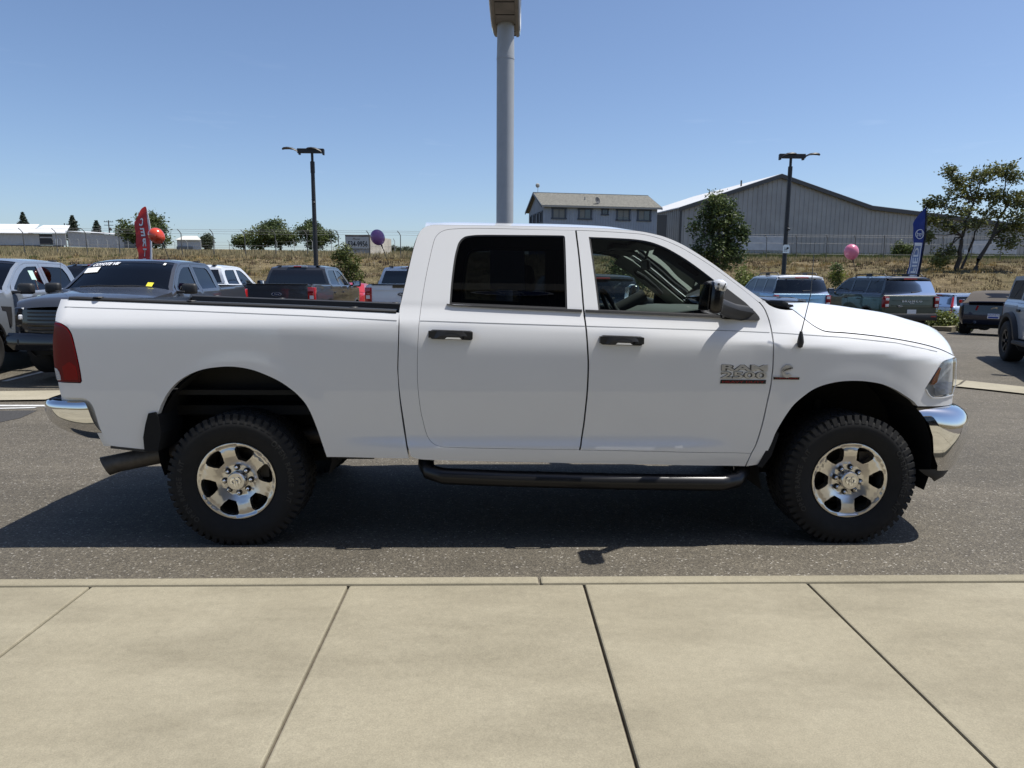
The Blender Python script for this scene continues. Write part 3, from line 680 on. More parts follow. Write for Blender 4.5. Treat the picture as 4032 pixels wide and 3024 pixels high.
def hero_wheel(truck, x, side, rot):
    y = .997*side
    w = link('wheel', RIM_ME, None, truck, (x, y, .4035), (0, rot, 0 if side < 0 else math.pi))
    # tyre hangs from the rim but keeps its flat patch on the ground
    un = (0, -rot, 0)
    for nm, me in (('tyre', TYRE_ME), ('tread', TREAD_ME)):
        c = link(nm, me, None, w); c.rotation_euler = un
        if nm == 'tread': tag(c, kind='stuff')
    link('barrel', BARREL_ME, None, w); d = link('brake_disc', DISC_ME, None, w); d.rotation_euler = un
    link('sidewall_lettering', LETTER_ME, None, w)
    link('centre_cap', HUB_ME, None, w, (0, -.008, 0)); link('wheel_emblem', EMB_ME, None, w, (0, -.012, 0), (0, -rot*.4, 0))
    for k in range(8):
        a = 2*math.pi*k/8+.2
        p = (.0795*math.sin(a), .016, .0795*math.cos(a))
        link('lug_nut', NUT_ME, None, w, p); link('lug_seat', NUTSEAT_ME, None, w, (p[0], p[1]-.006, p[2]))
    return w

# ------------------------------------------------------------------ the white pickup
BED, FENDER, REAR_DOOR_S, FRONT_DOOR_S = [smooth_loop(q) for q in (BED, FENDER, REAR_DOOR, FRONT_DOOR)]
REAR_WINDOW, FRONT_WINDOW, TAIL, HEADLIGHT = [smooth_loop(q) for q in (REAR_WINDOW, FRONT_WINDOW, TAIL, HEADLIGHT)]
HOOD_GAP, ROOFP, HOODC = [smooth_loop(q, closed=False) for q in (HOOD_GAP, ROOFP, HOODC)]
truck = thing('pickup_truck', 'large white four-door pickup with chrome bumpers parked broadside along the sidewalk', 'pickup truck',
              (-1.572, 4.13+math.cos(.02), -math.sin(.02)), 0, -.02)
def hw(x, z): return hero_w(x, z)
def grow(P, d): return offset_loop(P, d)
# bed
bed = skin('bed_side', BED, hw, M_WHITE, truck, h=.035, thick=.045)
# doors
GAP = .0012
rd = skin('rear_door', grow(REAR_DOOR_S, -GAP), hw, M_WHITE, truck, holes=[REAR_WINDOW], h=.033, thick=.03)
fd = skin('front_door', grow(FRONT_DOOR_S, -GAP), hw, M_WHITE, truck, holes=[FRONT_WINDOW], h=.033, thick=.03)
# cab frame: rear post, roof rail, screen pillar and rocker as one pressing (open at the front, where the fender starts)
EDGE = .0012
frame = list(FRAME_TOP)+[(3.2475, 1.5035)]
inner_edge = [p for p in FRONT_DOOR[:11][::-1]]+[(2.0746, 1.9342)]+REAR_DOOR[1:24]+[(2.0952, .6027)]+[FRONT_DOOR[24], FRONT_DOOR[23], FRONT_DOOR[22]]
frame += [(p[0], p[1]) for p in inner_edge]
frame += ROCKER[::-1]+FRAME_REAR[::-1]
skin('cab_frame', offset_loop(smooth_loop(np.array(frame)), -EDGE), hw, M_WHITE, truck, h=.03, thick=.035)
# fenders
fender = skin('fender', grow(FENDER, -.0012), hw, M_WHITE, truck, h=.033, thick=.045)

# inner door cards, dark behind the gaps
def inner(P, d): return offset_loop(P, d)
for P, Wn in ((REAR_DOOR, REAR_WINDOW), (FRONT_DOOR, FRONT_WINDOW)):
    skin('door_card', inner(np.array(P), -.012), hw, M_INT_DK, truck, holes=[inner(np.array(Wn), .012)], h=.08, thick=.02, off=-.045)
skin('bed_inner', offset_loop(np.array([(-.95, 1.15), (-.95, 1.46), (.96, 1.40), (.97, 1.15)]), 0.), hw, M_TRIM, truck, h=.12, thick=.01, off=-.085)
post = MB()
for s in (-1, 1):
    post.box((2.09, s*.90, 1.0), (.16, .05, .86)); post.box((3.20, s*.88, 1.0), (.10, .06, .8)); post.box((1.08, s*.88, 1.05), (.14, .05, .95))
    post.box((2.1, s*.89, .585), (2.1, .06, .05))
post.build('inner_posts', M_INT_DK, truck)
skin('centre_pillar', [(2.02, .60), (2.02, 1.44), (2.00, 1.93), (2.16, 1.93), (2.19, 1.44), (2.19, .60)], hw, M_INT_DK, truck, h=.1, thick=.03, off=-.032)
skin('front_post', [(3.12, .60), (3.20, .60), (3.30, .90), (3.31, 1.47), (3.20, 1.47), (3.18, .95)], hw, M_INT_DK, truck, h=.1, thick=.03, off=-.040)
# side glass
for (doors, Wn, g) in ((rd, REAR_WINDOW, G_DARK), (fd, FRONT_WINDOW, G_LIGHT)):
    panes = skin('window_glass', grow(np.array(Wn), .006), hw, g, None, h=.10, thick=.002, off=-.010)
    for d, q in zip(doors, panes): q.parent = d
    seals = []
    for s, d in zip((-1, 1), doors):
        P = densify(np.array(Wn), .03); Q = offset_loop(P, -.011); n = len(P); V = []; F = []
        for A, o in ((P, -.003), (Q, -.004)):
            for x, z in A: V.append((x, s*(float(hw(x, z))+o), z))
        for i in range(n): F.append((i, (i+1) % n, n+(i+1) % n, n+i))
        link('window_seal', np_mesh('window_seal', V, F, M_TRIM, False), None, d)
# belt mouldings
def strip_on(name, line, half, off, m, parent, side, thick=.006):
    L_ = densify(np.array(line), .06, False); V = []; F = []; n = len(L_)
    tg = np.gradient(L_, axis=0); tg /= np.linalg.norm(tg, axis=1, keepdims=True); nr = np.stack([-tg[:, 1], tg[:, 0]], 1)
    hf = half if hasattr(half, '__len__') else [half]*n
    hf = np.interp(np.linspace(0, 1, n), np.linspace(0, 1, len(hf)), hf)
    prof = [(-1., -.001), (-.8, off), (.8, off), (1., -.001)]
    for i in range(n):
        for k, o in prof:
            q = L_[i]+nr[i]*hf[i]*k; V.append((q[0], side*(float(hw(q[0], q[1]))+o), q[1]))
    k = len(prof)
    for i in range(n-1):
        for j in range(k-1): F.append((i*k+j, (i+1)*k+j, (i+1)*k+j+1, i*k+j+1))
    return link(name, np_mesh(name, V, F, m, True, 30), None, parent)
for s, a, b in zip((-1, 1), rd, fd):
    strip_on('belt_moulding', [(1.286, 1.479), (1.33, 1.472), (2.101, 1.4435)], [.003, .0085, .0085], .010, M_TRIM, a, s)
    strip_on('belt_moulding', [(2.122, 1.443), (2.96, 1.4125), (3.0, 1.410)], .0085, .010, M_TRIM, b, s)
    # pinstripes are printed lines of tape on the paint
    tape = mat('pinstripe_tape', (.27, .28, .29), rough=.4)
    for par, ln in ((bed[0 if s < 0 else 1], PIN_BED), (a, PIN_RD), (b, PIN_FD), (fender[0 if s < 0 else 1], PIN_FE)):
        strip_on('pinstripe', ln, .0022, .0012, tape, par, s)

# door handles
M_HANDLE = mat('handle_plastic', (.030, .030, .031), rough=.42)
def handle(door, side, xc, zc, ln, ang):
    h = MB()
    M = Matrix.Rotation(ang, 3, 'Y')
    def at(dx, dy, dz):
        v = M @ Vector((dx, 0, dz)); x, z = xc+v.x, zc+v.z
        return (x, side*(float(hw(x, z))+dy), z)
    # base plate
    o = []
    hz = .0285; hx = ln/2
    outline = [(-hx+.012, -hz), (hx-.012, -hz), (hx-.003, -hz+.006), (hx, -hz+.016), (hx, hz-.016), (hx-.004, hz-.005), (hx-.014, hz), (-hx+.014, hz), (-hx+.003, hz-.006), (-hx, hz-.016), (-hx, -hz+.016), (-hx+.003, -hz+.006)]
    if side > 0: outline = outline[::-1]
    n = len(outline)
    V = [at(a, 0, b) for a, b in outline]+[at(a*.97, .013, b*.9) for a, b in outline]
    h.add(V, [(i, (i+1) % n, n+(i+1) % n, n+i) for i in range(n)]+[tuple(range(n, 2*n))])
    # cup behind the grip
    # grip bar standing off the plate
    k = 9; V = []; F = []
    for i in range(k):
        t = i/(k-1); x = -hx*.94+t*2*hx*.94
        lift = .026+.022*math.sin(math.pi*min(1, max(0, t)))**.5
        b_ = .0135 if .22 < t < .95 else .022
        top = .024; bot = top-2*b_ if t > .2 else -.022
        for dz, dl in ((top, -.006), (top, 0), (bot, 0), (bot, -.010)): V.append(at(x, lift+dl, dz))
    for i in range(k-1):
        for j in range(4): F.append((i*4+j, (i+1)*4+j, (i+1)*4+(j+1) % 4, i*4+(j+1) % 4))
    F += [(0, 1, 2, 3), tuple((k-1)*4+j for j in (3, 2, 1, 0))]
    h.add(V, F)
    for xx in (-hx*.86, hx*.80):
        p = at(xx, .018, .002); h.box(p, (.05, .04, .040))
    o_ = h.build('door_handle', M_HANDLE, door, smooth=True, sharp=40)
    cup = [at(a*hx, .0145, b_*hz) for a, b_ in ((-.30, -.86), (.50, -.86), (.38, -.50), (-.20, -.50))]
    MB().add(cup, [(0, 1, 2, 3)]).build('handle_cup', M_WHITE, o_)
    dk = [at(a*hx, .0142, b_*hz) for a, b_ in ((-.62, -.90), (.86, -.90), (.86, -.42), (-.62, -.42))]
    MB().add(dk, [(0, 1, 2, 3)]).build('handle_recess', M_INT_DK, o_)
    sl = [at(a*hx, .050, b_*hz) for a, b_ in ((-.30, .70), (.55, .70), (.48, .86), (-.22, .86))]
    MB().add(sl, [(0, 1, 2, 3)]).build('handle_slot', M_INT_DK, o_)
    return o_
for s, a, b in zip((-1, 1), rd, fd):
    handle(a, s, 1.317, 1.2985, .254, .028); handle(b, s, 2.337, 1.2695, .257, .028)

# roof, screens, bonnet
ft = smooth_loop(np.array(FRAME_TOP), closed=False)
roof_rows = ft[(ft[:, 0] > 1.14) & (ft[:, 0] < 2.60)]
roof_rows = densify(roof_rows, .06, False)
rp_ = np.array(ROOFP)
zr_ = np.interp(roof_rows[:, 0], rp_[:, 0], rp_[:, 1])
tt = np.linspace(-1, 1, 33)
A = np.zeros((len(roof_rows), 33, 3)); wr = hw(roof_rows[:, 0], roof_rows[:, 1])
f = (1-np.abs(tt)**3.2)/(1-.72**3.2)
A[:, :, 0] = roof_rows[:, 0, None]; A[:, :, 1] = wr[:, None]*tt
A[:, :, 2] = roof_rows[:, 1, None]+(zr_-roof_rows[:, 1])[:, None]*f
ease = 1-.72*sm((roof_rows[:, 0]-2.30)/.30)
A[:, :, 2] = roof_rows[:, 1, None]+((zr_-roof_rows[:, 1])*ease)[:, None]*f
A[:, :, 0] += (.058*sm((roof_rows[:, 0]-2.35)/.25)-.03*(roof_rows[:, 0] < 1.16))[:, None]*(1-tt**2)[None]
MB().grid(A).build('roof', M_WHITE, truck, smooth=True, sharp=60)
ws_ = np.array([p for p in ft if p[0] > 2.585]); ws_ = densify(ws_, .08, False)
wsr = np.concatenate([ws_, hw(ws_[:, 0], ws_[:, 1])[:, None]], 1)
loft('windshield', wsr, G_LIGHT, truck, ny=17, crown=np.linspace(.075, .13, len(wsr)), p=2.2, off=-.006, direction=(.75, .35), ws=.985)
loft('windshield_border', wsr[:2], M_GLOSSBLK, truck, ny=17, crown=.075, p=2.2, off=.001, direction=(.75, .35), ws=.985)
cb = np.array([FRAME_TOP[i] for i in (7, 6, 5, 4, 3, 2, 1, 0)]+[(1.0, 1.30), (.998, 1.0)])
cbr = np.concatenate([cb, hw(cb[:, 0], cb[:, 1])[:, None]], 1)
loft('cab_back', cbr, M_WHITE, truck, ny=15, crown=.035, p=2.5, direction=(-1, 0))
cg = densify(cb[2:8], .1, False); cgr = np.concatenate([cg, hw(cg[:, 0], cg[:, 1])[:, None]], 1)
loft('back_window', cgr, M_GLOSSBLK, truck, ny=13, crown=.028, p=2.5, direction=(-1, 0), ws=.88, off=.016)
# bonnet
hg = densify(np.array(HOOD_GAP), .05, False); k = len(hg); u = np.linspace(0, 1, k)
hc = np.array(HOODC); hc = np.concatenate([[(3.36, 1.497)], hc])
arc = np.concatenate([[0], np.cumsum(np.hypot(*np.diff(hc, axis=0).T))]); arc /= arc[-1]
xc_ = np.interp(u, arc, hc[:, 0]); zc_ = np.interp(u, arc, hc[:, 1])
tt = np.linspace(-1, 1, 41); A = np.zeros((k, 41, 3)); wh = hw(hg[:, 0], hg[:, 1])-.006
at_ = np.abs(tt)
f = np.clip((1-at_**2.6)/(1-.55**2.6), 0, 1.02); f = np.where(f > .9, .9+.1*np.tanh((f-.9)/.1), f)
fx = 1-at_**2.2
nose = sm((u-.72)/.28)
A[:, :, 0] = hg[:, 0, None]+(xc_-hg[:, 0])[:, None]*fx
A[:, :, 1] = wh[:, None]*tt
A[:, :, 2] = hg[:, 1, None]+(zc_-hg[:, 1])[:, None]*f
# raised centre of the bonnet with its shoulder crease
dome = np.clip((.60-at_)/.08, 0, 1); dome = dome*dome*(3-2*dome)
A[:, :, 2] += dome*.016*(np.clip((u-.12)/.15, 0, 1)*(1-nose*.7))[:, None]
hood = MB().grid(A).build('hood', M_WHITE, truck, smooth=True, sharp=70)
# cowl
cw = [(3.20, 1.532), (3.30, 1.502), (3.40, 1.478), (3.46, 1.452)]
cwr = [(x, z-.012, min(.86, float(hw(x, z))-.01)) for x, z in cw]
loft('cowl', cwr, M_TRIM, truck, ny=15, crown=.055, p=2.2, direction=(.9, .25))
wip = MB()
for y0 in (-.62, .05):
    wip.tube([(3.37, y0, 1.50), (3.35, y0+.30, 1.535), (3.36, y0+.58, 1.53)], [.009, .007, .005], 6)
wip.box((3.40, -.70, 1.487), (.05, .10, .03), (0, .3, .4)); wip.build('wiper', M_TRIM, truck)
cc = np.array(COWL); skin('cowl_corner', cc, lambda x, z: np.full_like(x, .79), M_TRIM, truck, h=.05, thick=.05)

# bed interior
fl = MB()
fl.box((0., 0, .93), (1.93, 1.74, .03)); 
for s in (-1, 1): fl.box((.05, s*.66, 1.03), (1.02, .24, .20))
fl.build('bed_floor', M_UNDER, truck)
MB().box((.965, 0, 1.18), (.03, 1.78, .50)).build('bed_bulkhead', M_TRIM, truck)
for s in (-1, 1):
    xs = np.linspace(-.968, .985, 30); zt = np.interp(xs, [-.982, -.303, .45, .993], [1.495, 1.472, 1.448, 1.426])
    wv = hw(xs, zt); prof = [(.002, -.006), (.003, .008), (-.006, .017), (-.075, .019), (-.10, .010), (-.105, -.05)]
    A = np.array([[(x, s*(w+dy), z+dz) for dy, dz in prof] for x, z, w in zip(xs, zt, wv)])
    MB().grid(A).build('rail_cap', M_TRIM, truck, smooth=True, sharp=40)
    pk = MB()
    for x in (.72, -.25, -.80):
        w_ = float(hw(x, 1.44)); z_ = float(np.interp(x, [-.982, -.303, .45, .993], [1.495, 1.472, 1.448, 1.426]))
        pk.lathe([(.0, z_+.023), (.026, z_+.023), (.030, z_+.018)], 16, 'z', (x, s*(w_-.048), 0))
    pk.build('stake_cap', M_TRIM, truck)
tgr = [(-1.005, 1.497, .86), (-1.035, 1.45, .90), (-1.045, 1.36, .925), (-1.06, 1.15, .935), (-1.06, .98, .935), (-1.045, .93, .935)]
tail = loft('tailgate', [(x+.03, z, w) for x, z, w in tgr], M_WHITE, truck, ny=15, crown=.035, p=3., direction=(-1, 0))
MB().box((-.94, 0, 1.21), (.02, 1.75, .52)).build('tailgate_inner', M_TRIM, truck)
MB().box((-1.075, 0, 1.33), (.03, .26, .07), bev=.01).build('tailgate_handle', M_TRIM, tail)

# tail lamps
for lm in skin('tail_light', grow(TAIL, -.001), hw, M_REDLENS_DK, truck, h=.03, thick=.05, off=.004):
    s = -1 if lm.data.vertices[0].co.y < 0 else 1
    rl = skin('reverse_lens', [(-1.041, 1.092), (-1.0225, 1.086), (-1.008, 1.068), (-1.001, 1.045), (-.999, 1.020), (-1.026, 1.018), (-1.0349, 1.050)], hw, M_CLEARLENS, lm, h=.012, thick=.004, off=.0065, sides=(s,))[0]
    mbr = MB()
    for i in range(5):
        z = 1.027+i*.0115; mbr.tube([(-1.034, s*(float(hw(-1.034, z))+.008), z), (-1.004, s*(float(hw(-1.004, z))+.008), z)], .0016, 4)
    mbr.build('lens_ribs', mat('lens_shadow', (.25, .25, .25), rough=.3), lm)
    bright = skin('brake_lens', [(-.985, 1.10), (-.94, 1.13), (-.905, 1.10), (-.893, 1.022), (-.975, 1.022)], hw, M_REDLENS, lm, h=.04, thick=.002, off=.0058, sides=(s,))

# head lamps
ho = grow(HEADLIGHT, -.002)
for s in (-1, 1):
    refl = skin('headlight', ho, hw, mat('lamp_reflector', (.74, .77, .80), rough=.28, metal=.55), truck, h=.025, thick=.05, off=-.035, sides=(s,))[0]
    hous = skin('lamp_housing', ho, hw, M_ALU_DK, refl, h=.05, thick=.03, off=-.055, sides=(s,))
    skin('turn_signal', [(4.285, .998), (4.312, 1.045), (4.350, 1.102), (4.362, 1.100), (4.345, 1.045), (4.334, 1.010), (4.305, .995)], hw, M_AMBER, refl, h=.03, thick=.012, off=-.014, sides=(s,))
    rib = MB()
    for i in range(9):
        z = .930+i*.0085; rib.tube([(x, s*(float(hw(x, z))-.018), z) for x in np.linspace(4.31+.02*(8-i)/8, 4.50, 6)], .0028, 5)
    rib.build('lens_ribs', M_CLEARLENS, refl)
    MB().lathe([(.0, 0), (.055, .012), (.07, .03)], 20, 'x', (4.47, s*.60, 1.06)).build('projector', M_CHROME, refl, smooth=True)
    skin('lamp_lens', ho, hw, G_CLEAR, refl, h=.03, thick=.006, off=.002, sides=(s,))
    # bright lower edge of the lamp
    edge_ = [(4.2356, .9740), (4.2562, .9440), (4.2919, .9165), (4.3806, .9120), (4.5002, .9175)]
    strip_on('lamp_trim', edge_, .0035, .006, M_WHITE, refl, s)

# grille and nose
gx = lambda t: 4.775-.262*np.abs(t)**2.2
def nose_grid(z0, z1, w0, w1, dx0, dx1, nz=5, ny=25):
    t = np.linspace(-1, 1, ny); A = np.zeros((nz, ny, 3))
    for i in range(nz):
        f = i/(nz-1); A[i, :, 0] = gx(t)+dx0+(dx1-dx0)*f; A[i, :, 1] = t*(w0+(w1-w0)*f); A[i, :, 2] = z0+(z1-z0)*f-.028*np.abs(0*t)
    return A
gr = MB().grid(nose_grid(1.135, .865, .74, .77, -.03, -.015)).build('grille', M_GLOSSBLK, truck, smooth=True)
ch = MB()
for z, hgt in ((1.128, .022), (.885, .03)): ch.grid(nose_grid(z+hgt/2, z-hgt/2, .745, .745, -.004, .0, 2))
ch.box((4.765, 0, 1.0), (.02, .07, .24)); ch.grid(nose_grid(1.015, .985, .70, .70, -.008, -.008, 2))
for s in (-1, 1): ch.box((4.545, s*.715, 1.0), (.04, .03, .26))
ch.build('grille_surround', M_CHROME, gr)
hm = MB()
for i in range(7):
    if i != 3: hm.grid(nose_grid(1.11-i*.031+.003, 1.11-i*.031-.003, .69, .69, -.014, -.014, 2))
hm.build('grille_bars', M_CHROME, gr)
# bumpers
def bumper(name, prof, plan, m, rear=False):
    """prof: (z, inset, side start x); plan: corner control points"""
    rows = []
    for z, ins, xs in prof:
        P0 = np.array([xs, .992-ins*.5]); sg = -1 if rear else 1
        C = [P0]+[np.array([x-sg*ins, y-ins*.6]) for x, y in plan]
        n = 26; tq = np.linspace(0, 1, n)[:, None]
        # uniform-ish quintic Bezier through five control points
        B = sum(math.comb(len(C)-1, i)*(1-tq)**(len(C)-1-i)*tq**i*C[i] for i in range(len(C)))
        half = [(-b[0], b[1]) for b in B]
        line = [(b[0], -b[1], z) for b in B]+[(b[0], b[1], z) for b in B[::-1][1:]]
        rows.append(line)
    return MB().grid(np.array(rows)).build(name, m, truck, smooth=True, sharp=60)
FPLAN = [(4.50, 1.02), (4.665, .965), (4.715, .66), (4.745, .3), (4.75, 0.)]
fb = bumper('front_bumper', [(.455, .075, 4.36), (.49, .055, 4.353), (.56, .030, 4.315), (.62, .012, 4.302), (.68, .002, 4.290), (.75, .000, 4.262), (.80, .012, 4.228), (.825, .030, 4.212), (.842, .055, 4.200), (.853, .09, 4.196), (.857, .16, 4.20)], FPLAN, M_CHROME)
bumper('air_dam', [(.462, .080, 4.24), (.43, .085, 4.28), (.40, .11, 4.34), (.375, .15, 4.37)], FPLAN, M_TRIM)
RPLAN = [(-1.10, 1.0), (-1.29, 1.01), (-1.25, .62), (-1.255, .3), (-1.26, 0.)]
rb = bumper('rear_bumper', [(.640, .20, -.783), (.652, .15, -.785), (.672, .115, -.792), (.69, .085, -.80), (.72, .045, -.815), (.76, .014, -.830), (.80, .003, -.842), (.84, .0, -.852), (.866, .003, -.862), (.882, .015, -.872), (.890, .04, -.90)], RPLAN, M_CHROME, True)
skin('bumper_filler', [(-1.04, .925), (-.90, .925), (-.84, .90), (-.80, .82), (-.75, .68), (-.69, .61), (-.80, .61), (-.87, .78), (-.92, .86), (-1.04, .88)], hw, M_WHITE, truck, h=.05, thick=.03, off=-.035)
sp_ = MB()
for s in (-1, 1):
    sp_.box((-1.06, s*.73, .886), (.14, .36, .020), (0, .0, s*.03), bev=.006)
    for i in range(4):
        for j in range(8): sp_.box((-1.105+i*.030, s*(.59+j*.037), .898), (.016, .020, .008))
sp_.box((-1.10, 0, .880), (.14, 1.1, .02)); sp_.build('step_pad', M_TRIM, rb)
fill = MB().box((-.92, 0, .78), (.2, 1.7, .20)); fill.build('bumper_bracket', M_UNDER, truck)
# lower bed trim and mud flaps
M_FLAP = mat('flap_rubber', (.008, .008, .008), rough=.9)
for s in (-1, 1):
    pts = [(-.530, .590), (-.533, .675), (-.516, .752), (-.494, .822), (-.452, .830), (-.436, .80), (-.425, .70), (-.450, .59)]
    MB().prism(pts if s < 0 else pts[::-1], s*1.006, s*.70).build('mud_flap', M_FLAP, truck)
    pts = [(3.304, .715), (3.284, .668), (3.244, .575), (3.206, .490), (3.235, .480), (3.290, .56), (3.330, .70)]
    MB().prism(pts if s < 0 else pts[::-1], s*.985, s*.72).build('mud_flap', M_FLAP, truck)
    strip_on('sill_trim', [(-.74, .612), (-.53, .588)], .008, .004, M_TRIM, truck, s)
# wheel housings
def liner(x, z, r, y0, y1, name='wheel_housing'):
    for s in (-1, 1):
        n = 24; A = np.array([[(x+r*math.cos(a), s*y, z+r*math.sin(a)) for y in (y0, (y0+y1)/2, y1)] for a in np.linspace(-.35, math.pi+.35, n)])
        mb = MB().grid(A); c = [(x+r*math.cos(a), s*y0, z+r*math.sin(a)) for a in np.linspace(-.35, math.pi+.35, n)]
        mb.add(c, [tuple(range(n))]); mb.build(name, M_UNDER, truck)
liner(.05, .605, .53, .55, .945); liner(3.775, .515, .55, .50, .945)
# chassis
cs = MB()
for s in (-1, 1): cs.box((1.75, s*.44, .64), (5.4, .09, .17))
for x in (-.9, .6, 1.9, 3.1, 4.4): cs.box((x, 0, .64), (.10, .9, .12))
cs.box((2.0, 0, .60), (2.2, .7, .10)); cs.box((1.0, 0, .80), (3.4, 1.5, .06)); cs.box((3.9, 0, .85), (1.2, .8, .5))
cs.box((2.2, 0, .62), (2.2, 1.66, .09))
cs.build('chassis_frame', M_UNDER, truck)
ax = MB()
for x in (0., 3.79):
    ax.tube([(x, -.86, .405), (x, .86, .405)], .055, 12)
    ax.lathe([(0, -.16), (.10, -.13), (.16, 0), (.10, .13), (0, .16)], 14, 'x', (x, .0 if x == 0 else .28, .41))
    ax.tube([(x-.1, -.62, .40), (x-.06, -.60, .85)], .03, 8); ax.tube([(x-.1, .62, .40), (x-.06, .60, .85)], .03, 8)
ax.tube([(0, 0, .45), (1.9, .05, .56)], .045, 10)
for s in (-1, 1): ax.box((0, s*.55, .50), (1.35, .07, .035))
ax.build('axles', M_UNDER, truck)
un = MB(); un.box((.82, -.55, .585), (.28, .22, .075), bev=.02); un.box((-.60, -.42, .66), (.30, .25, .16)); un.box((2.06, -.78, .488), (.10, .05, .03), bev=.01)
un.tube([(.55, -.75, .575), (.98, -.75, .555)], .025, 8); un.box((2.75, -.60, .50), (.35, .25, .10), bev=.02); un.tube([(2.4, -.7, .49), (3.15, -.7, .455)], .022, 8)
un.box((.72, -.86, .535), (.22, .14, .02))
un.build('underbody_brackets', M_UNDER, truck)
ex = MB(); path = [(-.905, -.80, .447), (-.80, -.79, .468), (-.49, -.76, .528), (-.2, -.70, .58), (.4, -.55, .60), (1.6, -.5, .56)]
ex.tube(path, .058, 20, cap=False); ex.tube([path[0], path[1], path[2]], .054, 20, cap=False)
# slash-cut tip
for i in range(20):
    pass
o = ex.build('exhaust_pipe', M_RUST, truck, smooth=True, sharp=60)
for v in o.data.vertices:
    if v.co.x < -.86: v.co.x += (v.co.z-.447)*-.35-(v.co.y+.80)*.35+.02
# running boards
for s in (-1, 1):
    rbm = MB()
    pth = [(1.145, s*.83, .53), (1.150, s*.92, .490), (1.175, s*.975, .455), (1.26, s*.99, .432), (1.66, s*.992, .415), (2.28, s*.992, .398), (2.98, s*.992, .388), (3.08, s*.97, .400), (3.14, s*.90, .43), (3.16, s*.82, .47)]
    rbm.tube(pth, [.050]*len(pth), 14, squash=1.0)
    b = rbm.build('running_board', mat('step_black', (.011, .011, .012), rough=.33), truck, smooth=True, sharp=60)
    pad = MB()
    for x0 in (1.42, 2.46):
        pad.box((x0+.22, s*.985, .408-(x0-1.4)*.025+.036), (.46, .085, .012), (0, .025, 0), bev=.004)
        for i in range(9): pad.box((x0+.03+i*.048, s*.985, .408-(x0-1.4)*.025+.045), (.018, .06, .006), (0, .025, .5*s))
    pad.build('step_tread', M_TRIM, b)
    br = MB()
    for x in (1.20, 2.1, 3.04): br.box((x, s*.80, .51), (.06, .30, .03), (s*.25, 0, 0))
    br.build('board_bracket', M_UNDER, b)
# wheels
hero_wheel(truck, .006, -1, R(-14)); hero_wheel(truck, 3.784, -1, R(-1))
hero_wheel(truck, .006, 1, R(20)); hero_wheel(truck, 3.784, 1, R(40))
# sail patch and towing mirrors
for s, d in zip((-1, 1), fd):
    sail = skin('mirror_patch', SAIL, hw, M_TRIM, d, h=.03, thick=.035, off=.017, sides=(s,))
    m_ = MB()
    m_.box((2.820, s*1.165, 1.530), (.084, .225, .186), (0, .07, 0), bev=.032)
    mir = m_.build('side_mirror', mat('mirror_black', (.010, .010, .011), rough=.22), truck, smooth=True, sharp=60)
    a_ = MB()
    A = []
    for (x, y, z, hx, hz) in ((2.862, 1.115, 1.497, .030, .050), (2.905, 1.06, 1.480, .040, .045), (2.99, .985, 1.452, .060, .045), (3.08, .925, 1.435, .080, .048)):
        A.append([(x+hx*math.cos(q), s*y, z+hz*math.sin(q)) for q in np.linspace(0, 2*math.pi, 13)])
    a_.grid(np.array(A)); a_.build('mirror_arm', M_TRIM, mir, smooth=True, sharp=60)
    l_ = MB(); l_.box((2.834, s*1.243, 1.594), (.082, .085, .072), (0, .10, 0), bev=.030)
    l_.build('mirror_lamp', M_CLEARLENS, mir, smooth=True, sharp=60)
    lb = MB(); lb.box((2.815, s*1.2865, 1.603), (.012, .004, .012)); lb.box((2.812, s*1.2865, 1.577), (.014, .004, .016)); lb.box((2.848, s*1.2865, 1.590), (.005, .004, .040), (0, .4, 0)); lb.build('lamp_bulb', M_ALU_DK, mir)
    MB().box((2.772, s*1.175, 1.53), (.006, .18, .145), (0, .06, 0)).build('mirror_glass', M_CHROME, mir)

# badges on the near side
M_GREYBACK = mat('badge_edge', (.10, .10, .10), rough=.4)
BADGE_RED = mat('badge_red', (.38, .02, .02), rough=.4); M_CHROME_B = mat('badge_chrome', (.78, .78, .78), rough=.30, metal=.85)
def badge(name, body, x0, x1, z0, z1, m, parent, ex=.007, bold=.0, y=.006, sx=None, slope=-.010):
    me = text_mesh(body, z1-z0, extrude=ex/2, bold=bold)
    xs = [v.co.x for v in me.vertices]; ys = [v.co.y for v in me.vertices]
    fx_ = (x1-x0)/(max(xs)-min(xs)); fy = (z1-z0)/(max(ys)-min(ys)); mx_, my = (max(xs)+min(xs))/2, (max(ys)+min(ys))/2
    for v in me.vertices:
        lx = (v.co.x-mx_)*fx_; lz = (v.co.y-my)*fy
        X = (x0+x1)/2+lx; Z = (z0+z1)/2+lz+lx*slope
        v.co = (X, -(float(hw(X, Z))+y-.5*ex+v.co.z), Z)
    me.materials.append(m); return link(name, me, None, parent)
badge('badge_backing', 'RAM', 2.9468, 3.2320, 1.0873, 1.1257, M_GREYBACK, fd[0], bold=.0030, ex=.004, y=.003)  # larger dark grey backing outlines the chrome letters
badge('badge_backing', '2500', 2.9433, 3.2309, 1.0403, 1.0827, M_GREYBACK, fd[0], bold=.0022, ex=.004, y=.003)
badge('name_badge', 'RAM', 2.948, 3.2308, 1.0885, 1.1245, M_CHROME_B, fd[0], bold=.0010, ex=.012)
badge('name_badge', '2500', 2.9445, 3.2297, 1.0415, 1.0815, M_CHROME_B, fd[0], bold=.0004, ex=.012)
bp_ = [(2.943, 1.0105), (3.224, 1.0085), (3.226, 1.0312), (2.945, 1.0332)]
pl = skin('badge_plate', bp_, hw, M_BLACKMETAL, fd[0], h=.05, thick=.006, off=.004, sides=(-1,))[0]
badge('badge_lettering', 'HEAVY DUTY', 2.955, 3.214, 1.0145, 1.0265, BADGE_RED, pl, ex=.003, y=.0065)
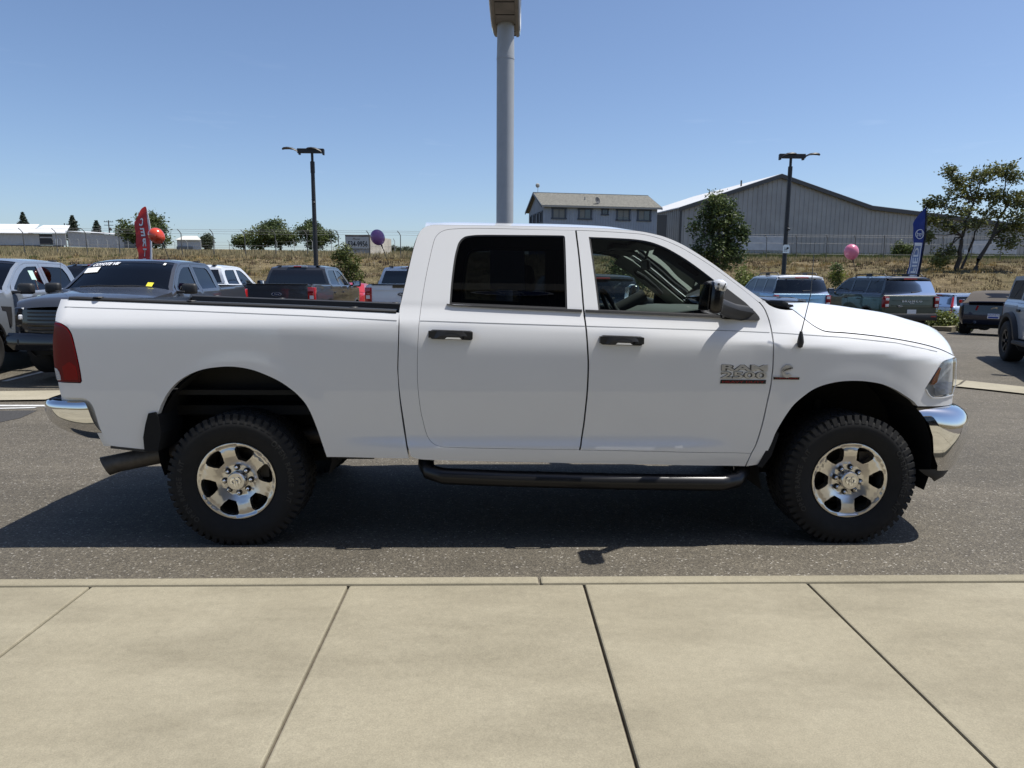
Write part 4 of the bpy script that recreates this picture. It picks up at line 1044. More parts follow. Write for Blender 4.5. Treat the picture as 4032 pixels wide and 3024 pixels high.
ring = [(3.353+.036*math.cos(a), 1.086+.040*math.sin(a)) for a in np.linspace(R(42), R(318), 22)]
ring = ring+[(3.353+.017*math.cos(a), 1.086+.019*math.sin(a)) for a in np.linspace(R(318), R(42), 14)]
ring = [(min(x, 3.388), z) for x, z in ring]
eb = skin('engine_badge', ring, hw, M_CHROME_B, fender[0], h=.03, thick=.010, off=.008, sides=(-1,))[0]
badge('badge_lettering', 'Cummins', 3.322, 3.384, 1.092, 1.108, M_BLACKMETAL, eb, ex=.003, y=.0105, slope=.28)
pl2 = skin('badge_plate', [(3.272, 1.035), (3.430, 1.034), (3.430, 1.0485), (3.272, 1.0495)], hw, M_BLACKMETAL, fender[0], h=.05, thick=.006, off=.004, sides=(-1,))[0]
strip_on('badge_rim', [(3.272, 1.0515), (3.430, 1.0505)], .0022, .008, M_CHROME_B, pl2, -1)
badge('badge_lettering', 'TURBO DIESEL', 3.279, 3.424, 1.038, 1.0465, BADGE_RED, pl2, ex=.003, y=.0065)
# aerial
an = MB(); xw = 3.425; ws0 = float(hw(xw, 1.25))
an.lathe([(.0, -.045), (.013, -.040), (.020, -.01), (.016, .02), (.008, .055), (.0, .06)], 12, 'z', (xw, -ws0-.012, 1.272))
ab = an.build('aerial_base', M_TRIM, truck, smooth=True)
MB().tube([(xw+.002, -ws0-.012, 1.33), (xw+.05, -ws0-.0, 1.55), (3.49, -ws0+.02, 1.86)], [.0032, .0026, .0018], 6).build('aerial_rod', mat('aerial_steel', (.12, .12, .12), rough=.4, metal=.6), ab)

# cabin
MB().box((2.0, 0, .75), (2.3, 1.7, .06)).build('cab_floor', M_INT_DK, truck)
def seat(name, x, y, wd, mats=M_SEAT, heads=(0,)):
    m_ = MB(); m_.box((x+.10, y, .98), (.52, wd, .18), (0, -.08, 0), bev=.06); m_.box((x-.22, y, 1.27), (.16, wd, .58), (0, -.22, 0), bev=.06)
    for h_ in heads:
        m_.box((x-.33, y+h_, 1.64), (.10, .26, .19), (0, -.12, 0), bev=.045); m_.tube([(x-.31, y+h_, 1.50), (x-.33, y+h_, 1.60)], .03, 6)
    return m_.build(name, mats, truck, smooth=True, sharp=50)
seat('front_seat', 2.12, -.40, .52); seat('front_seat', 2.12, .40, .52); seat('rear_bench', 1.38, 0, 1.40, heads=(-.42, .42))
ds = MB(); A = []
for y in np.linspace(-.80, .80, 17):
    hump = .035*math.exp(-((y-.40)/.20)**2)
    A.append([(2.72-.06*math.exp(-((y-.4)/.22)**2), y, 1.16), (2.66-.10*math.exp(-((y-.4)/.22)**2), y, 1.37+hump), (2.70, y, 1.425+hump), (2.86, y, 1.448+hump*.6), (3.10, y, 1.462), (3.36, y, 1.46)])
ds.grid(np.array(A)); ds.build('dashboard', mat('dash_vinyl', (.10, .105, .10), rough=.7), truck, smooth=True, sharp=60)
dk = MB().box((2.80, 0, 1.08), (.22, 1.5, .5)); dk.build('dash_body', M_INT_DK, truck)
st = MB(); ring_ = []
for a in np.linspace(0, 2*math.pi, 29)[:-1]:
    ring_.append(Vector((0, .195*math.cos(a), .195*math.sin(a))))
Mt = Matrix.Rotation(R(-28), 3, 'Y'); c0 = Vector((2.52, .40, 1.40))
st.tube([c0+Mt @ p for p in ring_+ring_[:2]], .019, 8, cap=False)
for a in (0, math.pi, -math.pi/2): st.tube([c0+Mt @ Vector((.03, .05*math.cos(a), .05*math.sin(a))), c0+Mt @ Vector((0, .19*math.cos(a), .19*math.sin(a)))], .018, 6)
st.tube([c0+Mt @ Vector((.0, 0, 0)), c0+Mt @ Vector((.28, 0, 0))], .055, 10)
st.build('steering_wheel', M_INT_DK, truck, smooth=True, sharp=60)
hl = MB().grid(np.array([[(x, y, z-.02*(abs(y)/.7)**2) for y in np.linspace(-.70, .70, 9)] for x, z in ((1.2, 1.92), (1.7, 1.93), (2.2, 1.925), (2.5, 1.905), (2.64, 1.872))]))
hl.build('headliner', M_INT, truck, smooth=True)
vs = MB()
for s in (-1, 1): vs.box((2.58, s*.36, 1.868), (.16, .40, .018), (0, .22, 0), bev=.006)
vs.box((2.50, 0, 1.885), (.18, .22, .035), bev=.01); vs.build('sun_visor', M_INT, truck)
MB().box((2.68, 0, 1.755), (.025, .25, .075), (0, -.1, 0), bev=.012).tube([(2.68, 0, 1.80), (2.70, 0, 1.87)], .01, 6).build('rear_view_mirror', M_TRIM, truck)
for s in (-1, 1):
    A = []
    for x, z in ((2.60, 1.855), (2.70, 1.805), (2.85, 1.70), (3.0, 1.59), (3.12, 1.50), (3.22, 1.43)):
        w_ = float(hw(x, z)); A.append([(x+.035, s*(w_-.035), z+.028), (x+.02, s*(w_-.10), z+.008), (x-.015, s*(w_-.09), z-.03), (x-.035, s*(w_-.045), z-.060)])
    pt = MB().grid(np.array(A)); p_ = pt.build('pillar_trim', M_INT_LT, truck, smooth=True, sharp=70)
    gh = MB(); gh.tube([(2.76, s*.70, 1.72), (2.82, s*.665, 1.68), (2.92, s*.68, 1.60), (2.98, s*.735, 1.55)], .016, 8); gh.build('grab_handle', M_INT_DK, p_, smooth=True)
    ov = [(2.855+.085*math.cos(a)*.8+.022*math.sin(a), 1.635-.085*math.cos(a)*.58+.030*math.sin(a)) for a in np.linspace(0, 2*math.pi, 25)[:-1]]
    skin('grab_recess', [(2.80+(x-2.855)*.9, 1.705+(z-1.635)*.75) for x, z in ov], lambda x, z: hw(x, z)-.098, M_INT_DK, p_, h=.05, thick=.01, sides=(s,))
# paper form taped inside the rear door glass
pq = [(1.545, 1.570), (1.757, 1.564), (1.757, 1.806), (1.545, 1.8115)]
form = skin('window_form', pq, hw, mat('paper', (.74, .75, .73), rough=.8), rd[0], h=.1, thick=.001, off=-.025, sides=(-1,))

# ------------------------------------------------------------------ the other vehicles on the lot
def width_fn(W, x0, x1, zb, zc, tumble, rear=(.25, .12), front=(.55, .26), barrel=.03):
    def f(x, z):
        x = np.asarray(x, float); z = np.asarray(z, float)
        w = W-barrel*((np.minimum(z, zb)-zc)/.45)**2
        w = w-tumble*np.clip(z-zb, 0, 9)-.04*np.clip((z-zb)/.05, 0, 1)
        w = w-.12*np.clip((.55-z)/.25, 0, 1)**2
        w = w-rear[1]*np.clip((x0+rear[0]-x)/rear[0], 0, 1.2)**2
        w = w-front[1]*np.clip((x-(x1-front[0]))/front[0], 0, 1.2)**2
        return np.maximum(w, .2)
    return f
WHEEL_CACHE = {}
def bg_wheel(parent, x, y, r, spokes, m_rim, w=.25, rubber=None, rim_frac=.64):
    key = (r, spokes, m_rim.name, w, rubber.name if rubber else '')
    if key not in WHEEL_CACHE:
        rr = r*rim_frac; wins = []; da = math.pi/spokes
        for k in range(spokes):
            c = 2*math.pi*k/spokes
            wins.append(np.array(polar(c, [(-da*.58, .40*rr), (0, .30*rr), (da*.58, .40*rr), (da*.74, .86*rr), (da*.30, .90*rr), (-da*.30, .90*rr), (-da*.74, .86*rr)])))
        rim = rim_mesh('rim', rr, wins, lambda q: np.interp(q/rr, [0, .3, .9, 1], [-.035, -.03, -.012, 0]), m_rim, thick=.04, h=rr*.14)
        ty = tyre_mesh('tyre', r-.004, rr, w, rubber or M_RUBBER, -(r-.008), n=48)
        bar = MB().lathe([(rr-.004, .006), (rr*.9, .05), (rr*.88, w*.9), (0, w*.85)], 24).mesh('barrel', M_BLACKMETAL, True)
        hub = MB().lathe([(0, -.004), (rr*.15, -.002), (rr*.17, .012), (rr*.17, .05)], 14).mesh('centre_cap', m_rim, True)
        WHEEL_CACHE[key] = (rim, ty, bar, hub)
    rim, ty, bar, hub = WHEEL_CACHE[key]
    o = link('wheel', rim, None, parent, (x, y, r-.008), (0, rnd.random()*0, 0 if y < 0 else math.pi))
    link('tyre', ty, None, o); link('barrel', bar, None, o); link('centre_cap', hub, None, o)
    return o
def rows_of(P, wf, h=.12, inset=0.):
    Q = densify(np.array(P, float), h, False); return [(x, z, float(wf(x, z))-inset) for x, z in Q]
def box_on_side(name, wf, x, z, d, m, parent, side, proud=.02, bev=.01):
    return MB().box((x, side*(float(wf(x, z))+proud-d[1]/2), z), d, bev=bev).build(name, m, parent, smooth=True, sharp=40)
def plain_mirror(parent, wf, x, z, side, m, d=(.14, .24, .19)):
    mb = MB(); w = float(wf(x, z)); mb.box((x, side*(w+.20), z+.05), d, bev=.045); mb.box((x+.03, side*(w+.05), z-.01), (.09, .18, .05), bev=.015)
    o = mb.build('side_mirror', m, parent, smooth=True, sharp=50)
    MB().box((x-d[0]/2-.002, side*(w+.20), z+.05), (.006, d[1]*.82, d[2]*.8), bev=.002).build('mirror_glass', M_CHROME, o)
    return o
def arch(cx, cz, r, z0, n=14):
    a0 = math.asin(max(-1, min(1, (z0-cz)/r)))
    return [(cx+r*math.cos(a), cz+r*math.sin(a)) for a in np.linspace(a0, math.pi-a0, n)]
def seats(parent, xs, y=.40, z=.80, top=1.42):
    mb = MB()
    for x in xs:
        for s in (-1, 1):
            mb.box((x, s*y, z), (.5, .5, .2), bev=.05); mb.box((x-.28, s*y, (z+top)/2), (.14, .48, top-z), (0, -.18, 0), bev=.05); mb.box((x-.36, s*y, top+.10), (.09, .26, .17), bev=.04)
    return mb.build('seats', M_SEAT, parent, smooth=True, sharp=50)
def closed_body(parent, wf, lower, holes, m, doors, name='body'):
    """lower body skin with its doors cut out and hung as parts of their own"""
    b = skin(name, lower, wf, m, parent, holes=[offset_loop(np.array(d), .005) for d in doors], h=.11, thick=.03)
    out = []
    for d in doors:
        H = [h for h in holes if inside(np.array([np.mean(np.array(h), 0)]), np.array(d))[0]]
        out.append(skin('door', np.array(d), wf, m, parent, holes=H, h=.11, thick=.03))
    return b, out
def panes(wf, wins, g, parent, name='window'):
    for i, w in enumerate(wins): skin(name, offset_loop(np.array(w), .012), wf, g[i] if isinstance(g, (list, tuple)) else g, parent, h=.2, thick=.003, off=-.012)
def flares(parent, wf, x, z, r, m, wd=.07, off=.018, a0=-.15):
    n = 22; ang = np.linspace(a0, math.pi-a0, n)
    for s in (-1, 1):
        A = []
        for a in ang:
            row = []
            for rr, o in ((r+wd, -.004), (r+wd*.8, off), (r+.01, off), (r, off*.6), (r-.005, -.06)):
                xx, zz = x+rr*math.cos(a), z+rr*math.sin(a); row.append((xx, s*(float(wf(xx, zz))+o), zz))
            A.append(row)
        MB().grid(np.array(A)).build('wheel_arch', m, parent, smooth=True, sharp=50)

# ---- half-ton crew cab pickup
def crew_cab(label, loc, heading, m, group, rim=None, arch_m=None, grille=False, tail_m=None, spokes=6, windows=None, script=None, tail_trim=None):
    t = thing('pickup_truck', label, 'pickup truck', (loc[0], loc[1], float(lot_z(*loc[:2]))+.012), heading, 0, group)
    wf = width_fn(1.005, -1.22, 4.58, 1.36, 1.05, .36, (.16, .07), (.60, .20))
    WB = 3.69
    lower = [(-1.12, .60), (-1.20, .70), (-1.215, 1.0), (-1.205, 1.38), (-1.12, 1.425), (.50, 1.395), (.545, 1.44), (.60, 1.72), (.67, 1.845), (.80, 1.895), (1.4, 1.915), (2.0, 1.905), (2.24, 1.87), (2.48, 1.755), (2.78, 1.555), (3.04, 1.375), (3.3, 1.335), (4.1, 1.262), (4.42, 1.20), (4.53, 1.10), (4.565, .85), (4.54, .60), (4.45, .47), (4.20, .45)]
    lower += arch(WB, .40, .49, .45)[0:]+[(.52, .45)]+arch(0, .40, .49, .45)+[(-.52, .48)]
    rd_ = [(.60, 1.35), (.66, 1.70), (.74, 1.82), (.86, 1.862), (1.66, 1.872), (1.67, 1.36), (1.67, .55), (.74, .55), (.62, .80)]
    fd_ = [(1.69, 1.872), (2.10, 1.862), (2.26, 1.82), (2.50, 1.70), (2.80, 1.49), (2.93, 1.37), (2.96, 1.0), (2.90, .55), (1.69, .55)]
    rw = [(.74, 1.40), (.78, 1.66), (.86, 1.775), (.96, 1.80), (1.59, 1.81), (1.59, 1.385)]
    fw = [(1.77, 1.81), (2.07, 1.80), (2.20, 1.765), (2.42, 1.655), (2.80, 1.395), (2.70, 1.36), (2.5, 1.362), (1.77, 1.38)]
    b, drs = closed_body(t, wf, lower, [rw, fw], m, [rd_, fd_])
    panes(wf, [rw, fw], windows or [G_DARK, G_MED], t)
    for d, xh in zip(drs, (.90, 1.90)):
        for s, q in zip((-1, 1), d): box_on_side('door_handle', wf, xh-.02, 1.17, (.20, .05, .045), M_TRIM if arch_m else m, q, s, .025)
    hood = rows_of([(3.06, 1.372), (3.3, 1.335), (4.1, 1.262), (4.42, 1.20), (4.53, 1.10)], wf)
    loft('hood', hood, m, t, ny=15, crown=[.085]*(len(hood)-1)+[.05], p=3.2, direction=(.30, .954))
    roof = rows_of([(.60, 1.72), (.67, 1.845), (.80, 1.895), (1.4, 1.915), (2.0, 1.905), (2.24, 1.87)], wf)
    loft('roof', roof, m, t, ny=17, crown=[.01, .02]+[.045]*(len(roof)-2), p=3.5, direction=(0, 1))
    loft('cowl', rows_of([(2.98, 1.375), (3.1, 1.35)], wf, inset=.05), M_TRIM, t, ny=9, crown=.07, p=2.4, direction=(.8, .3))
    wsr = rows_of([(2.24, 1.87), (2.48, 1.755), (2.78, 1.555), (3.04, 1.375)], wf)
    loft('windshield', wsr, G_MED, t, ny=15, crown=.12, p=2.2, direction=(.7, .35), ws=.95, off=-.004)
    for s in (-1, 1):
        A = [[(x+.7*.12*(1-a**2.2)+.002, s*w*a, z+.35*.12*(1-a**2.2)) for a in (.93, 1.0)] for x, z, w in wsr]
        MB().grid(np.array(A)).build('screen_pillar', m, t, smooth=True)
    loft('windshield_border', [wsr[0], (wsr[0][0]+.07, wsr[0][1]-.034, wsr[0][2])], M_GLOSSBLK, t, ny=15, crown=.12, p=2.2, direction=(.7, .35), ws=.95, off=.004)
    back = rows_of([(.67, 1.845), (.60, 1.72), (.545, 1.44), (.53, 1.0)], wf)
    loft('cab_back', back, m, t, ny=9, crown=.03, direction=(-1, 0))
    bw = rows_of([(.655, 1.81), (.60, 1.715), (.549, 1.44)], wf)
    loft('rear_window', bw, M_GLOSSBLK, t, ny=9, crown=.022, direction=(-1, 0), ws=.90, off=.018)
    # bed
    mb = MB(); mb.box((-.34, 0, .86), (1.7, 1.8, .04))
    for s in (-1, 1): mb.box((-.34, s*.90, 1.13), (1.70, .04, .52))
    mb.box((.50, 0, 1.15), (.04, 1.8, .5)); mb.build('bed_liner', M_TRIM, t)
    for s in (-1, 1):
        MB().grid(np.array([[(x, s*(float(wf(x, z))+o), z+h_) for o, h_ in ((.004, -.01), (0, .014), (-.09, .014), (-.10, -.04))] for x, z in ((-1.13, 1.424), (-.5, 1.412), (.0, 1.404), (.50, 1.395))])).build('rail_cap', M_TRIM, t)
    tg = loft('tailgate', rows_of([(-1.12, 1.425), (-1.205, 1.40), (-1.205, 1.30), (-1.215, 1.0), (-1.20, .74)], wf, inset=.0), m, t, ny=11, crown=.03, p=3, direction=(-1, 0))
    loft('tailgate_inner', [(-1.13, 1.41, .88), (-1.13, .88, .88)], M_TRIM, t, ny=3)
    MB().box((-1.20, 0, 1.425), (.10, 1.62, .022), bev=.006).build('tailgate_cap', M_TRIM, tg)
    if tail_trim: MB().box((-1.242, 0, 1.375), (.02, .50, .075), bev=.006).build('tailgate_handle', M_GLOSSBLK, tg)
    # creases pressed in the gate
    MB().box((-1.240, 0, 1.285), (.02, 1.50, .012)).box((-1.245, 0, .97), (.02, 1.45, .010)).build('gate_crease', m, tg)
    rb_ = MB(); rb_.box((-1.26, 0, .66), (.20, 1.86, .16), bev=.03); rb_.build('rear_bumper', tail_m or M_TRIM, t, smooth=True, sharp=40)
    MB().box((-1.365, 0, .67), (.012, .32, .15)).build('licence_plate', M_CLEARLENS, t)
    for s in (-1, 1):
        lb = MB().box((-1.135, s*.905, 1.145), (.215, .185, .40), bev=.012).build('tail_light', M_BRIGHTRED, t, smooth=True, sharp=40)
        MB().box((-1.246, s*.915, 1.09), (.01, .10, .09)).build('reverse_lens', M_CLEARLENS, lb)
        MB().box((-1.246, s*.895, 1.22), (.010, .13, .055)).box((-1.246, s*.87, 1.0), (.010, .075, .06)).build('lens_inner', M_REDLENS, lb)
        plain_mirror(t, wf, 2.86, 1.36, s, M_TRIM, (.13, .26, .19))
        MB().box((1.35, s*.90, .415), (2.3, .14, .06), bev=.02).build('running_board', M_TRIM, t)
    MB().box((.66, 0, 1.905), (.06, .22, .03), bev=.008).build('brake_light', M_BRIGHTRED, t)
    MB().box((.655, .19, 1.903), (.05, .16, .028)).box((.655, -.19, 1.903), (.05, .16, .028)).build('cargo_lamp', M_CLEARLENS, t)
    for s in (-1, 1): MB().box((.74, s*.56, 1.935), (.12, .12, .025), bev=.01).build('roof_cap', M_TRIM, t)
    if script:
        o = oval_badge(tg, (-1.251, 0, 1.165), (.255, .10), 'rear', script)
        text('gate_lettering', 'F-150', .20, m, tg, (-1.238, 0, .90), (R(90), 0, R(-90)), extrude=.006, bold=.004, sx=1.9, spacing=1.25)
    # face
    front = rows_of([(4.53, 1.10), (4.565, .85), (4.54, .60), (4.45, .47)], wf)
    fl_ = loft('front_panel', front, M_GLOSSBLK if grille else M_TRIM, t, ny=15, crown=.16, p=2.4, direction=(1, 0))
    gb = MB()
    for i in range(6):
        z = 1.06-i*.058
        A = [[(np.interp(z, [.85, 1.10], [4.565, 4.53])+.16*(1-abs(a)**2.4)+.014, .62*a/.7, zz) for a in np.linspace(-.7, .7, 13)] for zz in (z+.012, z-.012)]
        gb.grid(np.array(A))
    gb.build('grille_bars', M_TRIM, fl_)
    for s in (-1, 1):
        hl_ = MB(); hl_.box((4.505, s*.79, .985), (.17, .18, .30), (0, 0, s*-.55), bev=.03)
        h_ = hl_.build('headlight', M_GLOSSBLK, t, smooth=True, sharp=40)
        dr = MB(); dr.tube([(4.56, s*.72, 1.12), (4.52, s*.845, 1.11), (4.505, s*.86, .98), (4.53, s*.84, .86), (4.585, s*.71, .85)], .016, 6); dr.box((4.58, s*.755, .985), (.05, .08, .08), (0, 0, s*-.55), bev=.02)
        dr.build('running_light', M_CLEARLENS, h_)
    fb_ = loft('front_bumper', [(4.56, .74, .98), (4.60, .68, 1.0), (4.60, .56, 1.0), (4.50, .46, .97)], M_GLOSSBLK if grille else M_TRIM, t, ny=15, crown=.15, p=2.6, direction=(1, 0))
    for s in (-1, 1): MB().box((4.60, s*.72, .60), (.10, .20, .10), (0, 0, s*-.4), bev=.02).build('fog_lamp', M_TRIM, fb_)
    for x in (0, WB):
        flares(t, wf, x, .40, .49, arch_m or m, .055, .012)
        for s in (-1, 1): bg_wheel(t, x, s*.985, .405, spokes, rim or M_ALU_DK, .28)
        n = 14; A = np.array([[(x+.50*math.cos(a), y, .40+.50*math.sin(a)) for y in (-.95, -.5, .5, .95)] for a in np.linspace(-.1, math.pi+.1, n)])
        MB().grid(A).build('wheel_housing', M_UNDER, t)
    MB().box((1.8, 0, .56), (5.2, 1.3, .22)).build('chassis', M_UNDER, t)
    MB().box((1.75, 0, .72), (2.3, 1.74, .05)).box((2.85, 0, 1.15), (.25, 1.6, .36)).build('cabin_floor', M_INT_DK, t)
    seats(t, (2.05, 1.15), .40, .92, 1.40)
    s_ = MB(); ring_ = [Vector((0, .19*math.cos(a), .19*math.sin(a))) for a in np.linspace(0, 2*math.pi, 17)]
    M_ = Matrix.Rotation(R(-28), 3, 'Y'); s_.tube([Vector((2.50, .40, 1.30))+M_ @ p for p in ring_], .018, 6, cap=False); s_.build('steering_wheel', M_INT_DK, t)
    MB().tube([(3.2, -.88, 1.33), (3.17, -.885, 1.50), (3.10, -.89, 2.02)], [.006, .004, .003], 5).build('aerial', M_TRIM, t)
    return t
M_SILVER_LINE = mat('badge_silver', (.70, .70, .70), rough=.25, metal=.6)
M_OVAL = mat('badge_navy', (.010, .018, .055), rough=.25, coat=.5)
def oval_badge(parent, c, r, face, script, m_face=None, m_line=None, th=.008, size=None):
    """oval emblem with a script word; face: 'rear' (looking towards -x) or 'north' / 'south'"""
    n = 28; mb = MB(); mr = MB()
    rot = {'rear': (R(90), 0, R(-90)), 'south': (R(90), 0, 0), 'north': (R(90), 0, R(180))}[face]
    out = [(r[0]/2*math.cos(a), r[1]/2*math.sin(a)) for a in np.linspace(0, 2*math.pi, n+1)[:-1]]
    V = [(x, y, 0) for x, y in out]+[(x, y, th) for x, y in out]
    mb.add(V, [(i, (i+1) % n, n+(i+1) % n, n+i) for i in range(n)]+[tuple(range(n, 2*n))])
    o = mb.build('oval_emblem', m_face or M_OVAL, parent, c, rot)
    A = [[(x*k, y*k, th+h_) for k, h_ in ((1.02, 0), (.99, .002), (.92, .002), (.90, 0))] for x, y in out+out[:1]]
    mr.grid(np.array(A)); mr.build('emblem_rim', m_line or M_SILVER_LINE, o)
    text('emblem_script', script, size or r[1]*.62, m_line or M_SILVER_LINE, o, (0, 0, th+.003), (0, 0, 0), extrude=.001, bold=.001, shear=.35, sx=1.15)
    return o

# ---- boxy compact sport utility
def sport_suv(label, loc, heading, m, m_roof, group, dims=None, rails=True, word=None, word_m=None, sub=None, tails='block', name='sport_utility_vehicle', cat='SUV', pillar=None, sticker=None, rim=None):
    t = thing(name, label, cat, (loc[0], loc[1], float(lot_z(*loc[:2]))+.012), heading, 0, group)
    wf = width_fn(.935, -.86, 3.48, 1.18, .88, .30, (.14, .06), (.55, .22))
    WB = 2.67; pm_ = pillar or M_GLOSSBLK
    lower = [(-.80, .50), (-.87, .62), (-.86, 1.05), (-.83, 1.18), (-.20, 1.185), (2.20, 1.20), (2.42, 1.185), (3.05, 1.11), (3.32, 1.05), (3.46, .92), (3.48, .62), (3.40, .42), (3.12, .40)]
    lower += arch(WB, .36, .415, .40)+[(2.2, .38), (.46, .38)]+arch(0, .36, .415, .40)+[(-.44, .44)]
    upper = [(-.83, 1.184), (-.79, 1.24), (-.68, 1.56), (-.64, 1.665), (-.55, 1.70), (1.30, 1.715), (1.50, 1.69), (1.72, 1.60), (2.22, 1.22), (2.20, 1.204), (-.20, 1.189)]
    rd_ = [(.34, 1.17), (1.10, 1.175), (1.10, .46), (.62, .46), (.40, .80)]; fd_ = [(1.12, 1.175), (2.08, 1.185), (2.12, .9), (2.08, .46), (1.12, .46)]
    closed_body(t, wf, lower, [], m, [rd_, fd_])
    w1 = [(-.62, 1.225), (-.56, 1.62), (.12, 1.635), (.18, 1.225)]; w2 = [(.26, 1.225), (.22, 1.635), (1.02, 1.64), (1.04, 1.225)]
    w3 = [(1.13, 1.225), (1.12, 1.64), (1.44, 1.63), (1.66, 1.545), (2.06, 1.235)]
    skin('window_frame', upper, wf, pm_, t, holes=[w1, w2, w3], h=.14, thick=.03, off=-.004)
    panes(wf, [w1, w2, w3], [G_DARK, G_DARK, G_MED], t)
    hood = rows_of([(2.28, 1.20), (2.42, 1.185), (3.05, 1.11), (3.32, 1.05), (3.46, .92)], wf)
    loft('hood', hood, m, t, ny=13, crown=.07, p=3, direction=(.3, .95))
    roof = rows_of([(-.665, 1.60), (-.645, 1.668), (-.56, 1.71), (.20, 1.73), (.22, 1.715), (1.30, 1.73), (1.52, 1.695)], wf, inset=-.006)
    cr = [.01, .03]+[.055]*(len(roof)-2)
    loft('roof', roof, m_roof, t, ny=15, crown=cr, p=4., direction=(0, 1))
    for s in (-1, 1):
        A = [[(x, s*(w-.002), z), (x, s*(float(wf(x, z-.055))+.004), z-.055)] for x, z, w in roof[2:]]
        MB().grid(np.array(A)).build('roof_edge', m_roof, t, smooth=True)
    loft('windshield', rows_of([(1.50, 1.69), (1.72, 1.60), (2.22, 1.22)], wf), G_MED, t, ny=13, crown=.10, p=2.2, direction=(.75, .35), ws=.96)
    loft('cowl', rows_of([(2.20, 1.225), (2.32, 1.195)], wf, inset=.05), M_TRIM, t, ny=9, crown=.07, p=2.4, direction=(.8, .3))
    hw_ = rows_of([(-.655, 1.62), (-.68, 1.56), (-.79, 1.24), (-.825, 1.185)], wf, .08, -.002)
    loft('rear_window', hw_, G_DARK, t, ny=11, crown=.055, p=2.6, direction=(-1, 0), off=.0)
    loft('spoiler', [(-.56, 1.715, .72), (-.70, 1.705, .70), (-.71, 1.665, .69), (-.65, 1.63, .70)], m_roof, t, ny=11, crown=.05, p=2.6, direction=(-.8, .45))
    tg = loft('tailgate', rows_of([(-.80, 1.195), (-.855, 1.16), (-.862, 1.05), (-.875, .80), (-.87, .60)], wf), m, t, ny=13, crown=.055, p=2.8, direction=(-1, 0))
    MB().box((-.935, 0, 1.02), (.02, 1.24, .010)).box((-.940, 0, .865), (.02, 1.30, .012)).build('gate_crease', m, tg)
    rb_ = MB().box((-.90, 0, .50), (.20, 1.72, .22), bev=.05); rbo = rb_.build('rear_bumper', M_TRIM, t, smooth=True, sharp=40)
    for s in (-1, 1): MB().box((-.995, s*.70, .52), (.02, .16, .04)).build('reflector', M_BRIGHTRED, rbo)
    MB().box((-.945, 0, .66), (.012, .30, .15)).build('licence_plate', M_CLEARLENS, tg)
    MB().tube([(-.80, .0, 1.28), (-.845, -.02, 1.27), (-.83, -.30, 1.29)], [.02, .015, .008], 6).build('rear_wiper', M_TRIM, t)
    for s in (-1, 1):
        if tails == 'block':
            lb = MB().box((-.85, s*.835, .965), (.17, .155, .34), bev=.02).build('tail_light', M_REDLENS, t, smooth=True, sharp=40)
            MB().box((-.938, s*.825, 1.06), (.012, .11, .075), bev=.004).box((-.938, s*.825, .865), (.012, .11, .085), bev=.004).build('reverse_lens', M_CLEARLENS, lb)
        elif tails == 'tall':
            pth = [(-.885, s*.80, .86), (-.865, s*.835, 1.0), (-.83, s*.83, 1.18), (-.745, s*.765, 1.40), (-.675, s*.70, 1.60)]
            lb = MB().tube(pth, [.075, .075, .062, .05, .035], 8).build('tail_light', M_BRIGHTRED, t, smooth=True)
            MB().box((-.93, s*.78, .93), (.05, .12, .16), bev=.02).build('reverse_lens', M_CLEARLENS, lb)
        else:
            lb = MB().box((-.87, s*.70, 1.06), (.15, .40, .16), bev=.02).build('tail_light', M_BRIGHTRED, t, smooth=True, sharp=40)
            MB().box((-.948, s*.72, 1.05), (.012, .22, .06), bev=.004).build('reverse_lens', M_CLEARLENS, lb)
        plain_mirror(t, wf, 1.98, 1.22, s, M_TRIM)
        for x in (.50, 1.25): box_on_side('door_handle', wf, x, 1.05, (.17, .05, .035), M_TRIM, t, s, .02)
        if rails:
            MB().tube([(-.45, s*.62, 1.765), (-.35, s*.62, 1.835), (.4, s*.63, 1.85), (1.1, s*.63, 1.835), (1.25, s*.63, 1.765)], .018, 6).box((.45, s*.63, 1.80), (.30, .03, .09)).build('roof_rail', M_TRIM, t)
        MB().box((-.66, s*.46, 1.66), (.05, .06, .09), (0, -.3, 0), bev=.01).build('glass_hinge', M_TRIM, t)
    MB().box((-.755, 0, 1.685), (.02, .44, .032), bev=.006).build('brake_light', M_BRIGHTRED, t)
    front = rows_of([(3.46, .92), (3.48, .62), (3.40, .42)], wf); loft('front_panel', front, M_TRIM, t, ny=13, crown=.14, p=2.4, direction=(1, 0))
    for s in (-1, 1): MB().lathe([(0, .02), (.09, .01), (.10, -.05)], 18, 'x', (3.50, s*.60, .82)).build('headlight', M_CLEARLENS, t, smooth=True)
    for x in (0, WB):
        flares(t, wf, x, .36, .415, M_TRIM, .06, .012)
        for s in (-1, 1): bg_wheel(t, x, s*.905, .36, 5, rim or M_BLACKMETAL, .23)
        A = np.array([[(x+.425*math.cos(a), y, .36+.425*math.sin(a)) for y in (-.88, 0, .88)] for a in np.linspace(-.1, math.pi+.1, 12)])
        MB().grid(A).build('wheel_housing', M_UNDER, t)
    MB().box((1.3, 0, .45), (4.0, 1.3, .2)).build('chassis', M_UNDER, t)
    MB().box((.8, 0, .62), (2.9, 1.6, .05)).box((2.05, 0, 1.0), (.25, 1.5, .34)).build('cabin_floor', M_INT_DK, t)
    seats(t, (1.25, .40), .38, .78, 1.22)
    if word: text('gate_lettering', word, .085, word_m or M_CLEARLENS, tg, (-.928, 0, .995), (R(90), 0, R(-90)), extrude=.008, bold=.004, sx=1.45, spacing=1.45)
    if sub: text('gate_lettering', sub, .035, word_m or M_CLEARLENS, tg, (-.932, 0, .935), (R(90), 0, R(-90)), extrude=.008, bold=.001, sx=1.4)
    if dims: t.scale = dims
    return t

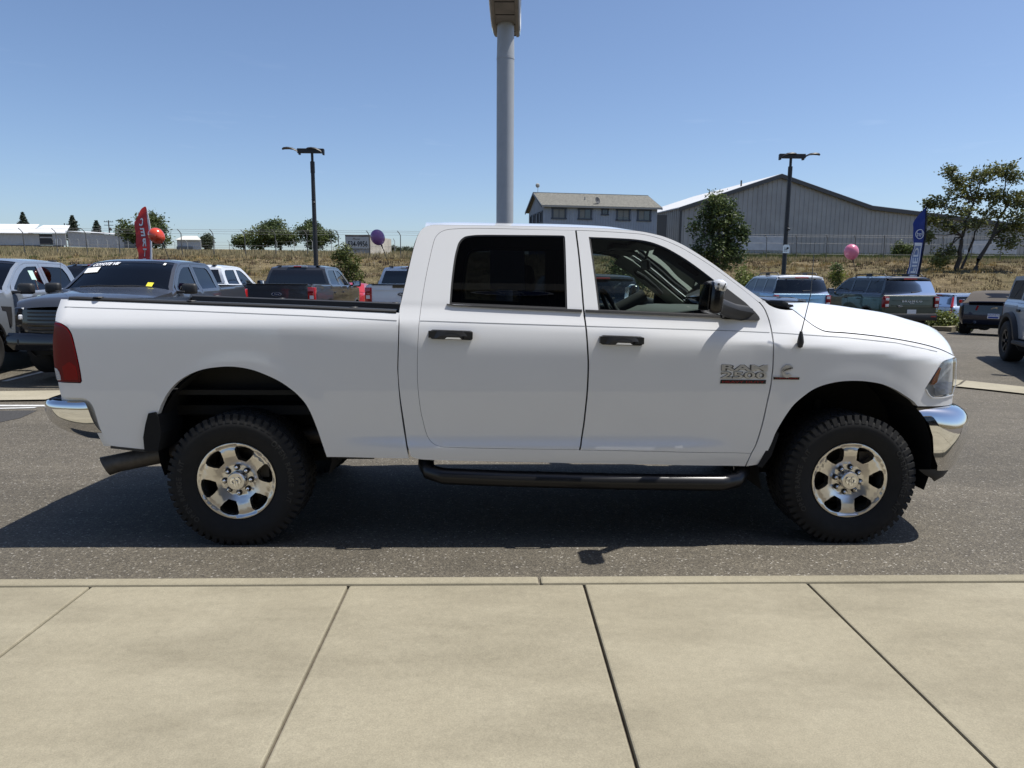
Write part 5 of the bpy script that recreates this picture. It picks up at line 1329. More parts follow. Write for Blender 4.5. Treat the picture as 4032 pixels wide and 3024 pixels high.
# ---- low two-door with a fabric or metal top
def coupe(label, loc, heading, m, m_top, group, name, cat, plate=None):
    t = thing(name, label, cat, (loc[0], loc[1], float(lot_z(*loc[:2]))+.012), heading, 0, group)
    wf = width_fn(.955, -.97, 3.60, .99, .72, .42, (.35, .16), (.60, .26))
    WB = 2.72
    lower = [(-.84, .36), (-.93, .48), (-.975, .74), (-.955, .95), (-.88, 1.0), (-.30, 1.005), (.4, .965), (1.1, .945), (1.95, .955), (2.2, .955), (3.0, .90), (3.42, .79), (3.58, .64), (3.60, .42), (3.5, .26), (3.14, .26)]
    lower += arch(WB, .33, .365, .26)+[(2.3, .24), (.42, .24)]+arch(0, .33, .365, .26)+[(-.40, .30)]
    dr = [(.62, .945), (1.80, .94), (1.90, .80), (1.86, .32), (.80, .32), (.60, .60)]
    closed_body(t, wf, lower, [], m, [dr])
    upper = [(-.22, 1.000), (.06, 1.17), (.32, 1.30), (.60, 1.355), (1.0, 1.355), (1.22, 1.315), (1.92, .965), (1.1, .949), (.4, .969), (-.18, 1.001)]
    w1 = [(.50, 1.00), (.56, 1.22), (.72, 1.285), (1.02, 1.29), (1.20, 1.25), (1.72, .985), (1.1, .975)]
    skin('top_side', upper, wf, m_top, t, holes=[w1], h=.12, thick=.03, off=-.004); panes(wf, [w1], G_MED, t)
    loft('hood', rows_of([(2.0, .955), (2.2, .955), (3.0, .90), (3.42, .79), (3.58, .64)], wf), m, t, ny=13, crown=.085, p=2.6, direction=(.25, .97))
    top = rows_of([(-.22, 1.003), (.06, 1.17), (.32, 1.30), (.60, 1.355), (1.0, 1.355), (1.22, 1.315)], wf)
    loft('roof', top, m_top, t, ny=15, crown=[.05, .05, .045, .04, .04, .04], p=2.8, direction=(-.25, .97))
    rw = rows_of([(-.02, 1.12), (.24, 1.262)], wf); loft('rear_window', rw, G_DARK if m_top is m else glass('soft_top_glass', (.20, .22, .23)), t, ny=11, crown=.047, p=2.8, direction=(-.25, .97), ws=.70, off=.010)
    loft('windshield', rows_of([(1.22, 1.315), (1.92, .965)], wf), G_MED, t, ny=11, crown=.10, p=2.2, direction=(.7, .35), ws=.96)
    loft('cowl', rows_of([(1.88, .965), (2.06, .96)], wf, inset=.03), M_TRIM, t, ny=9, crown=.09, p=2.4, direction=(.6, .5))
    loft('boot_lid', rows_of([(-.20, 1.003), (-.88, 1.003)], wf), m, t, ny=13, crown=.035, p=2.5, direction=(0, 1))
    loft('spoiler', [(-.82, 1.035, .70), (-.97, 1.065, .68), (-.98, 1.045, .68), (-.90, 1.0, .68)], m, t, ny=11, crown=.04, p=2.5, direction=(-.8, .4))
    tail = loft('tail_panel', rows_of([(-.88, 1.0), (-.955, .95), (-.975, .74)], wf), M_GLOSSBLK if m_top is not m else m, t, ny=13, crown=.06, p=2.6, direction=(-1, 0))
    bum = loft('rear_bumper', rows_of([(-.975, .74), (-.985, .60), (-.93, .48), (-.84, .36)], wf), m, t, ny=13, crown=.09, p=2.6, direction=(-1, 0))
    for s in (-1, 1):
        lb = MB()
        for k in range(3): lb.box((-1.005-.012*k*0+.030*(2-k), s*(.44+.115*(2-k)), .865), (.02, .075, .15), (.25, 0, s*.22), bev=.006)
        lb.build('tail_light', M_REDLENS, t)
        MB().tube([(-.90, s*.50, .36), (-1.02, s*.50, .355)], .05, 12, cap=False).build('exhaust_tip', M_CHROME, bum)
        plain_mirror(t, wf, 1.74, .95, s, m, (.12, .20, .13))
    if plate:
        p = MB().box((-1.085, 0, .63), (.012, .31, .155), bev=.004).build('licence_plate', M_CLEARLENS, bum)
        text('plate_lettering', plate, .085, mat('plate_blue', (.03, .06, .30), rough=.5), p, (-1.093, 0, .665), (R(90), 0, R(-90)), extrude=.002, sx=.82)
        MB().box((-1.092, 0, .592), (.003, .26, .05)).build('plate_band', mat('plate_blue', (.03, .06, .30)), p)
    e = MB(); e.prism([(-.10, -.02), (-.05, .02), (.02, .025), (.09, .045), (.07, .015), (.10, -.03), (.03, -.005), (-.04, -.005), (-.07, -.035)], -.004, .004)
    e.build('tail_emblem', M_CHROME, tail, (-1.025, 0, .87), (0, 0, R(-90)))
    loft('front_panel', rows_of([(3.58, .64), (3.60, .42), (3.5, .26)], wf), M_TRIM, t, ny=13, crown=.16, p=2.4, direction=(1, 0))
    for s in (-1, 1): MB().box((3.50, s*.66, .64), (.14, .28, .08), (0, 0, s*-.5), bev=.02).build('headlight', M_CLEARLENS, t, smooth=True)
    for x in (0, WB):
        for s in (-1, 1): bg_wheel(t, x, s*.93, .335, 5, M_BLACKMETAL, .25, rim_frac=.72)
        A = np.array([[(x+.37*math.cos(a), y, .33+.37*math.sin(a)) for y in (-.86, 0, .86)] for a in np.linspace(-.1, math.pi+.1, 12)])
        MB().grid(A).build('wheel_housing', M_UNDER, t)
    MB().box((1.3, 0, .32), (4.1, 1.4, .16)).box((-.6, 0, .42), (.6, 1.5, .1)).build('chassis', M_UNDER, t)
    seats(t, (.95,), .36, .55, 1.02); seats(t, (.30,), .36, .60, .95)
    return t

# ---- tall boxy off-roader with big tyres
def offroader(label, loc, heading, m, group):
    t = thing('off_road_vehicle', label, 'SUV', (loc[0], loc[1], float(lot_z(*loc[:2]))+.012), heading, 0, group)
    wf = width_fn(.93, -.76, 3.70, 1.22, .95, .22, (.10, .04), (.35, .10), .015)
    WB = 2.95
    lower = [(-.66, .62), (-.755, .70), (-.765, 1.15), (-.74, 1.235), (.4, 1.235), (2.36, 1.24), (2.52, 1.215), (3.45, 1.19), (3.63, 1.12), (3.68, .95), (3.66, .62), (3.50, .56)]
    lower += arch(WB, .43, .50, .56)+[(2.42, .52), (.54, .52)]+arch(0, .43, .50, .56)
    rd_ = [(.30, 1.225), (1.20, 1.228), (1.20, .58), (.74, .58), (.58, .80), (.42, .95), (.32, 1.0)]; fd_ = [(1.22, 1.228), (2.26, 1.232), (2.26, .58), (1.22, .58)]
    b, drs = closed_body(t, wf, lower, [], m, [rd_, fd_])
    for d, x in zip(drs, (.50, 1.38)):
        for s, q in zip((-1, 1), d): MB().box((x, s*(float(wf(x, 1.08))+.012), 1.08), (.19, .045, .055), bev=.012).build('door_handle', M_TRIM, q, smooth=True)
    upper = [(-.735, 1.238), (-.70, 1.70), (-.62, 1.78), (.40, 1.79), (1.62, 1.79), (1.80, 1.73), (2.28, 1.245), (.4, 1.238)]
    w1 = [(-.62, 1.30), (-.59, 1.69), (.26, 1.70), (.30, 1.30)]; w2 = [(.40, 1.29), (.38, 1.70), (1.14, 1.70), (1.16, 1.29)]; w3 = [(1.26, 1.29), (1.26, 1.70), (1.62, 1.69), (2.08, 1.29)]
    skin('cabin', upper, wf, m, t, holes=[w1, w2, w3], h=.14, thick=.03, off=-.004); panes(wf, [w1, w2, w3], [G_DARK, G_DARK, G_MED], t)
    loft('roof', rows_of([(-.70, 1.70), (-.62, 1.78), (.40, 1.79), (1.62, 1.79), (1.80, 1.73)], wf), m, t, ny=13, crown=[.0, .04, .05, .05, .05], p=4, direction=(0, 1))
    bk = rows_of([(-.70, 1.70), (-.735, 1.238)], wf); loft('hatch', bk, m, t, ny=9, crown=.03, direction=(-1, 0)); loft('rear_window', rows_of([(-.705, 1.66), (-.73, 1.29)], wf), G_DARK, t, ny=9, crown=.03, direction=(-1, 0), ws=.84, off=.006)
    loft('tailgate', rows_of([(-.74, 1.235), (-.765, 1.15), (-.755, .70), (-.66, .62)], wf), m, t, ny=9, crown=.03, direction=(-1, 0))
    sw = link('spare_wheel', tyre_mesh('tyre', .42, .22, .26, M_RUBBER, n=36), None, t, (-1.06, .08, 1.02), (0, 0, R(-90)))
    loft('hood', rows_of([(2.36, 1.24), (2.52, 1.215), (3.45, 1.19), (3.63, 1.12)], wf), m, t, ny=13, crown=.05, p=4, direction=(.1, 1))
    loft('windshield', rows_of([(1.80, 1.73), (2.28, 1.245)], wf), G_MED, t, ny=11, crown=.05, p=2.5, direction=(.8, .3), ws=.95)
    loft('cowl', rows_of([(2.24, 1.25), (2.44, 1.232)], wf, inset=.03), M_TRIM, t, ny=7, crown=.05, direction=(.5, .5))
    loft('front_panel', rows_of([(3.63, 1.12), (3.68, .95), (3.66, .62)], wf), M_TRIM, t, ny=9, crown=.06, direction=(1, 0))
    MB().box((3.76, 0, .66), (.24, 1.8, .22), bev=.05).build('front_bumper', M_TRIM, t); MB().box((-.82, 0, .66), (.18, 1.8, .18), bev=.04).build('rear_bumper', M_TRIM, t)
    for s in (-1, 1):
        MB().lathe([(0, .03), (.10, .02), (.11, -.04)], 18, 'x', (3.72, s*.66, .98)).build('headlight', M_CLEARLENS, t, smooth=True)
        MB().box((-.77, s*.86, 1.0), (.05, .10, .40), bev=.015).build('tail_light', M_GLOSSBLK, t)
        MB().tube([(.55, s*.80, .47), (.60, s*.99, .44), (2.35, s*.99, .44), (2.40, s*.80, .47)], .045, 8).box((1.5, s*.96, .475), (1.7, .16, .03), bev=.01).build('running_board', M_TRIM, t)
        plain_mirror(t, wf, 2.1, 1.30, s, M_TRIM)
    for x in (0, WB):
        flares(t, wf, x, .43, .50, M_TRIM, .115, .085, -.30)
        for s in (-1, 1): bg_wheel(t, x, s*1.0, .43, 6, M_BLACKMETAL, .30, rubber=M_RUBBER, rim_frac=.56)
        A = np.array([[(x+.51*math.cos(a), y, .43+.51*math.sin(a)) for y in (-.93, 0, .93)] for a in np.linspace(-.1, math.pi+.1, 12)])
        MB().grid(A).build('wheel_housing', M_UNDER, t)
    MB().box((1.45, 0, .55), (4.1, 1.2, .2)).box((.8, 0, .70), (2.9, 1.6, .05)).build('chassis', M_UNDER, t)
    MB().tube([(0, -.9, .43), (0, .9, .43)], .06, 8).tube([(WB, -.9, .43), (WB, .9, .43)], .06, 8).build('axles', M_UNDER, t)
    seats(t, (1.5, .60), .38, .90, 1.32)
    return t

P_SILVER = paint('silver_blue_paint', (.36, .40, .45), flake=.55); P_DKGREY = paint('dark_grey_paint', (.060, .064, .075), flake=.35)
P_CARBON = paint('carbon_grey_paint', (.045, .046, .050), flake=.30); P_BLACK = paint('black_paint', (.008, .008, .010))
P_WHITE2 = paint('bright_white_paint', (.68, .70, .73)); P_RED = paint('red_paint', (.42, .010, .018)); P_BLUE = paint('pale_blue_paint', (.23, .46, .66))
P_GREEN = paint('dark_green_paint', (.006, .024, .012), flake=.0); P_SILVER2 = paint('silver_paint', (.40, .47, .60), flake=.4)
P_NAVY = paint('navy_paint', (.010, .014, .035), flake=.2); P_PALEGREY = paint('pale_grey_paint', (.40, .42, .44))
M_TAN = mat('tan_canvas', (.095, .082, .070), rough=.95, noise=(30, .1))
LOT = 'vehicles parked on the lot behind the white pickup'
c1 = crew_cab('silver pickup with black mirrors, cut off by the left edge of the photo', (-9.62, 15.35), R(274), P_SILVER, LOT, M_BLACKMETAL, M_TRIM, windows=[G_DARK, G_MED])
c2 = crew_cab('dark grey pickup facing the street with white lettering across its windshield', (-6.86, 15.75), R(272.5), P_DKGREY, LOT, M_BLACKMETAL, M_TRIM, grille=True, windows=[G_DARK, G_DARK])
c3 = crew_cab('black pickup mostly hidden between the silver pickup and the dark grey one', (-11.5, 19.8), R(89), P_BLACK, LOT, M_BLACKMETAL)
c4 = crew_cab('white pickup cab showing behind the bed of the dark grey pickup', (-8.66, 19.9), R(90), P_WHITE2, LOT, M_ALU_DK, windows=[G_MED, G_LIGHT])
c5 = crew_cab('charcoal pickup seen from behind with an oval emblem and red tail lights', (-5.66, 19.75), R(88.5), P_CARBON, LOT, M_ALU, script='Ford')
c6 = crew_cab('white pickup seen from behind, partly hidden by the cab of the big white pickup', (-2.50, 20.3), R(90), P_WHITE2, LOT, M_ALU, script='Ford', tail_trim=True)
# windshield lettering, price sheet and stickers on the dark grey pickup (they belong to its glass)
wsh = [o for o in c2.children if o.name.startswith('windshield') and 'border' not in o.name][0]
M_WLET = mat('white_vinyl', (.75, .76, .78), rough=.6); M_PAPER = mat('paper', (.74, .75, .73), rough=.8); M_YEL = mat('yellow_paper', (.70, .62, .04), rough=.8); M_MINT = mat('mint_paper', (.52, .74, .66), rough=.8)
def on_screen(y, fz):
    """point on the pickup's windshield: y across, fz 0 at the base .. 1 at the roof"""
    P = np.array([(3.04, 1.375), (2.78, 1.555), (2.48, 1.755), (2.24, 1.87)]); q = np.array([np.interp(fz, [0, .36, .72, 1], P[:, 0]), np.interp(fz, [0, .36, .72, 1], P[:, 1])])
    w = float(width_fn(1.005, -1.22, 4.58, 1.36, 1.05, .36, (.16, .07), (.60, .20))(q[0], q[1]))*.95
    c = .12*(1-min(1, abs(y)/w)**2.2)
    return np.array([q[0]+.7*c, y, q[1]+.35*c])
def sheet_on_screen(name, y0, y1, f0, f1, m, lift=.012, me=None):
    """wrap a flat rectangle (or lettering mesh filling it) onto the windshield"""
    if me is None:
        V = [on_screen(y0+(y1-y0)*a, f0+(f1-f0)*b)+np.array([.7, 0, .7])*lift for b in np.linspace(0, 1, 4) for a in np.linspace(0, 1, 4)]
        mb = MB().grid(np.array(V).reshape(4, 4, 3)); return mb.build(name, m, wsh)
    xs = [v.co.x for v in me.vertices]; ys = [v.co.y for v in me.vertices]
    for v in me.vertices:
        a = (v.co.x-min(xs))/(max(xs)-min(xs)); b = (v.co.y-min(ys))/(max(ys)-min(ys))
        v.co = on_screen(y0+(y1-y0)*a, f0+(f1-f0)*b)+np.array([.7, 0, .7])*lift
    me.materials.append(m); return link(name, me, None, wsh)
sheet_on_screen('screen_lettering', -.70, -.20, .80, .93, M_WLET, me=text_mesh('COYOTE V8!', .14, extrude=0, bold=.006, shear=.25))
sheet_on_screen('price_sheet', -.76, -.50, .56, .74, M_PAPER); sheet_on_screen('yellow_sticker', .50, .60, .08, .22, M_YEL); sheet_on_screen('white_tag', .56, .60, .86, .95, M_PAPER)
wip2 = MB()
for y0 in (-.60, .0): wip2.tube([on_screen(y0, .02)+np.array([.02, 0, .03]), on_screen(y0+.3, .06)+np.array([.02, 0, .02]), on_screen(y0+.62, .04)+np.array([.02, 0, .02])], .011, 5)
wip2.build('wiper', M_TRIM, wsh)
wf1 = width_fn(1.005, -1.22, 4.58, 1.36, 1.05, .36, (.16, .07), (.60, .20))
skin('window_sheet', [(1.93, 1.46), (1.93, 1.73), (2.08, 1.73), (2.08, 1.46)], wf1, M_MINT, c1, h=.2, thick=.002, off=-.008, sides=(1,))
MB().prism([(3.02, 1.10), (3.30, 1.12), (3.28, 1.05), (3.18, 1.03), (3.10, .78), (3.05, .76), (3.02, .95)], .985, 1.008).build('fender_vent', M_TRIM, c1)

coupe('red car, a sliver of its hood showing between the charcoal and white tailgates', (-6.10, 28.6), R(90), P_RED, P_RED, LOT, 'red_car', 'car')
ex = sport_suv('dark sport utility seen through the pickup\'s front window, with a sticker on its tailgate', (2.02, 15.0), R(96), paint('slate_paint', (.035, .032, .030), flake=.3), paint('slate_paint', (.035, .032, .030)), LOT, dims=(1.1, 1.06, .985), rails=False)
st_ = MB().box((-.95, -.52, .93), (.006, .26, .20)).build('tailgate_sticker', M_PAPER, ex)
text('sticker_lettering', 'TRACKER', .055, M_TRIM, st_, (-.955, -.52, .985), (R(90), 0, R(-90)), extrude=.001, bold=.001, sx=.85)
for k in range(3): MB().box((-.954, -.52, .935-k*.03), (.002, .20 if k < 2 else .12, .010)).build('sticker_line', M_TRIM, st_)
hb = sport_suv('dark grey hatchback with a rounded roof behind the pickup\'s windshield', (4.75, 12.4), R(163), P_DKGREY, P_DKGREY, LOT, dims=(.95, .97, .80), rails=False, tails='wide', name='hatchback', cat='car')
bl = sport_suv('pale blue sport utility with a white roof, seen from behind', (9.80, 23.0), R(90), P_BLUE, P_WHITE2, LOT, word='BRONCO', word_m=mat('pale_lettering', (.42, .55, .66), rough=.4))
gn = sport_suv('dark green sport utility with a black roof and silver lettering on its tailgate', (13.10, 22.7), R(93.5), P_GREEN, P_BLACK, LOT, word='BRONCO', sub='SPORT')
oval_badge(gn, (-.945, .40, .84), (.15, .06), 'rear', 'Ford')
cv = sport_suv('silver blue wagon with tall red tail lights beyond the green planting', (19.15, 28.9), R(14), P_SILVER2, P_SILVER2, LOT, dims=(1.03, .97, .93), rails=False, tails='tall', pillar=P_SILVER2, name='station_wagon', cat='car')
mu_ = coupe('navy convertible with its tan fabric top up, seen from behind', (16.0, 21.9), R(50), P_NAVY, M_TAN, LOT, 'convertible_car', 'car', plate='GROVETZ')
br = offroader('pale grey off-roader with big black tyres, cut off by the right edge of the photo', (11.78, 14.15), R(247), P_PALEGREY, LOT)

oval_badge(show, (.45, .02, 7.12), (1.5, .34), 'north', 'Ford', m_face=mat('sign_blue', (.012, .04, .16), rough=.3), m_line=mat('sign_white', (.7, .7, .7), rough=.4), th=.06)

# ------------------------------------------------------------------ poles, signs, flags, balloons
M_POLE = mat('black_pole_paint', (.016, .016, .018), rough=.5)
def lot_lamp(label, x, y, side, extra):
    t = thing('street_lamp', label, 'street lamp', (x, y, float(lot_z(x, y))), 0, 0, 'twin-headed lamps on the lot')
    p = MB().tube([(0, 0, 0), (0, 0, 3.0), (0, 0, 5.55)], [.095, .082, .070], 14); p.build('pole', M_POLE, t, smooth=True)
    c = MB().tube([(0, 0, 5.45), (0, 0, 5.86)], .082, 14).tube([(0, 0, 5.8), (0, 0, 6.22)], .05, 12); c.build('pole_cap', M_POLE, t, smooth=True, sharp=40)
    MB().box((0.05*side, 0, 6.24), (.98, .12, .165), bev=.01).build('crossarm', M_POLE, t)
    MB().lathe([(0, 0), (.2, 0), (.2, .55), (.16, .60), (0, .60)], 16, 'z').build('pole_base', mat('base_concrete', (.36, .34, .30), rough=.9), t)
    for dx in (-.42, .46):
        xr = dx*side; h = MB(); sd = side
        prof = [(0, -.10, .055), (.10, .0, .10), (.26, .075, .155), (.42, .095, .165), (.56, .085, .12), (.63, .06, .05)]
        A = []
        for (u, zc, hw_) in prof:
            th = .05 if u > .05 else .07
            A.append([(xr+sd*u, k*hw_, 6.24+zc+zz*th) for k, zz in ((-1, -.3), (-.8, .5), (0, .8), (.8, .5), (1, -.3), (.8, -.5), (-.8, -.5), (-1, -.3))])
        h.grid(np.array(A)); hd = h.build('lamp_head', M_POLE, t, smooth=True, sharp=50)
        A = [[(xr+sd*u, k*.115, 6.24+.052+.05*u) for k in (-1, 1)] for u in (.20, .48)]
        MB().grid(np.array(A)).build('lamp_panel', mat('led_panel', (.42, .38, .30), rough=.4), hd)
        MB().box((xr, 0, 6.20), (.06, .13, .20)).build('lamp_bracket', M_POLE, hd)
    cm = MB(); zz = extra
    cm.box((.03, -.10, zz), (.07, .16, .07), (.5, 0, .5), bev=.015).box((0, -.08, zz+.10), (.12, .03, .02)).build('security_camera', M_POLE, t)
    return t
lot_lamp('black twin-headed street lamp behind the charcoal pickup', -6.77, 27.0, -1, 4.38)
lr = lot_lamp('black twin-headed street lamp with a white notice, in front of the grey warehouse', 11.17, 27.0, 1, 3.55)
ns = MB().prism([(-.13, -.16), (.13, -.16), (.13, .10), (.08, .16), (-.08, .16), (-.13, .10)], -.115, -.105).build('notice_board', M_CLEARLENS, lr, (.0, 0, 2.80))
for k in range(3): MB().box((-.03, -.117, -.08+k*.055), (.13, .002, .022)).build('notice_line', M_INT, ns)
MB().prism([(0, -.02), (.09, .0), (.09, .06), (.02, .07)], -.118, -.116).build('notice_symbol', M_POLE, ns)

sg = thing('sign_pylon', 'tall grey sign pole with the underside of an oval sign at its top', 'sign', (.315, 22.0, float(lot_z(.3, 22))))
M_GREYP = mat('grey_pole_paint', (.36, .38, .40), rough=.55, noise=(3, .05))
MB().tube([(0, 0, 0), (0, 0, 8.1)], .262, 32).build('pole', M_GREYP, sg, smooth=True, sharp=60)
MB().tube([(0, 0, 8.06), (0, 0, 8.12)], .268, 32).tube([(0, 0, 8.1), (0, 0, 9.6)], [.262, .235], 32).build('pole_top', M_GREYP, sg, smooth=True, sharp=60)
# oval cabinet standing along the view, its faces left and right
n = 56; aa, bb = 2.9, 1.25; zc = 10.30; rotz = R(-2.5)
def oval(k, x): return [(x, aa*k*math.cos(q), zc+bb*k*math.sin(q)) for q in np.linspace(0, 2*math.pi, n+1)]
A = [oval(1.0, -.40), oval(1.025, -.37), oval(1.03, -.30), oval(1.0, -.28), oval(1.0, 0), oval(1.0, .28), oval(1.03, .30), oval(1.025, .37), oval(1.0, .40)]
MB().grid(np.array(A)).build('sign_cabinet', mat('cabinet_metal', (.20, .18, .155), rough=.6, noise=(2.5, .2)), sg, None, (0, 0, rotz), smooth=True, sharp=40)
for s in (-1, 1):
    f = MB(); V = oval(1.0, s*.40)[:-1]; f.add(V, [tuple(range(n))]); fo = f.build('sign_face', mat('sign_face_blue', (.10, .17, .30), rough=.35), sg, None, (0, 0, rotz))
    MB().grid(np.array([oval(1.0, s*.405), oval(.985, s*.43), oval(.93, s*.43), oval(.92, s*.405)])).build('sign_rim', M_CLEARLENS, fo, smooth=True)
for k in range(-4, 5):
    q = R(-90)+k*.24
    MB().box((0, aa*1.003*math.cos(q), zc+bb*1.003*math.sin(q)), (.55, .02, .02)).build('cabinet_seam', M_UNDER, sg, None, (0, 0, rotz))

def feather(label, name, base, top_z, wd, m, m_edge, lean, word, stacked):
    """feather banner seen from its back, so its lettering reads mirrored"""
    t = thing(name, label, 'flag', (base[0], base[1], float(land_z(*base))), 0, 0, 'feather banners')
    H = top_z-float(land_z(*base)); k = 34
    def curve(u): # pole line, bending over at the top
        return np.array([lean*u*H+(.0 if u < .72 else -.55*(u-.72)**1.6*H*.55), H*u])
    P = [curve(u) for u in np.linspace(0, 1, k)]
    MB().tube([(p[0], 0, p[1]) for p in P], [.022-.012*i/k for i in range(k)], 7).build('flag_pole', m_edge, t, smooth=True)
    def cloth(u, a):   # a: 0 at the pole, 1 at the free edge
        p = curve(u); w = wd*min(1, max(0, (1-u)/.13))**.62
        rip = .05*math.sin(u*19+a*4)*a+.03*math.sin(u*41+a*2)*a
        return (p[0]-w*a*(1-.06*math.sin(u*13)), .02+rip, p[1]-.12*a*w*0)
    A = [[cloth(u, a) for a in np.linspace(.02, 1, 7)] for u in np.linspace(.16, .998, 60)]
    c = MB().grid(np.array(A)).build('flag_cloth', m, t, smooth=True)
    E = [[cloth(u, a)[0:1]+(cloth(u, a)[1]-.006,)+cloth(u, a)[2:] for a in (.02, .12)] for u in np.linspace(.16, .99, 50)]
    MB().grid(np.array(E)).build('flag_sleeve', m_edge, c, smooth=True)
    return t, c, cloth, H
M_FRED = mat('red_banner', (.48, .050, .052), rough=.75, trans=.35); M_FBLUE = mat('blue_banner', (.016, .035, .20), rough=.6, trans=.25)
M_FWHITE = mat('white_banner', (.74, .74, .76), rough=.75); M_FPALE = mat('pale_banner', (.20, .25, .42), rough=.7)
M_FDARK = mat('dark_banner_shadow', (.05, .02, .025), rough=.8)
def cloth_letters(parent, cloth, ch, u0, u1, a0, a1, m, lift, bold=.02, rot90=False, mirror=True):
    me = text_mesh(ch, 1., extrude=0, bold=bold); xs = [v.co.x for v in me.vertices]; ys = [v.co.y for v in me.vertices]
    for v in me.vertices:
        p = (v.co.x-min(xs))/(max(xs)-min(xs)); q = (v.co.y-min(ys))/(max(ys)-min(ys))
        if rot90: p, q = q, p            # reading upwards, mirrored by the cloth's back
        if mirror and not rot90: p = 1-p
        c = cloth(u0+(u1-u0)*q, a1+(a0-a1)*p); v.co = (c[0], c[1]-lift, c[2])
    me.materials.append(m); return link('flag_lettering', me, None, parent)
fr, fc, cl, H = feather('red feather banner with stacked white letters behind the dark grey pickup', 'feather_flag', (-11.60, 24.0), 3.90, .50, M_FRED, M_FWHITE, .055, None, True)
for i, ch in enumerate('CERTIFIED'):
    u1 = .905-i*.085; u0 = u1-.068
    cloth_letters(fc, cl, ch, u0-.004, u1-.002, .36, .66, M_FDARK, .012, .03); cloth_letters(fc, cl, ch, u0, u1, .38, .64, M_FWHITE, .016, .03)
fb2, fc2, cl2, H2 = feather('blue feather banner with a pale panel of lettering behind the green sport utility', 'feather_flag', (16.62, 27.5), 4.45, .47, M_FBLUE, mat('navy_banner', (.008, .01, .03), rough=.7), .085, None, False)
PAN = [[(lambda c: (c[0], c[1]-.010, c[2]))(cl2(u, a)) for a in np.linspace(.22, .90, 6)] for u in np.linspace(.16, .70, 40)]
MB().grid(np.array(PAN)).build('flag_panel', M_FPALE, fc2, smooth=True)
for a0, a1, u0, u1 in ((.20, .27, .16, .715), (.86, .93, .16, .715), (.20, .93, .69, .715)):
    MB().grid(np.array([[(lambda c: (c[0], c[1]-.014, c[2]))(cl2(u, a)) for a in np.linspace(a0, a1, 4)] for u in np.linspace(u0, u1, 30)])).build('flag_border', M_FWHITE, fc2, smooth=True)
cloth_letters(fc2, cl2, 'CERTIFIED', .17, .675, .36, .78, M_FWHITE, .018, .02, rot90=True)
ov = [(lambda c: (c[0], c[1]-.016, c[2]))(cl2(.785+.040*math.sin(q), .50+.36*math.cos(q))) for q in np.linspace(0, 2*math.pi, 29)]
ov2 = [(lambda c: (c[0], c[1]-.016, c[2]))(cl2(.785+.034*math.sin(q), .50+.31*math.cos(q))) for q in np.linspace(0, 2*math.pi, 29)]
MB().grid(np.array([ov, ov2])).build('flag_emblem', M_FWHITE, fc2); cloth_letters(fc2, cl2, 'Ford', .765, .806, .26, .74, M_FWHITE, .018, .01)

def balloon(label, c, r, m, knot, tie):
    """latex balloon leaning on its stiff ribbon"""
    t = thing('balloon', label, 'balloon', c, 0, 0, 'balloons tied to the parked vehicles')
    d = (Vector(knot)-Vector(c)).normalized(); q = d.to_track_quat('-Z', 'Y')
    prof = [(0, r*1.08)]+[(r*math.sin(a), r*1.08*math.cos(a) if a < math.pi/2 else r*1.22*math.cos(a)) for a in np.linspace(.12, math.pi-.10, 22)]+[(.012, -r*1.25), (.010, -r*1.28), (.022, -r*1.34), (0, -r*1.34)]
    o = MB().lathe(prof, 32, 'z').build('balloon_skin', m, t, smooth=True, sharp=60); o.rotation_euler = q.to_euler()
    k0 = d*r*1.30; k1 = Vector(tie)-Vector(c)
    MB().lathe([(.0, .02), (.03, .0), (.012, -.05), (.008, -.11)], 10, 'z').build('balloon_clip', M_TRIM, t, tuple(k0), q.to_euler(), smooth=True)
    pts = [k0+(k1-k0)*u+Vector((.02*math.sin(u*3.1), 0, -.03*math.sin(u*math.pi))) for u in np.linspace(0, 1, 10)]
    MB().tube(pts, [.012-.006*u for u in np.linspace(0, 1, 10)], 5).build('balloon_stick', M_TRIM, t)
    return t
balloon('orange red balloon in front of the red feather banner', (-7.75, 16.5, 2.545), .168, mat('orange_latex', (.62, .060, .018), rough=.22, coat=.8), (-7.56, 16.5, 2.30), (-7.50, 16.5, 1.96))
balloon('purple balloon beside the white container with the phone number', (-3.44, 21.0, 2.80), .205, mat('purple_latex', (.30, .13, .33), rough=.30, coat=.5, trans=.2), (-3.30, 21.0, 2.50), (-3.11, 21.0, 1.96))
balloon('pink balloon floating over the dark green sport utility', (11.72, 23.0, 2.56), .225, mat('pink_latex', (.72, .21, .32), rough=.30, coat=.5, trans=.15), (11.82, 23.0, 2.2), (12.02, 23.1, 1.72))

# ------------------------------------------------------------------ kerbed bed of plants
isl = thing('planter_kerb', 'low concrete kerb around the green planting beside the green sport utility', 'kerb', (0, 0, 0))
zi = float(lot_z(16.3, 24.4))
for (x, y, l, a) in ((15.55, 25.05, .55, -.55), (16.05, 24.62, .62, -.65), (16.45, 24.75, .55, .6), (16.95, 25.25, .8, .75), (15.0, 25.4, .6, -.4)):
    MB().box((x, y, zi+.07), (l, .17, .22), (0, 0, a), bev=.02).build('kerb_block', M_CURB, isl)

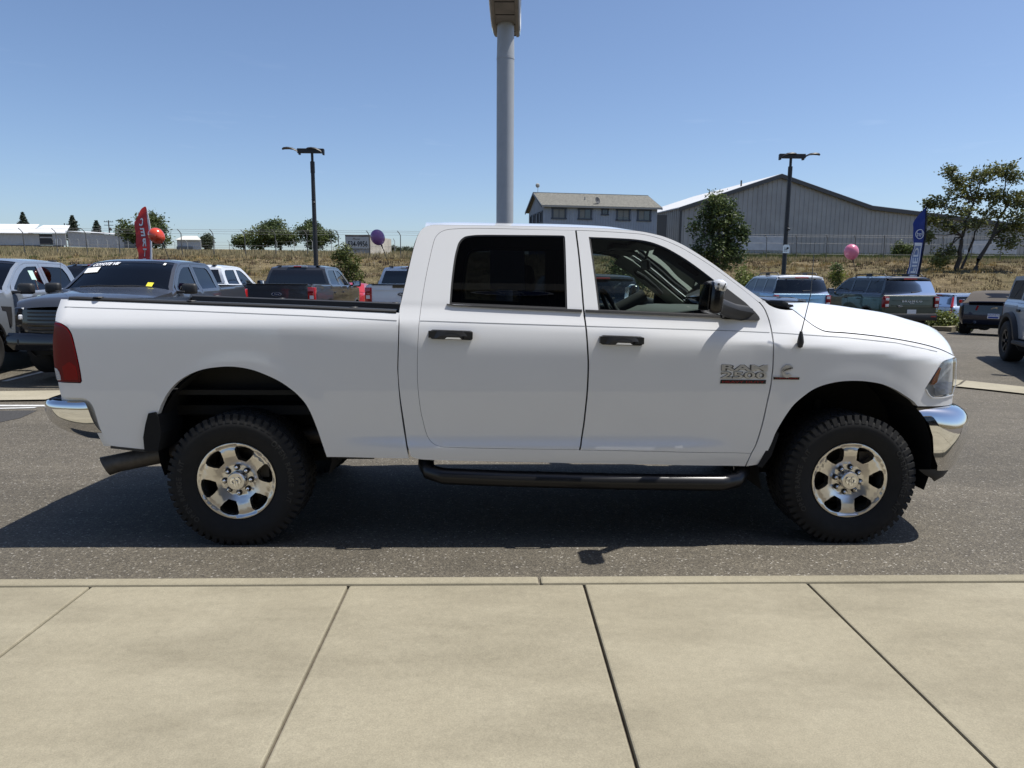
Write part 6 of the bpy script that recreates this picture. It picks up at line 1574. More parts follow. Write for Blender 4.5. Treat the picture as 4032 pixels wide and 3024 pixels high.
# ------------------------------------------------------------------ buildings beyond the fence
M_GREYSIDE = mat('grey_steel_cladding', (.335, .335, .33), rough=.6, noise=(.5, .12))
M_GREYTRIM = mat('dark_steel_trim', (.055, .058, .062), rough=.6)
M_ROOFW = mat('pale_roof_sheet', (.60, .60, .59), rough=.55, noise=(.6, .08)); M_PATCHW = mat('white_overpaint', (.48, .50, .53), rough=.8, noise=(1.2, .15))
M_CONC_DK = mat('stained_concrete', (.12, .115, .105), rough=.95, noise=(.9, .35))
def ribbed_wall(name, poly, pitch, depth, m, parent, M4):
    """vertical ribbed sheet filling an outline (u, z); ribs are folded into the metal"""
    P = np.array(poly, float); u0, u1 = P[:, 0].min(), P[:, 0].max(); k = int((u1-u0)/pitch); V = []; F = []
    def span(u):
        zs = []
        for i in range(len(P)):
            a, b_ = P[i], P[(i+1) % len(P)]
            if (a[0] <= u <= b_[0] or b_[0] <= u <= a[0]) and abs(a[0]-b_[0]) > 1e-9: zs.append(a[1]+(b_[1]-a[1])*(u-a[0])/(b_[0]-a[0]))
        return (min(zs), max(zs)) if zs else (0, 0)
    us = []
    for i in range(k):
        u = u0+(u1-u0)*i/k; d = (u1-u0)/k; us += [(u+1e-4, 0), (u+d*.70, 0), (u+d*.76, depth), (u+d*.94, depth)]
    us.append((u1-1e-4, 0))
    for u, d in us:
        a, b_ = span(u); V += [M4 @ Vector((u, -d, a)), M4 @ Vector((u, -d, b_))]
    F = [(2*i, 2*i+2, 2*i+3, 2*i+1) for i in range(len(us)-1)]
    return link(name, np_mesh(name, V, F, m, False), None, parent)
def frame4(x, y, z, ang): return Matrix.Translation((x, y, z)) @ Matrix.Rotation(ang, 4, 'Z')
def obox(mb, M4, c, d):
    x, y, z = d[0]/2, d[1]/2, d[2]/2; c = Vector(c)
    V = [M4 @ (c+Vector((i*x, j*y, k*z))) for i in (-1, 1) for j in (-1, 1) for k in (-1, 1)]
    mb.add(V, [(0, 1, 3, 2), (4, 6, 7, 5), (0, 4, 5, 1), (2, 3, 7, 6), (0, 2, 6, 4), (1, 5, 7, 3)]); return mb
# grey gabled warehouse with its long lean-to
wa = thing('warehouse', 'large grey metal warehouse with a gabled front beyond the slope', 'warehouse', (22.0, 84.0, 0))
ang = R(9); WM = Matrix.Rotation(ang, 4, 'Z')
zb = 3.7
front = [(0, zb+.9), (0, 9.95), (12.55, 14.0), (25.1, 10.55), (46.0, 8.85), (62, 8.75), (62, zb+.9)]
ribbed_wall('front_wall', front, .62, .07, M_GREYSIDE, wa, WM)
ribbed_wall('side_wall', [(0, zb+.9), (22, zb+.9), (22, 9.95), (0, 9.95)], .62, .07, M_GREYSIDE, wa, Matrix.Rotation(ang, 4, 'Z') @ Matrix.Translation((-.02, 0, 0)) @ Matrix.Rotation(R(90), 4, 'Z') @ Matrix.Scale(-1, 4, (0, 1, 0)))
rf = MB()
for (a, b_) in (((-.35, 9.86), (12.55, 14.10)), ((12.55, 14.10), (25.1, 10.67)), ((25.1, 10.67), (46.0, 8.97)), ((46, 8.97), (62.2, 8.87))):
    V = [WM @ Vector(p) for p in ((a[0], -.35, a[1]), (b_[0], -.35, b_[1]), (b_[0], 24, b_[1]), (a[0], 24, a[1]))]; V += [WM @ Vector((p[0], p[1], p[2]+.12)) for p in ((a[0], -.35, a[1]), (b_[0], -.35, b_[1]), (b_[0], 24, b_[1]), (a[0], 24, a[1]))]
    rf.add(V, [(0, 1, 2, 3), (7, 6, 5, 4), (0, 4, 5, 1), (1, 5, 6, 2), (2, 6, 7, 3), (3, 7, 4, 0)])
rf.build('roof', M_ROOFW, wa)
fa = MB()
for (a, b_) in (((-.35, 9.78), (12.55, 14.0)), ((12.55, 14.0), (25.1, 10.57)), ((25.1, 10.57), (46.0, 8.87)), ((46, 8.87), (62.2, 8.77))):
    d = np.array(b_)-np.array(a); 
    V = [WM @ Vector((p[0], q, p[1]+h_)) for p in (a, b_) for q in (-.42, -.30) for h_ in (-.30, .16)]
    fa.add(V, [(0, 1, 3, 2), (4, 6, 7, 5), (0, 4, 5, 1), (2, 3, 7, 6), (0, 2, 6, 4), (1, 5, 7, 3)])
fa.build('fascia', M_GREYTRIM, wa)
obox(MB(), WM, (31, -.05, zb+.25), (62.4, .4, 1.7)).build('plinth', M_CONC_DK, wa)
obox(MB(), WM, (0, -.06, 7.2), (.22, .2, 5.3)).build('corner_trim', M_GREYTRIM, wa)
# repainted panels low on the wall
pm = MB(); prof_ = [(7.05, 5.15), (7.0, 6.72), (8.2, 6.80), (9.6, 6.86), (10.4, 6.80), (11.6, 6.90), (12.6, 6.88), (13.8, 6.92), (13.75, 6.2), (13.9, 5.15)]
V = [WM @ Vector((u, -.085, z)) for u, z in prof_]; pm.add(V, [tuple(range(len(V)))]); pm.build('repainted_panel', M_PATCHW, wa)
pm = MB(); prof_ = [(40.0, 5.1), (40.0, 6.7), (43.2, 6.8), (47, 6.75), (47, 5.1)]
V = [WM @ Vector((u, -.085, z)) for u, z in prof_]; pm.add(V, [tuple(range(len(V)))]); pm.build('repainted_panel', M_PATCHW, wa)
dr = MB()
for c, d in (((32.6, -.10, 5.9), (.07, .06, 2.3)), ((34.1, -.10, 5.9), (.07, .06, 2.3)), ((33.35, -.10, 7.05), (1.57, .06, .08))): obox(dr, WM, c, d)
dr.build('door_frame', M_GREYTRIM, wa); obox(MB(), WM, (33.35, -.09, 5.85), (1.43, .04, 2.25)).build('door', M_GREYSIDE, wa)
MB().tube([WM @ Vector(p) for p in ((34.5, -.15, 5.25), (40.5, -.15, 5.2))], .05, 6).tube([WM @ Vector(p) for p in ((24, -.3, 4.75), (31, -.3, 4.55))], .05, 6).build('wall_pipe', mat('pale_pipe', (.40, .40, .38), rough=.6), wa)
obox(MB(), WM, (39.2, -.16, 5.3), (.5, .15, .6)).build('meter_box', M_PATCHW, wa)
MB().tube([WM @ Vector((8.6, 2, 12.7)), WM @ Vector((8.6, 2, 13.6))], .10, 8).build('roof_vent', M_GREYTRIM, wa)

# two-storey office in blue-grey boards
of = thing('office_building', 'two-storey blue grey boarded office with a shingle roof', 'building', (5.55, 80.0, 0))
OM = Matrix.Rotation(R(8.5), 4, 'Z'); W_, D_ = 13.35, 8.6; zb = 3.6; ze = 9.6
M_BLUEBD = mat('blue_grey_boards', (.29, .335, .40), rough=.7, noise=(.8, .12)); M_BLUETR = mat('slate_trim', (.055, .070, .095), rough=.6)
M_SHING = mat('grey_shingles', (.155, .150, .128), rough=.95, noise=(5., .45)); M_FASC = mat('pale_fascia', (.30, .30, .28), rough=.7)
ribbed_wall('front_wall', [(0, zb), (W_, zb), (W_, ze), (0, ze)], .30, .03, M_BLUEBD, of, OM)
SIDE = OM @ Matrix.Rotation(R(90), 4, 'Z') @ Matrix.Scale(-1, 4, (0, 1, 0))
ribbed_wall('gable_wall', [(0, zb), (D_, zb), (D_, ze-.1), (D_/2, ze+1.75), (0, ze)], .30, .03, M_BLUEBD, of, SIDE)
RS = OM @ Matrix.Translation((W_, 0, 0)) @ Matrix.Rotation(R(90), 4, 'Z')
ribbed_wall('gable_wall', [(0, zb), (D_, zb), (D_, ze-.1), (D_/2, ze+1.75), (0, ze)], .30, .03, M_BLUEBD, of, RS)
ro = MB(); e = .40
for (y0, y1) in ((-.45, D_/2), (D_+.45, D_/2)):
    z0, z1 = ze-.02, ze+1.85
    ring = [(-e, y0, z0), (W_+e, y0, z0), (W_+e-.25*0, y1, z1), (-e, y1, z1)]
    V = [OM @ Vector(p) for p in ring]+[OM @ Vector((p[0], p[1], p[2]+.10)) for p in ring]
    ro.add(V, [(0, 1, 2, 3), (7, 6, 5, 4), (0, 4, 5, 1), (1, 5, 6, 2), (2, 6, 7, 3), (3, 7, 4, 0)])
roof_o = ro.build('roof', M_SHING, of)
# courses of shingles stand proud one over the other
cr_ = MB()
for i in range(16):
    f_ = (i+.5)/16; y0 = -.45+(D_/2+.45)*f_; z0 = ze+.085+1.87*f_
    obox(cr_, OM @ Matrix.Translation((W_/2, y0, z0+.012)) @ Matrix.Rotation(math.atan2(1.87, D_/2+.45), 4, 'X'), (0, 0, 0), (W_+2*e-.02, .335, .02))
tag(cr_.build('shingle_courses', M_SHING, roof_o), kind='stuff')
obox(obox(MB(), OM, (W_/2, -.47, ze-.02), (W_+.8, .05, .20)), OM, (W_/2, D_/2, ze+1.97), (W_+.84, .22, .07)).build('fascia', M_FASC, of)
for sx in (-e-.02, W_+e+.02):
    for (y0, y1) in ((-.45, D_/2), (D_+.45, D_/2)):
        V = [OM @ Vector((sx+dx, y, z+dz)) for y, z in ((y0, ze-.02), (y1, ze+1.85)) for dx in (-.03, .03) for dz in (-.16, .12)]
        MB().add(V, [(0, 1, 3, 2), (4, 6, 7, 5), (0, 4, 5, 1), (2, 3, 7, 6), (0, 2, 6, 4), (1, 5, 7, 3)]).build('barge_board', M_BLUETR, of)
G_WIN = mat('window_glass', (.020, .024, .028), rough=.05, coat=1.); M_BLIND = mat('window_blind', (.20, .21, .20), rough=.7)
def window_at(M4, u0, u1, z0, z1, blind=None, y=0., bars=1):
    fr_ = MB(); cx, cz, w_, h_ = (u0+u1)/2, (z0+z1)/2, u1-u0, z1-z0
    for c, d in (((cx, -.06, z1), (w_+.30, .12, .16)), ((cx, -.06, z0), (w_+.30, .12, .16)), ((u0, -.06, cz), (.16, .12, h_)), ((u1, -.06, cz), (.16, .12, h_))): obox(fr_, M4, c, d)
    f = fr_.build('window', M_BLUETR, of)
    obox(MB(), M4, (cx, -.035, cz), (w_-.14, .02, h_-.14)).build('pane', G_WIN, f)
    mb = MB()
    for k in range(bars): obox(mb, M4, (u0+w_*(k+1)/(bars+1), -.055, cz), (.06, .04, h_-.14))
    mb.build('mullion', M_BLUETR, f)
    if blind: obox(MB(), M4, (u0+w_*(blind[0]+blind[1])/2, -.049, cz+h_*blind[2]/2), (w_*(blind[1]-blind[0])-.1, .004, h_*(1-blind[2])-.16)).build('blind', M_BLIND, f)
for u0, u1, z0, z1, bl in ((.95, 2.45, 8.28, 9.38, (.05, .95, .0)), (4.0, 5.45, 8.28, 9.38, (.05, .5, .1)), (6.75, 7.4, 8.82, 9.40, None), (8.5, 10.0, 8.24, 9.40, (.05, .95, .25)), (11.0, 12.5, 8.24, 9.40, (.05, .5, .1))):
    window_at(OM, u0, u1, z0, z1, bl)
for u in (.7, 2.5, 4.6, 6.6): window_at(SIDE @ Matrix.Scale(1, 4), u, u+1.0, 7.9, 9.1, None)
ds = MB().lathe([(0, .10), (.20, .07), (.38, -.0), (.40, .0), (.38, .02), (.20, .09)], 20, 'y'); do = ds.build('satellite_dish', M_GREYTRIM, of, tuple(OM @ Vector((6.3, .35, 10.42))), (R(-15), 0, R(40)), smooth=True, sharp=60)
MB().tube([OM @ Vector((6.3, .5, 10.0)), OM @ Vector((6.3, .45, 10.42))], .04, 6).build('dish_mast', M_GREYTRIM, of)
MB().tube([OM @ Vector((5.2, 1.8, 10.4)), OM @ Vector((5.2, 1.8, 10.95))], .07, 8).build('vent_pipe', M_FASC, of)
MB().lathe([(0, .0), (.18, .02), (.26, .10)], 16, 'y').build('roof_dish', M_FASC, of, tuple(OM @ Vector((.1, D_/2-.3, 12.35))), (0, 0, .3), smooth=True)
MB().tube([OM @ Vector((.1, D_/2-.3, 11.4)), OM @ Vector((.1, D_/2-.3, 12.3))], .03, 6).build('dish_mast', M_FASC, of)
# dark gap building between office and warehouse
obox(MB(), OM, (W_+.8, 1.2, 6.2), (1.4, 1.0, 5.6)).build('side_stair', M_GREYTRIM, of)

# shipping container with a painted phone number
cx_ = thing('shipping_container', 'weathered white container end with a phone number sign', 'container', (-15.0, 72.0, 3.25))
CM = Matrix.Rotation(R(4), 4, 'Z'); M_CONT = mat('weathered_white_steel', (.36, .37, .38), rough=.7, noise=(1.4, .25)); M_CONT2 = mat('warm_white_steel', (.62, .58, .50), rough=.75, noise=(1.0, .3))
ribbed_wall('end_wall', [(.0, 0), (2.42, 0), (2.42, 2.5), (0, 2.5)], .30, .05, M_CONT, cx_, CM)
ribbed_wall('side_wall', [(0, 0), (6.0, 0), (6.0, 2.5), (0, 2.5)], .30, .05, M_CONT2, cx_, CM @ Matrix.Translation((2.42, 0, 0)) @ Matrix.Rotation(R(74), 4, 'Z'))  # side wall steel is paler and warmer than the end wall
fr_ = MB()
for c, d in (((1.21, -.03, 2.5), (2.5, .14, .16)), ((1.21, -.03, .02), (2.5, .14, .12)), ((.03, -.03, 1.25), (.10, .14, 2.5)), ((2.40, -.03, 1.25), (.10, .14, 2.5))): obox(fr_, CM, c, d)
fr_.build('container_frame', mat('rusty_frame', (.17, .14, .12), rough=.85, noise=(3, .4)), cx_)
obox(MB(), CM, (1.21, 3.0, 2.46), (2.4, 6.0, .06)).build('container_roof', M_CONT, cx_)
sb = obox(MB(), CM, (1.20, -.12, 1.80), (2.34, .04, 1.16)).build('sign_board', mat('sign_board_white', (.42, .43, .43), rough=.7, noise=(2, .08)), cx_)
M_INK = mat('faded_black_paint', (.025, .026, .028), rough=.8)
tn = text('sign_lettering', '534-9956', .78, M_INK, sb, tuple(CM @ Vector((1.20, -.145, 1.63))), (R(90), 0, R(4)), extrude=.003, bold=.018, sx=.66)
text('sign_lettering', 'Phone', .26, mat('faded_grey_paint', (.16, .15, .14), rough=.8), sb, tuple(CM @ Vector((1.05, -.145, 2.16))), (R(90), 0, R(4)), extrude=.003, bold=.004, shear=.35, sx=1.1)

# long white sheds on the left, and a small white one
M_SHED = mat('white_shed_sheet', (.46, .47, .48), rough=.65, noise=(.3, .1))
sh = thing('shed', 'long low white metal shed with bright roofs at the far left', 'warehouse', (-116.0, 170.0, 0))
I4 = Matrix.Identity(4)
ribbed_wall('front_wall', [(-8, 8.4), (9.0, 8.4), (9.0, 11.25), (-8, 11.25)], .36, .05, M_SHED, sh, I4)
ribbed_wall('front_wall', [(12.2, 8.5), (15.3, 8.5), (15.3, 11.25), (12.2, 11.25)], .36, .05, M_SHED, sh, Matrix.Translation((0, -.4, 0)))
ribbed_wall('front_wall', [(15.3, 8.3), (28.4, 8.0), (28.4, 10.95), (15.3, 11.7)], .36, .05, M_SHED, sh, Matrix.Translation((0, .3, 0)))
rr_ = MB()
for (x0, x1, y0, z0, y1, z1) in ((-9, 7.6, -.6, 11.2, 9, 13.9), (7.0, 15.6, -.9, 11.25, 9, 13.7)):
    V = [(x0, y0, z0), (x1, y0, z0), (x1-(4.6 if x1 > 10 else 4.0), y1, z1), (x0-(2.5 if x0 > 0 else 0), y1, z1)]; V += [(p[0], p[1], p[2]+.12) for p in V]
    rr_.add(V, [(0, 1, 2, 3), (7, 6, 5, 4), (0, 4, 5, 1), (1, 5, 6, 2), (2, 6, 7, 3), (3, 7, 4, 0)])
rr_.build('roof', mat('bright_roof_sheet', (.70, .70, .69), rough=.5, noise=(.5, .06)), sh)
V = [(15.0, .0, 11.75), (28.8, .0, 11.0), (28.8, 9, 11.5), (15.0, 9, 12.2)]; V += [(p[0], p[1], p[2]+.15) for p in V]
MB().add(V, [(0, 1, 2, 3), (7, 6, 5, 4), (0, 4, 5, 1), (1, 5, 6, 2), (2, 6, 7, 3), (3, 7, 4, 0)]).build('roof', M_ROOFW, sh)
dd = MB().box((10.6, -.1, 9.9), (3.2, .1, 2.6)).build('roller_door', mat('dark_doorway', (.03, .033, .038), rough=.6), sh)
MB().box((10.6, -.2, 10.35), (2.9, .1, .30)).build('door_panel', M_SHED, dd); MB().box((13.2, -.55, 9.3), (.6, .1, 1.5)).build('door', M_CLEARLENS, sh)
MB().box((3, -.3, 8.35), (23, .5, .35)).build('plinth', M_CONC_DK, sh)
MB().box((29.8, 1.0, 9.2), (2.6, 2, 2.2)).build('annex', mat('grey_block', (.13, .14, .15), rough=.8), sh); MB().box((29.4, 1.4, 10.9), (3.4, 2, 1.0)).build('annex_upper', M_INT_DK, sh); MB().box((30.2, 1.0, 11.5), (4.6, 3.2, .14)).build('annex_roof', M_GREYTRIM, sh)
s2 = thing('shed', 'small white shed with a pale roof between the red banner and the round tree', 'warehouse', (-66.3, 150.0, 0))
ribbed_wall('front_wall', [(0, 6.6), (5.0, 6.6), (5.0, 9.0), (0, 9.0)], .4, .04, M_SHED, s2, I4)
V = [(-.2, -.4, 8.95), (5.2, -.4, 8.95), (2.6, 4, 10.0), (-.2, 4, 10.0)]; V += [(p[0], p[1], p[2]+.12) for p in V]
MB().add(V, [(0, 1, 2, 3), (7, 6, 5, 4), (0, 4, 5, 1), (1, 5, 6, 2), (2, 6, 7, 3), (3, 7, 4, 0)]).build('roof', mat('cream_roof_sheet', (.62, .60, .53), rough=.6), s2)
MB().box((1.6, -.3, 7.1), (3.2, .2, 1.2)).build('lean_to', mat('grey_block', (.13, .14, .15)), s2)

# ------------------------------------------------------------------ fences
M_POST = mat('fence_steel', (.10, .10, .095), rough=.7); M_POSTL = mat('galvanised_steel', (.34, .35, .34), rough=.6); M_WIRE = mat('fence_wire', (.20, .20, .20), rough=.6)
def chain_fence(label, pts, h, r, m, wires, group=None, sag=.02, arm=.38, rail=True):
    t = thing('fence', label, 'fence', (pts[0][0], pts[0][1], float(land_z(*pts[0]))), 0, 0, group)
    o = Vector(t.location); me = {}
    P = [Vector((x, y, float(land_z(x, y))))-o for x, y in pts]
    base_me = MB().tube([(0, 0, -.3), (0, 0, h), (-.10, -.10, h+arm*.55), (-.22, -.22, h+arm)], [r, r, r*.9, r*.8], 6).mesh('post', m, True)
    for p in P: link('post', base_me, None, t, tuple(p), (rnd.uniform(-.02, .02), rnd.uniform(-.02, .02), rnd.uniform(-.25, .25)))
    for dz, off in wires:
        mb = MB(); path = []
        for a, b_ in zip(P[:-1], P[1:]):
            for u in (0, .5): path.append(a+(b_-a)*u+Vector((-off, -off, dz-sag*(u > 0))))
        path.append(P[-1]+Vector((-off, -off, dz))); mb.tube(path, .010, 4); mb.build('wire', M_WIRE, t)
    return t
Hf = 2.0
chain_fence('rusty barbed wire fence along the top of the slope, left of the big sign pole', [(-50.0+2.77*i, 64+.15*math.sin(i*2.1)) for i in range(19)], Hf, .038, M_POST, [(Hf+.36, .22), (Hf+.22, .12), (Hf+.02, 0), (1.0, 0)])
chain_fence('barbed wire fence along the foot of the grey warehouse', [(22.8+2.80*i, 66+.1*math.sin(i*1.7)) for i in range(16)], Hf, .036, M_POST, [(Hf+.36, .22), (Hf+.20, .12), (1.6, 0), (.6, 0)])
A0, A1 = np.array([-150., 205.]), np.array([-14., 100.]); k = 38
chain_fence('pale far fence crossing the dry field behind the nearer one', [tuple(A0+(A1-A0)*(1-(1-i/k)**1.0)) for i in range(k+1)], 1.95, .045, M_POSTL, [(2.0, 0), (1.1, 0)])
# power poles
def power_pole(label, x, y, h, arms):
    t = thing('power_pole', label, 'power pole', (x, y, float(land_z(x, y))), .2); M_ = mat('weathered_timber', (.045, .042, .040), rough=.9)
    MB().tube([(0, 0, -.5), (0, 0, h)], [.22, .16], 8).build('pole', M_, t)
    for dz in arms: MB().box((0, 0, h-dz), (2.8, .16, .18)).build('crossarm', M_, t)
    if arms: 
        MB().tube([(.5, -.3, h-3.4), (.5, -.3, h-2.4)], .28, 10).build('transformer', M_GREYTRIM, t)
        for x_ in (-1.2, -.5, .5, 1.2): MB().tube([(x_, 0, h-arms[0]), (x_, 0, h-arms[0]+.4)], .06, 5).build('insulator', M_GREYTRIM, t)
    return t
power_pole('power pole with two crossarms on the far left skyline', -128.1, 240, 19.7-float(land_z(-128.1, 240)), (.5, 1.6))
power_pole('bare dark pole left of the tall conifer', -142.6, 240, 18.6-float(land_z(-142.6, 240)), ())
power_pole('bare dark pole in front of the right conifer', -131.3, 240, 18.4-float(land_z(-131.3, 240)), ())

# ------------------------------------------------------------------ trees, shrubs and grass
M_BARK = mat('bark', (.060, .052, .045), rough=.95, noise=(4, .3))
def leaf_mat(name, c, var=.45, trans=.30): return mat(name, c, rough=.55, spec=.35, island=var, trans=trans)
L_OAK = leaf_mat('oak_leaves', (.105, .135, .045)); L_DARK = leaf_mat('dark_leaves', (.068, .098, .036)); L_LIGHT = leaf_mat('light_leaves', (.165, .195, .052)); L_YEL = leaf_mat('yellow_green_leaves', (.20, .22, .045))
L_CON = leaf_mat('conifer_needles', (.050, .068, .045), .35, .1); L_FAR = leaf_mat('far_leaves', (.095, .115, .070), .35); L_HEAV = leaf_mat('feathery_leaves', (.130, .145, .052))
def leaf_cloud(C, n_per, size, spread, g, droop=.0, aspect=.5):
    """C: centres of leaf sprays (k,3).  Each spray carries n_per leaves (one folded quad each)."""
    k = len(C); N = k*n_per; base = np.repeat(C, n_per, 0)+g.normal(0, 1, (N, 3))*spread
    d = g.normal(0, 1, (N, 3)); d[:, 2] = d[:, 2]*.55-droop; d /= np.linalg.norm(d, axis=1, keepdims=True)
    r = g.normal(0, 1, (N, 3)); s_ = np.cross(d, r); s_ /= np.linalg.norm(s_, axis=1, keepdims=True)
    L_ = size*g.uniform(.6, 1.4, (N, 1)); a = base-d*L_*.5; b_ = base+d*L_*.5; m_ = s_*L_*aspect*.5
    V = np.stack([a, base+m_, b_, base-m_], 1).reshape(-1, 3); F = np.arange(N*4).reshape(-1, 4)
    return V, F
def branch(mb, p, q, r0, r1, g, n=5, wob=.06):
    p = np.array(p, float); q = np.array(q, float); L_ = np.linalg.norm(q-p); pts = []
    for i in range(n+1):
        u = i/n; pts.append(p+(q-p)*u+(g.normal(0, 1, 3)*wob*L_*math.sin(u*math.pi) if 0 < i < n else 0)+np.array([0, 0, .10*L_*math.sin(u*math.pi)]))
    mb.tube(pts, [r0+(r1-r0)*i/n for i in range(n+1)], 6); return pts
def tree(name, label, x, y, trunk_h, blobs, leafm, seed, leaf=.16, sprays=40, per=14, spread=.22, trunk_r=.16, stems=None, group=None, cat='tree', droop=.1, base_z=None, shell=.55, leafm2=None):
    """blobs: (dx, dy, z above base, rx, ry, rz); every blob is a bough with its own sprays of leaves"""
    g = np.random.default_rng(seed); z0 = float(land_z(x, y)) if base_z is None else base_z
    t = thing(name, label, cat, (x, y, z0), 0, 0, group); mb = MB(); stems = stems or [((0, 0, -.2), (0, 0, trunk_h), trunk_r)]
    tips = []
    for a, b_, r in stems: branch(mb, a, b_, r, r*.55, g, 6, .03); tips.append(np.array(b_))
    V = []; F = []; o = 0; V2 = []; F2 = []; o2 = 0
    for bi, (dx, dy, dz, rx, ry, rz) in enumerate(blobs):
        c = np.array([dx, dy, dz]); tip = min(tips, key=lambda q: np.linalg.norm(q-c))
        branch(mb, tip, c, trunk_r*.38, trunk_r*.12, g, 4, .08)
        u = g.normal(0, 1, (sprays, 3)); u /= np.linalg.norm(u, axis=1, keepdims=True); rad = g.uniform(shell, 1.0, (sprays, 1))**.7
        C = c+u*rad*np.array([rx, ry, rz])
        for q in C[::5]: mb.tube([c+(q-c)*.05, c+(q-c)*.55, q], [trunk_r*.10, trunk_r*.06, trunk_r*.03], 4, cap=False)
        v, f = leaf_cloud(C, per, leaf, spread, g, droop)
        if leafm2 is not None and bi % 3 == 0: V2.append(v); F2.append(f+o2); o2 += len(v)
        else: V.append(v); F.append(f+o); o += len(v)
    link('trunk', mb.mesh('trunk', M_BARK, True), None, t)
    if V: link('crown', tri_mesh('crown', np.concatenate(V), np.concatenate(F), leafm), None, t)
    if V2: link('crown', tri_mesh('crown', np.concatenate(V2), np.concatenate(F2), leafm2), None, t)
    return t
def blobset(seed, n, W, H, z0, r, flat=1.):
    """rounded crown: n boughs spread over an egg of half-width W, from z0 up to z0+H"""
    g = np.random.default_rng(seed); out = []
    for i in range(n):
        q = g.normal(0, 1, 3); q /= np.linalg.norm(q); k = g.uniform(.45, .85)
        out.append((q[0]*W*k, q[1]*W*k, z0+H/2+q[2]*H/2*k*.9, r*g.uniform(.7, 1.25), r*g.uniform(.7, 1.25), r*flat*g.uniform(.6, 1.0)))
    return out
# the leaning open tree on the right
T1 = [(-2.6, 0, 3.7, 1.0, .9, .45), (-2.0, .3, 4.9, 1.0, .9, .5), (-1.5, -.2, 3.2, .9, .8, .40), (-.8, .2, 5.7, 1.1, .9, .5), (-1.1, -.4, 4.3, 1.0, .8, .45), (0.2, 0, 6.4, 1.0, .9, .45), (1.0, .2, 6.9, 1.1, .9, .5), (2.0, 0, 7.05, 1.0, .8, .40), (2.5, -.2, 6.5, .8, .7, .35),
      (.3, .4, 5.2, 1.1, .9, .5), (1.3, -.2, 5.5, 1.2, .9, .5), (2.3, .1, 5.0, 1.1, .9, .5), (3.2, 0, 5.3, 1.0, .9, .45), (3.9, .2, 4.6, 1.0, .8, .5), (3.0, -.3, 3.9, 1.1, .9, .5), (1.4, .2, 4.1, 1.1, .9, .45), (2.2, .3, 3.0, 1.0, .8, .6), (2.7, 0, 2.2, .8, .7, .6), (3.5, 0, 3.2, .9, .8, .5),
      (-.1, -.3, 3.4, .9, .8, .4), (-1.5, .2, 1.5, .8, .8, .5), (-2.0, 0, .9, .7, .7, .4), (-1.9, 0, 6.9, .5, .5, .2), (-3.0, 0, 4.7, .45, .4, .2), (4.6, 0, 5.6, .8, .7, .5), (-2.9, .2, 2.6, .45, .5, .4), (-1.2, 0, 6.3, .7, .6, .3)]
tree('broad_tree', 'open feathery tree with several bare trunks on the slope in front of the warehouse', 32.6, 48.0, 2.4, T1, L_HEAV, 21, leaf=.21, sprays=44, per=9, spread=.15, trunk_r=.15, droop=.30, shell=.15,
     stems=[((-.7, 0, .1), (-.5, 0, 2.6), .17), ((-.5, 0, 2.6), (.1, .1, 5.0), .11), ((-.3, .1, .4), (.9, .2, 3.6), .09), ((-.7, 0, .1), (0.4, 0, -.25), .22), ((.5, 0, -.2), (1.6, 0, 2.6), .16), ((1.6, 0, 2.6), (2.4, .1, 4.6), .11), ((1.5, 0, 2.4), (2.9, 0, 3.4), .07)], base_z=2.05, leafm2=leaf_mat('sunlit_feathery_leaves', (.165, .170, .046)))  # every third bough has sunlight put into a paler leaf colour
tree('bushy_tree', 'dense dark bushy tree between the pickup roof and the grey warehouse', 13.2, 42.0, 2.0, [(-.1, 0, 4.75, .5, .5, .55), (.5, 0, 4.3, .55, .5, .5), (-.6, .1, 4.1, .6, .5, .5), (.1, -.2, 3.7, .8, .7, .6), (.9, .1, 3.5, .6, .6, .55), (-.9, 0, 3.1, .75, .6, .6), (.3, .2, 2.8, .9, .8, .7), (1.1, -.1, 2.5, .7, .6, .6), (-.6, -.3, 2.2, .85, .7, .6), (.4, -.2, 1.9, .9, .8, .6), (1.2, .1, 1.6, .7, .6, .5), (-.9, .1, 1.4, .6, .5, .5), (.2, 0, 1.1, .9, .7, .5), (1.5, 0, 3.0, .35, .3, .3)], L_DARK, 31, leaf=.19, sprays=42, per=15, spread=.15, base_z=1.45, leafm2=L_OAK)
tree('shrub', 'yellow green shrub at the foot of the dark bushy tree', 13.9, 38.0, .4, blobset(5, 8, .9, 1.3, .1, .45), L_LIGHT, 41, leaf=.13, sprays=30, per=12, spread=.12, trunk_r=.05, cat='shrub', base_z=.80)
tree('broad_tree', 'broad green tree behind the red feather banner', -52.2, 108.0, 2.2, blobset(6, 16, 4.6, 5.6, .3, 1.3), L_OAK, 51, leaf=.42, sprays=40, per=12, spread=.34, trunk_r=.25, base_z=5.4, leafm2=L_DARK)
tree('round_tree', 'small rounded tree right of the small white shed', -71.7, 178.0, 2.0, blobset(7, 9, 1.9, 3.8, .3, 1.0), L_FAR, 52, leaf=.5, sprays=26, per=9, spread=.35, trunk_r=.2, base_z=8.0)
tree('round_tree', 'low pale tree at the left end of the tree row', -42.7, 122.0, 1.2, blobset(8, 9, 1.8, 3.0, .1, .8), L_OAK, 53, leaf=.38, sprays=28, per=9, spread=.3, trunk_r=.15, base_z=6.0)
tree('round_tree', 'light green tree second from the left in the tree row', -39.4, 120.0, 1.5, blobset(9, 10, 2.1, 3.7, .1, .9), L_LIGHT, 54, leaf=.38, sprays=30, per=9, spread=.3, trunk_r=.15, base_z=6.0, leafm2=L_OAK)
tree('broad_tree', 'tall rounded tree in the middle of the tree row', -35.9, 120.0, 2.2, blobset(10, 16, 3.0, 5.2, .1, 1.15), L_OAK, 55, leaf=.38, sprays=38, per=11, spread=.3, trunk_r=.2, base_z=6.0, leafm2=L_DARK)
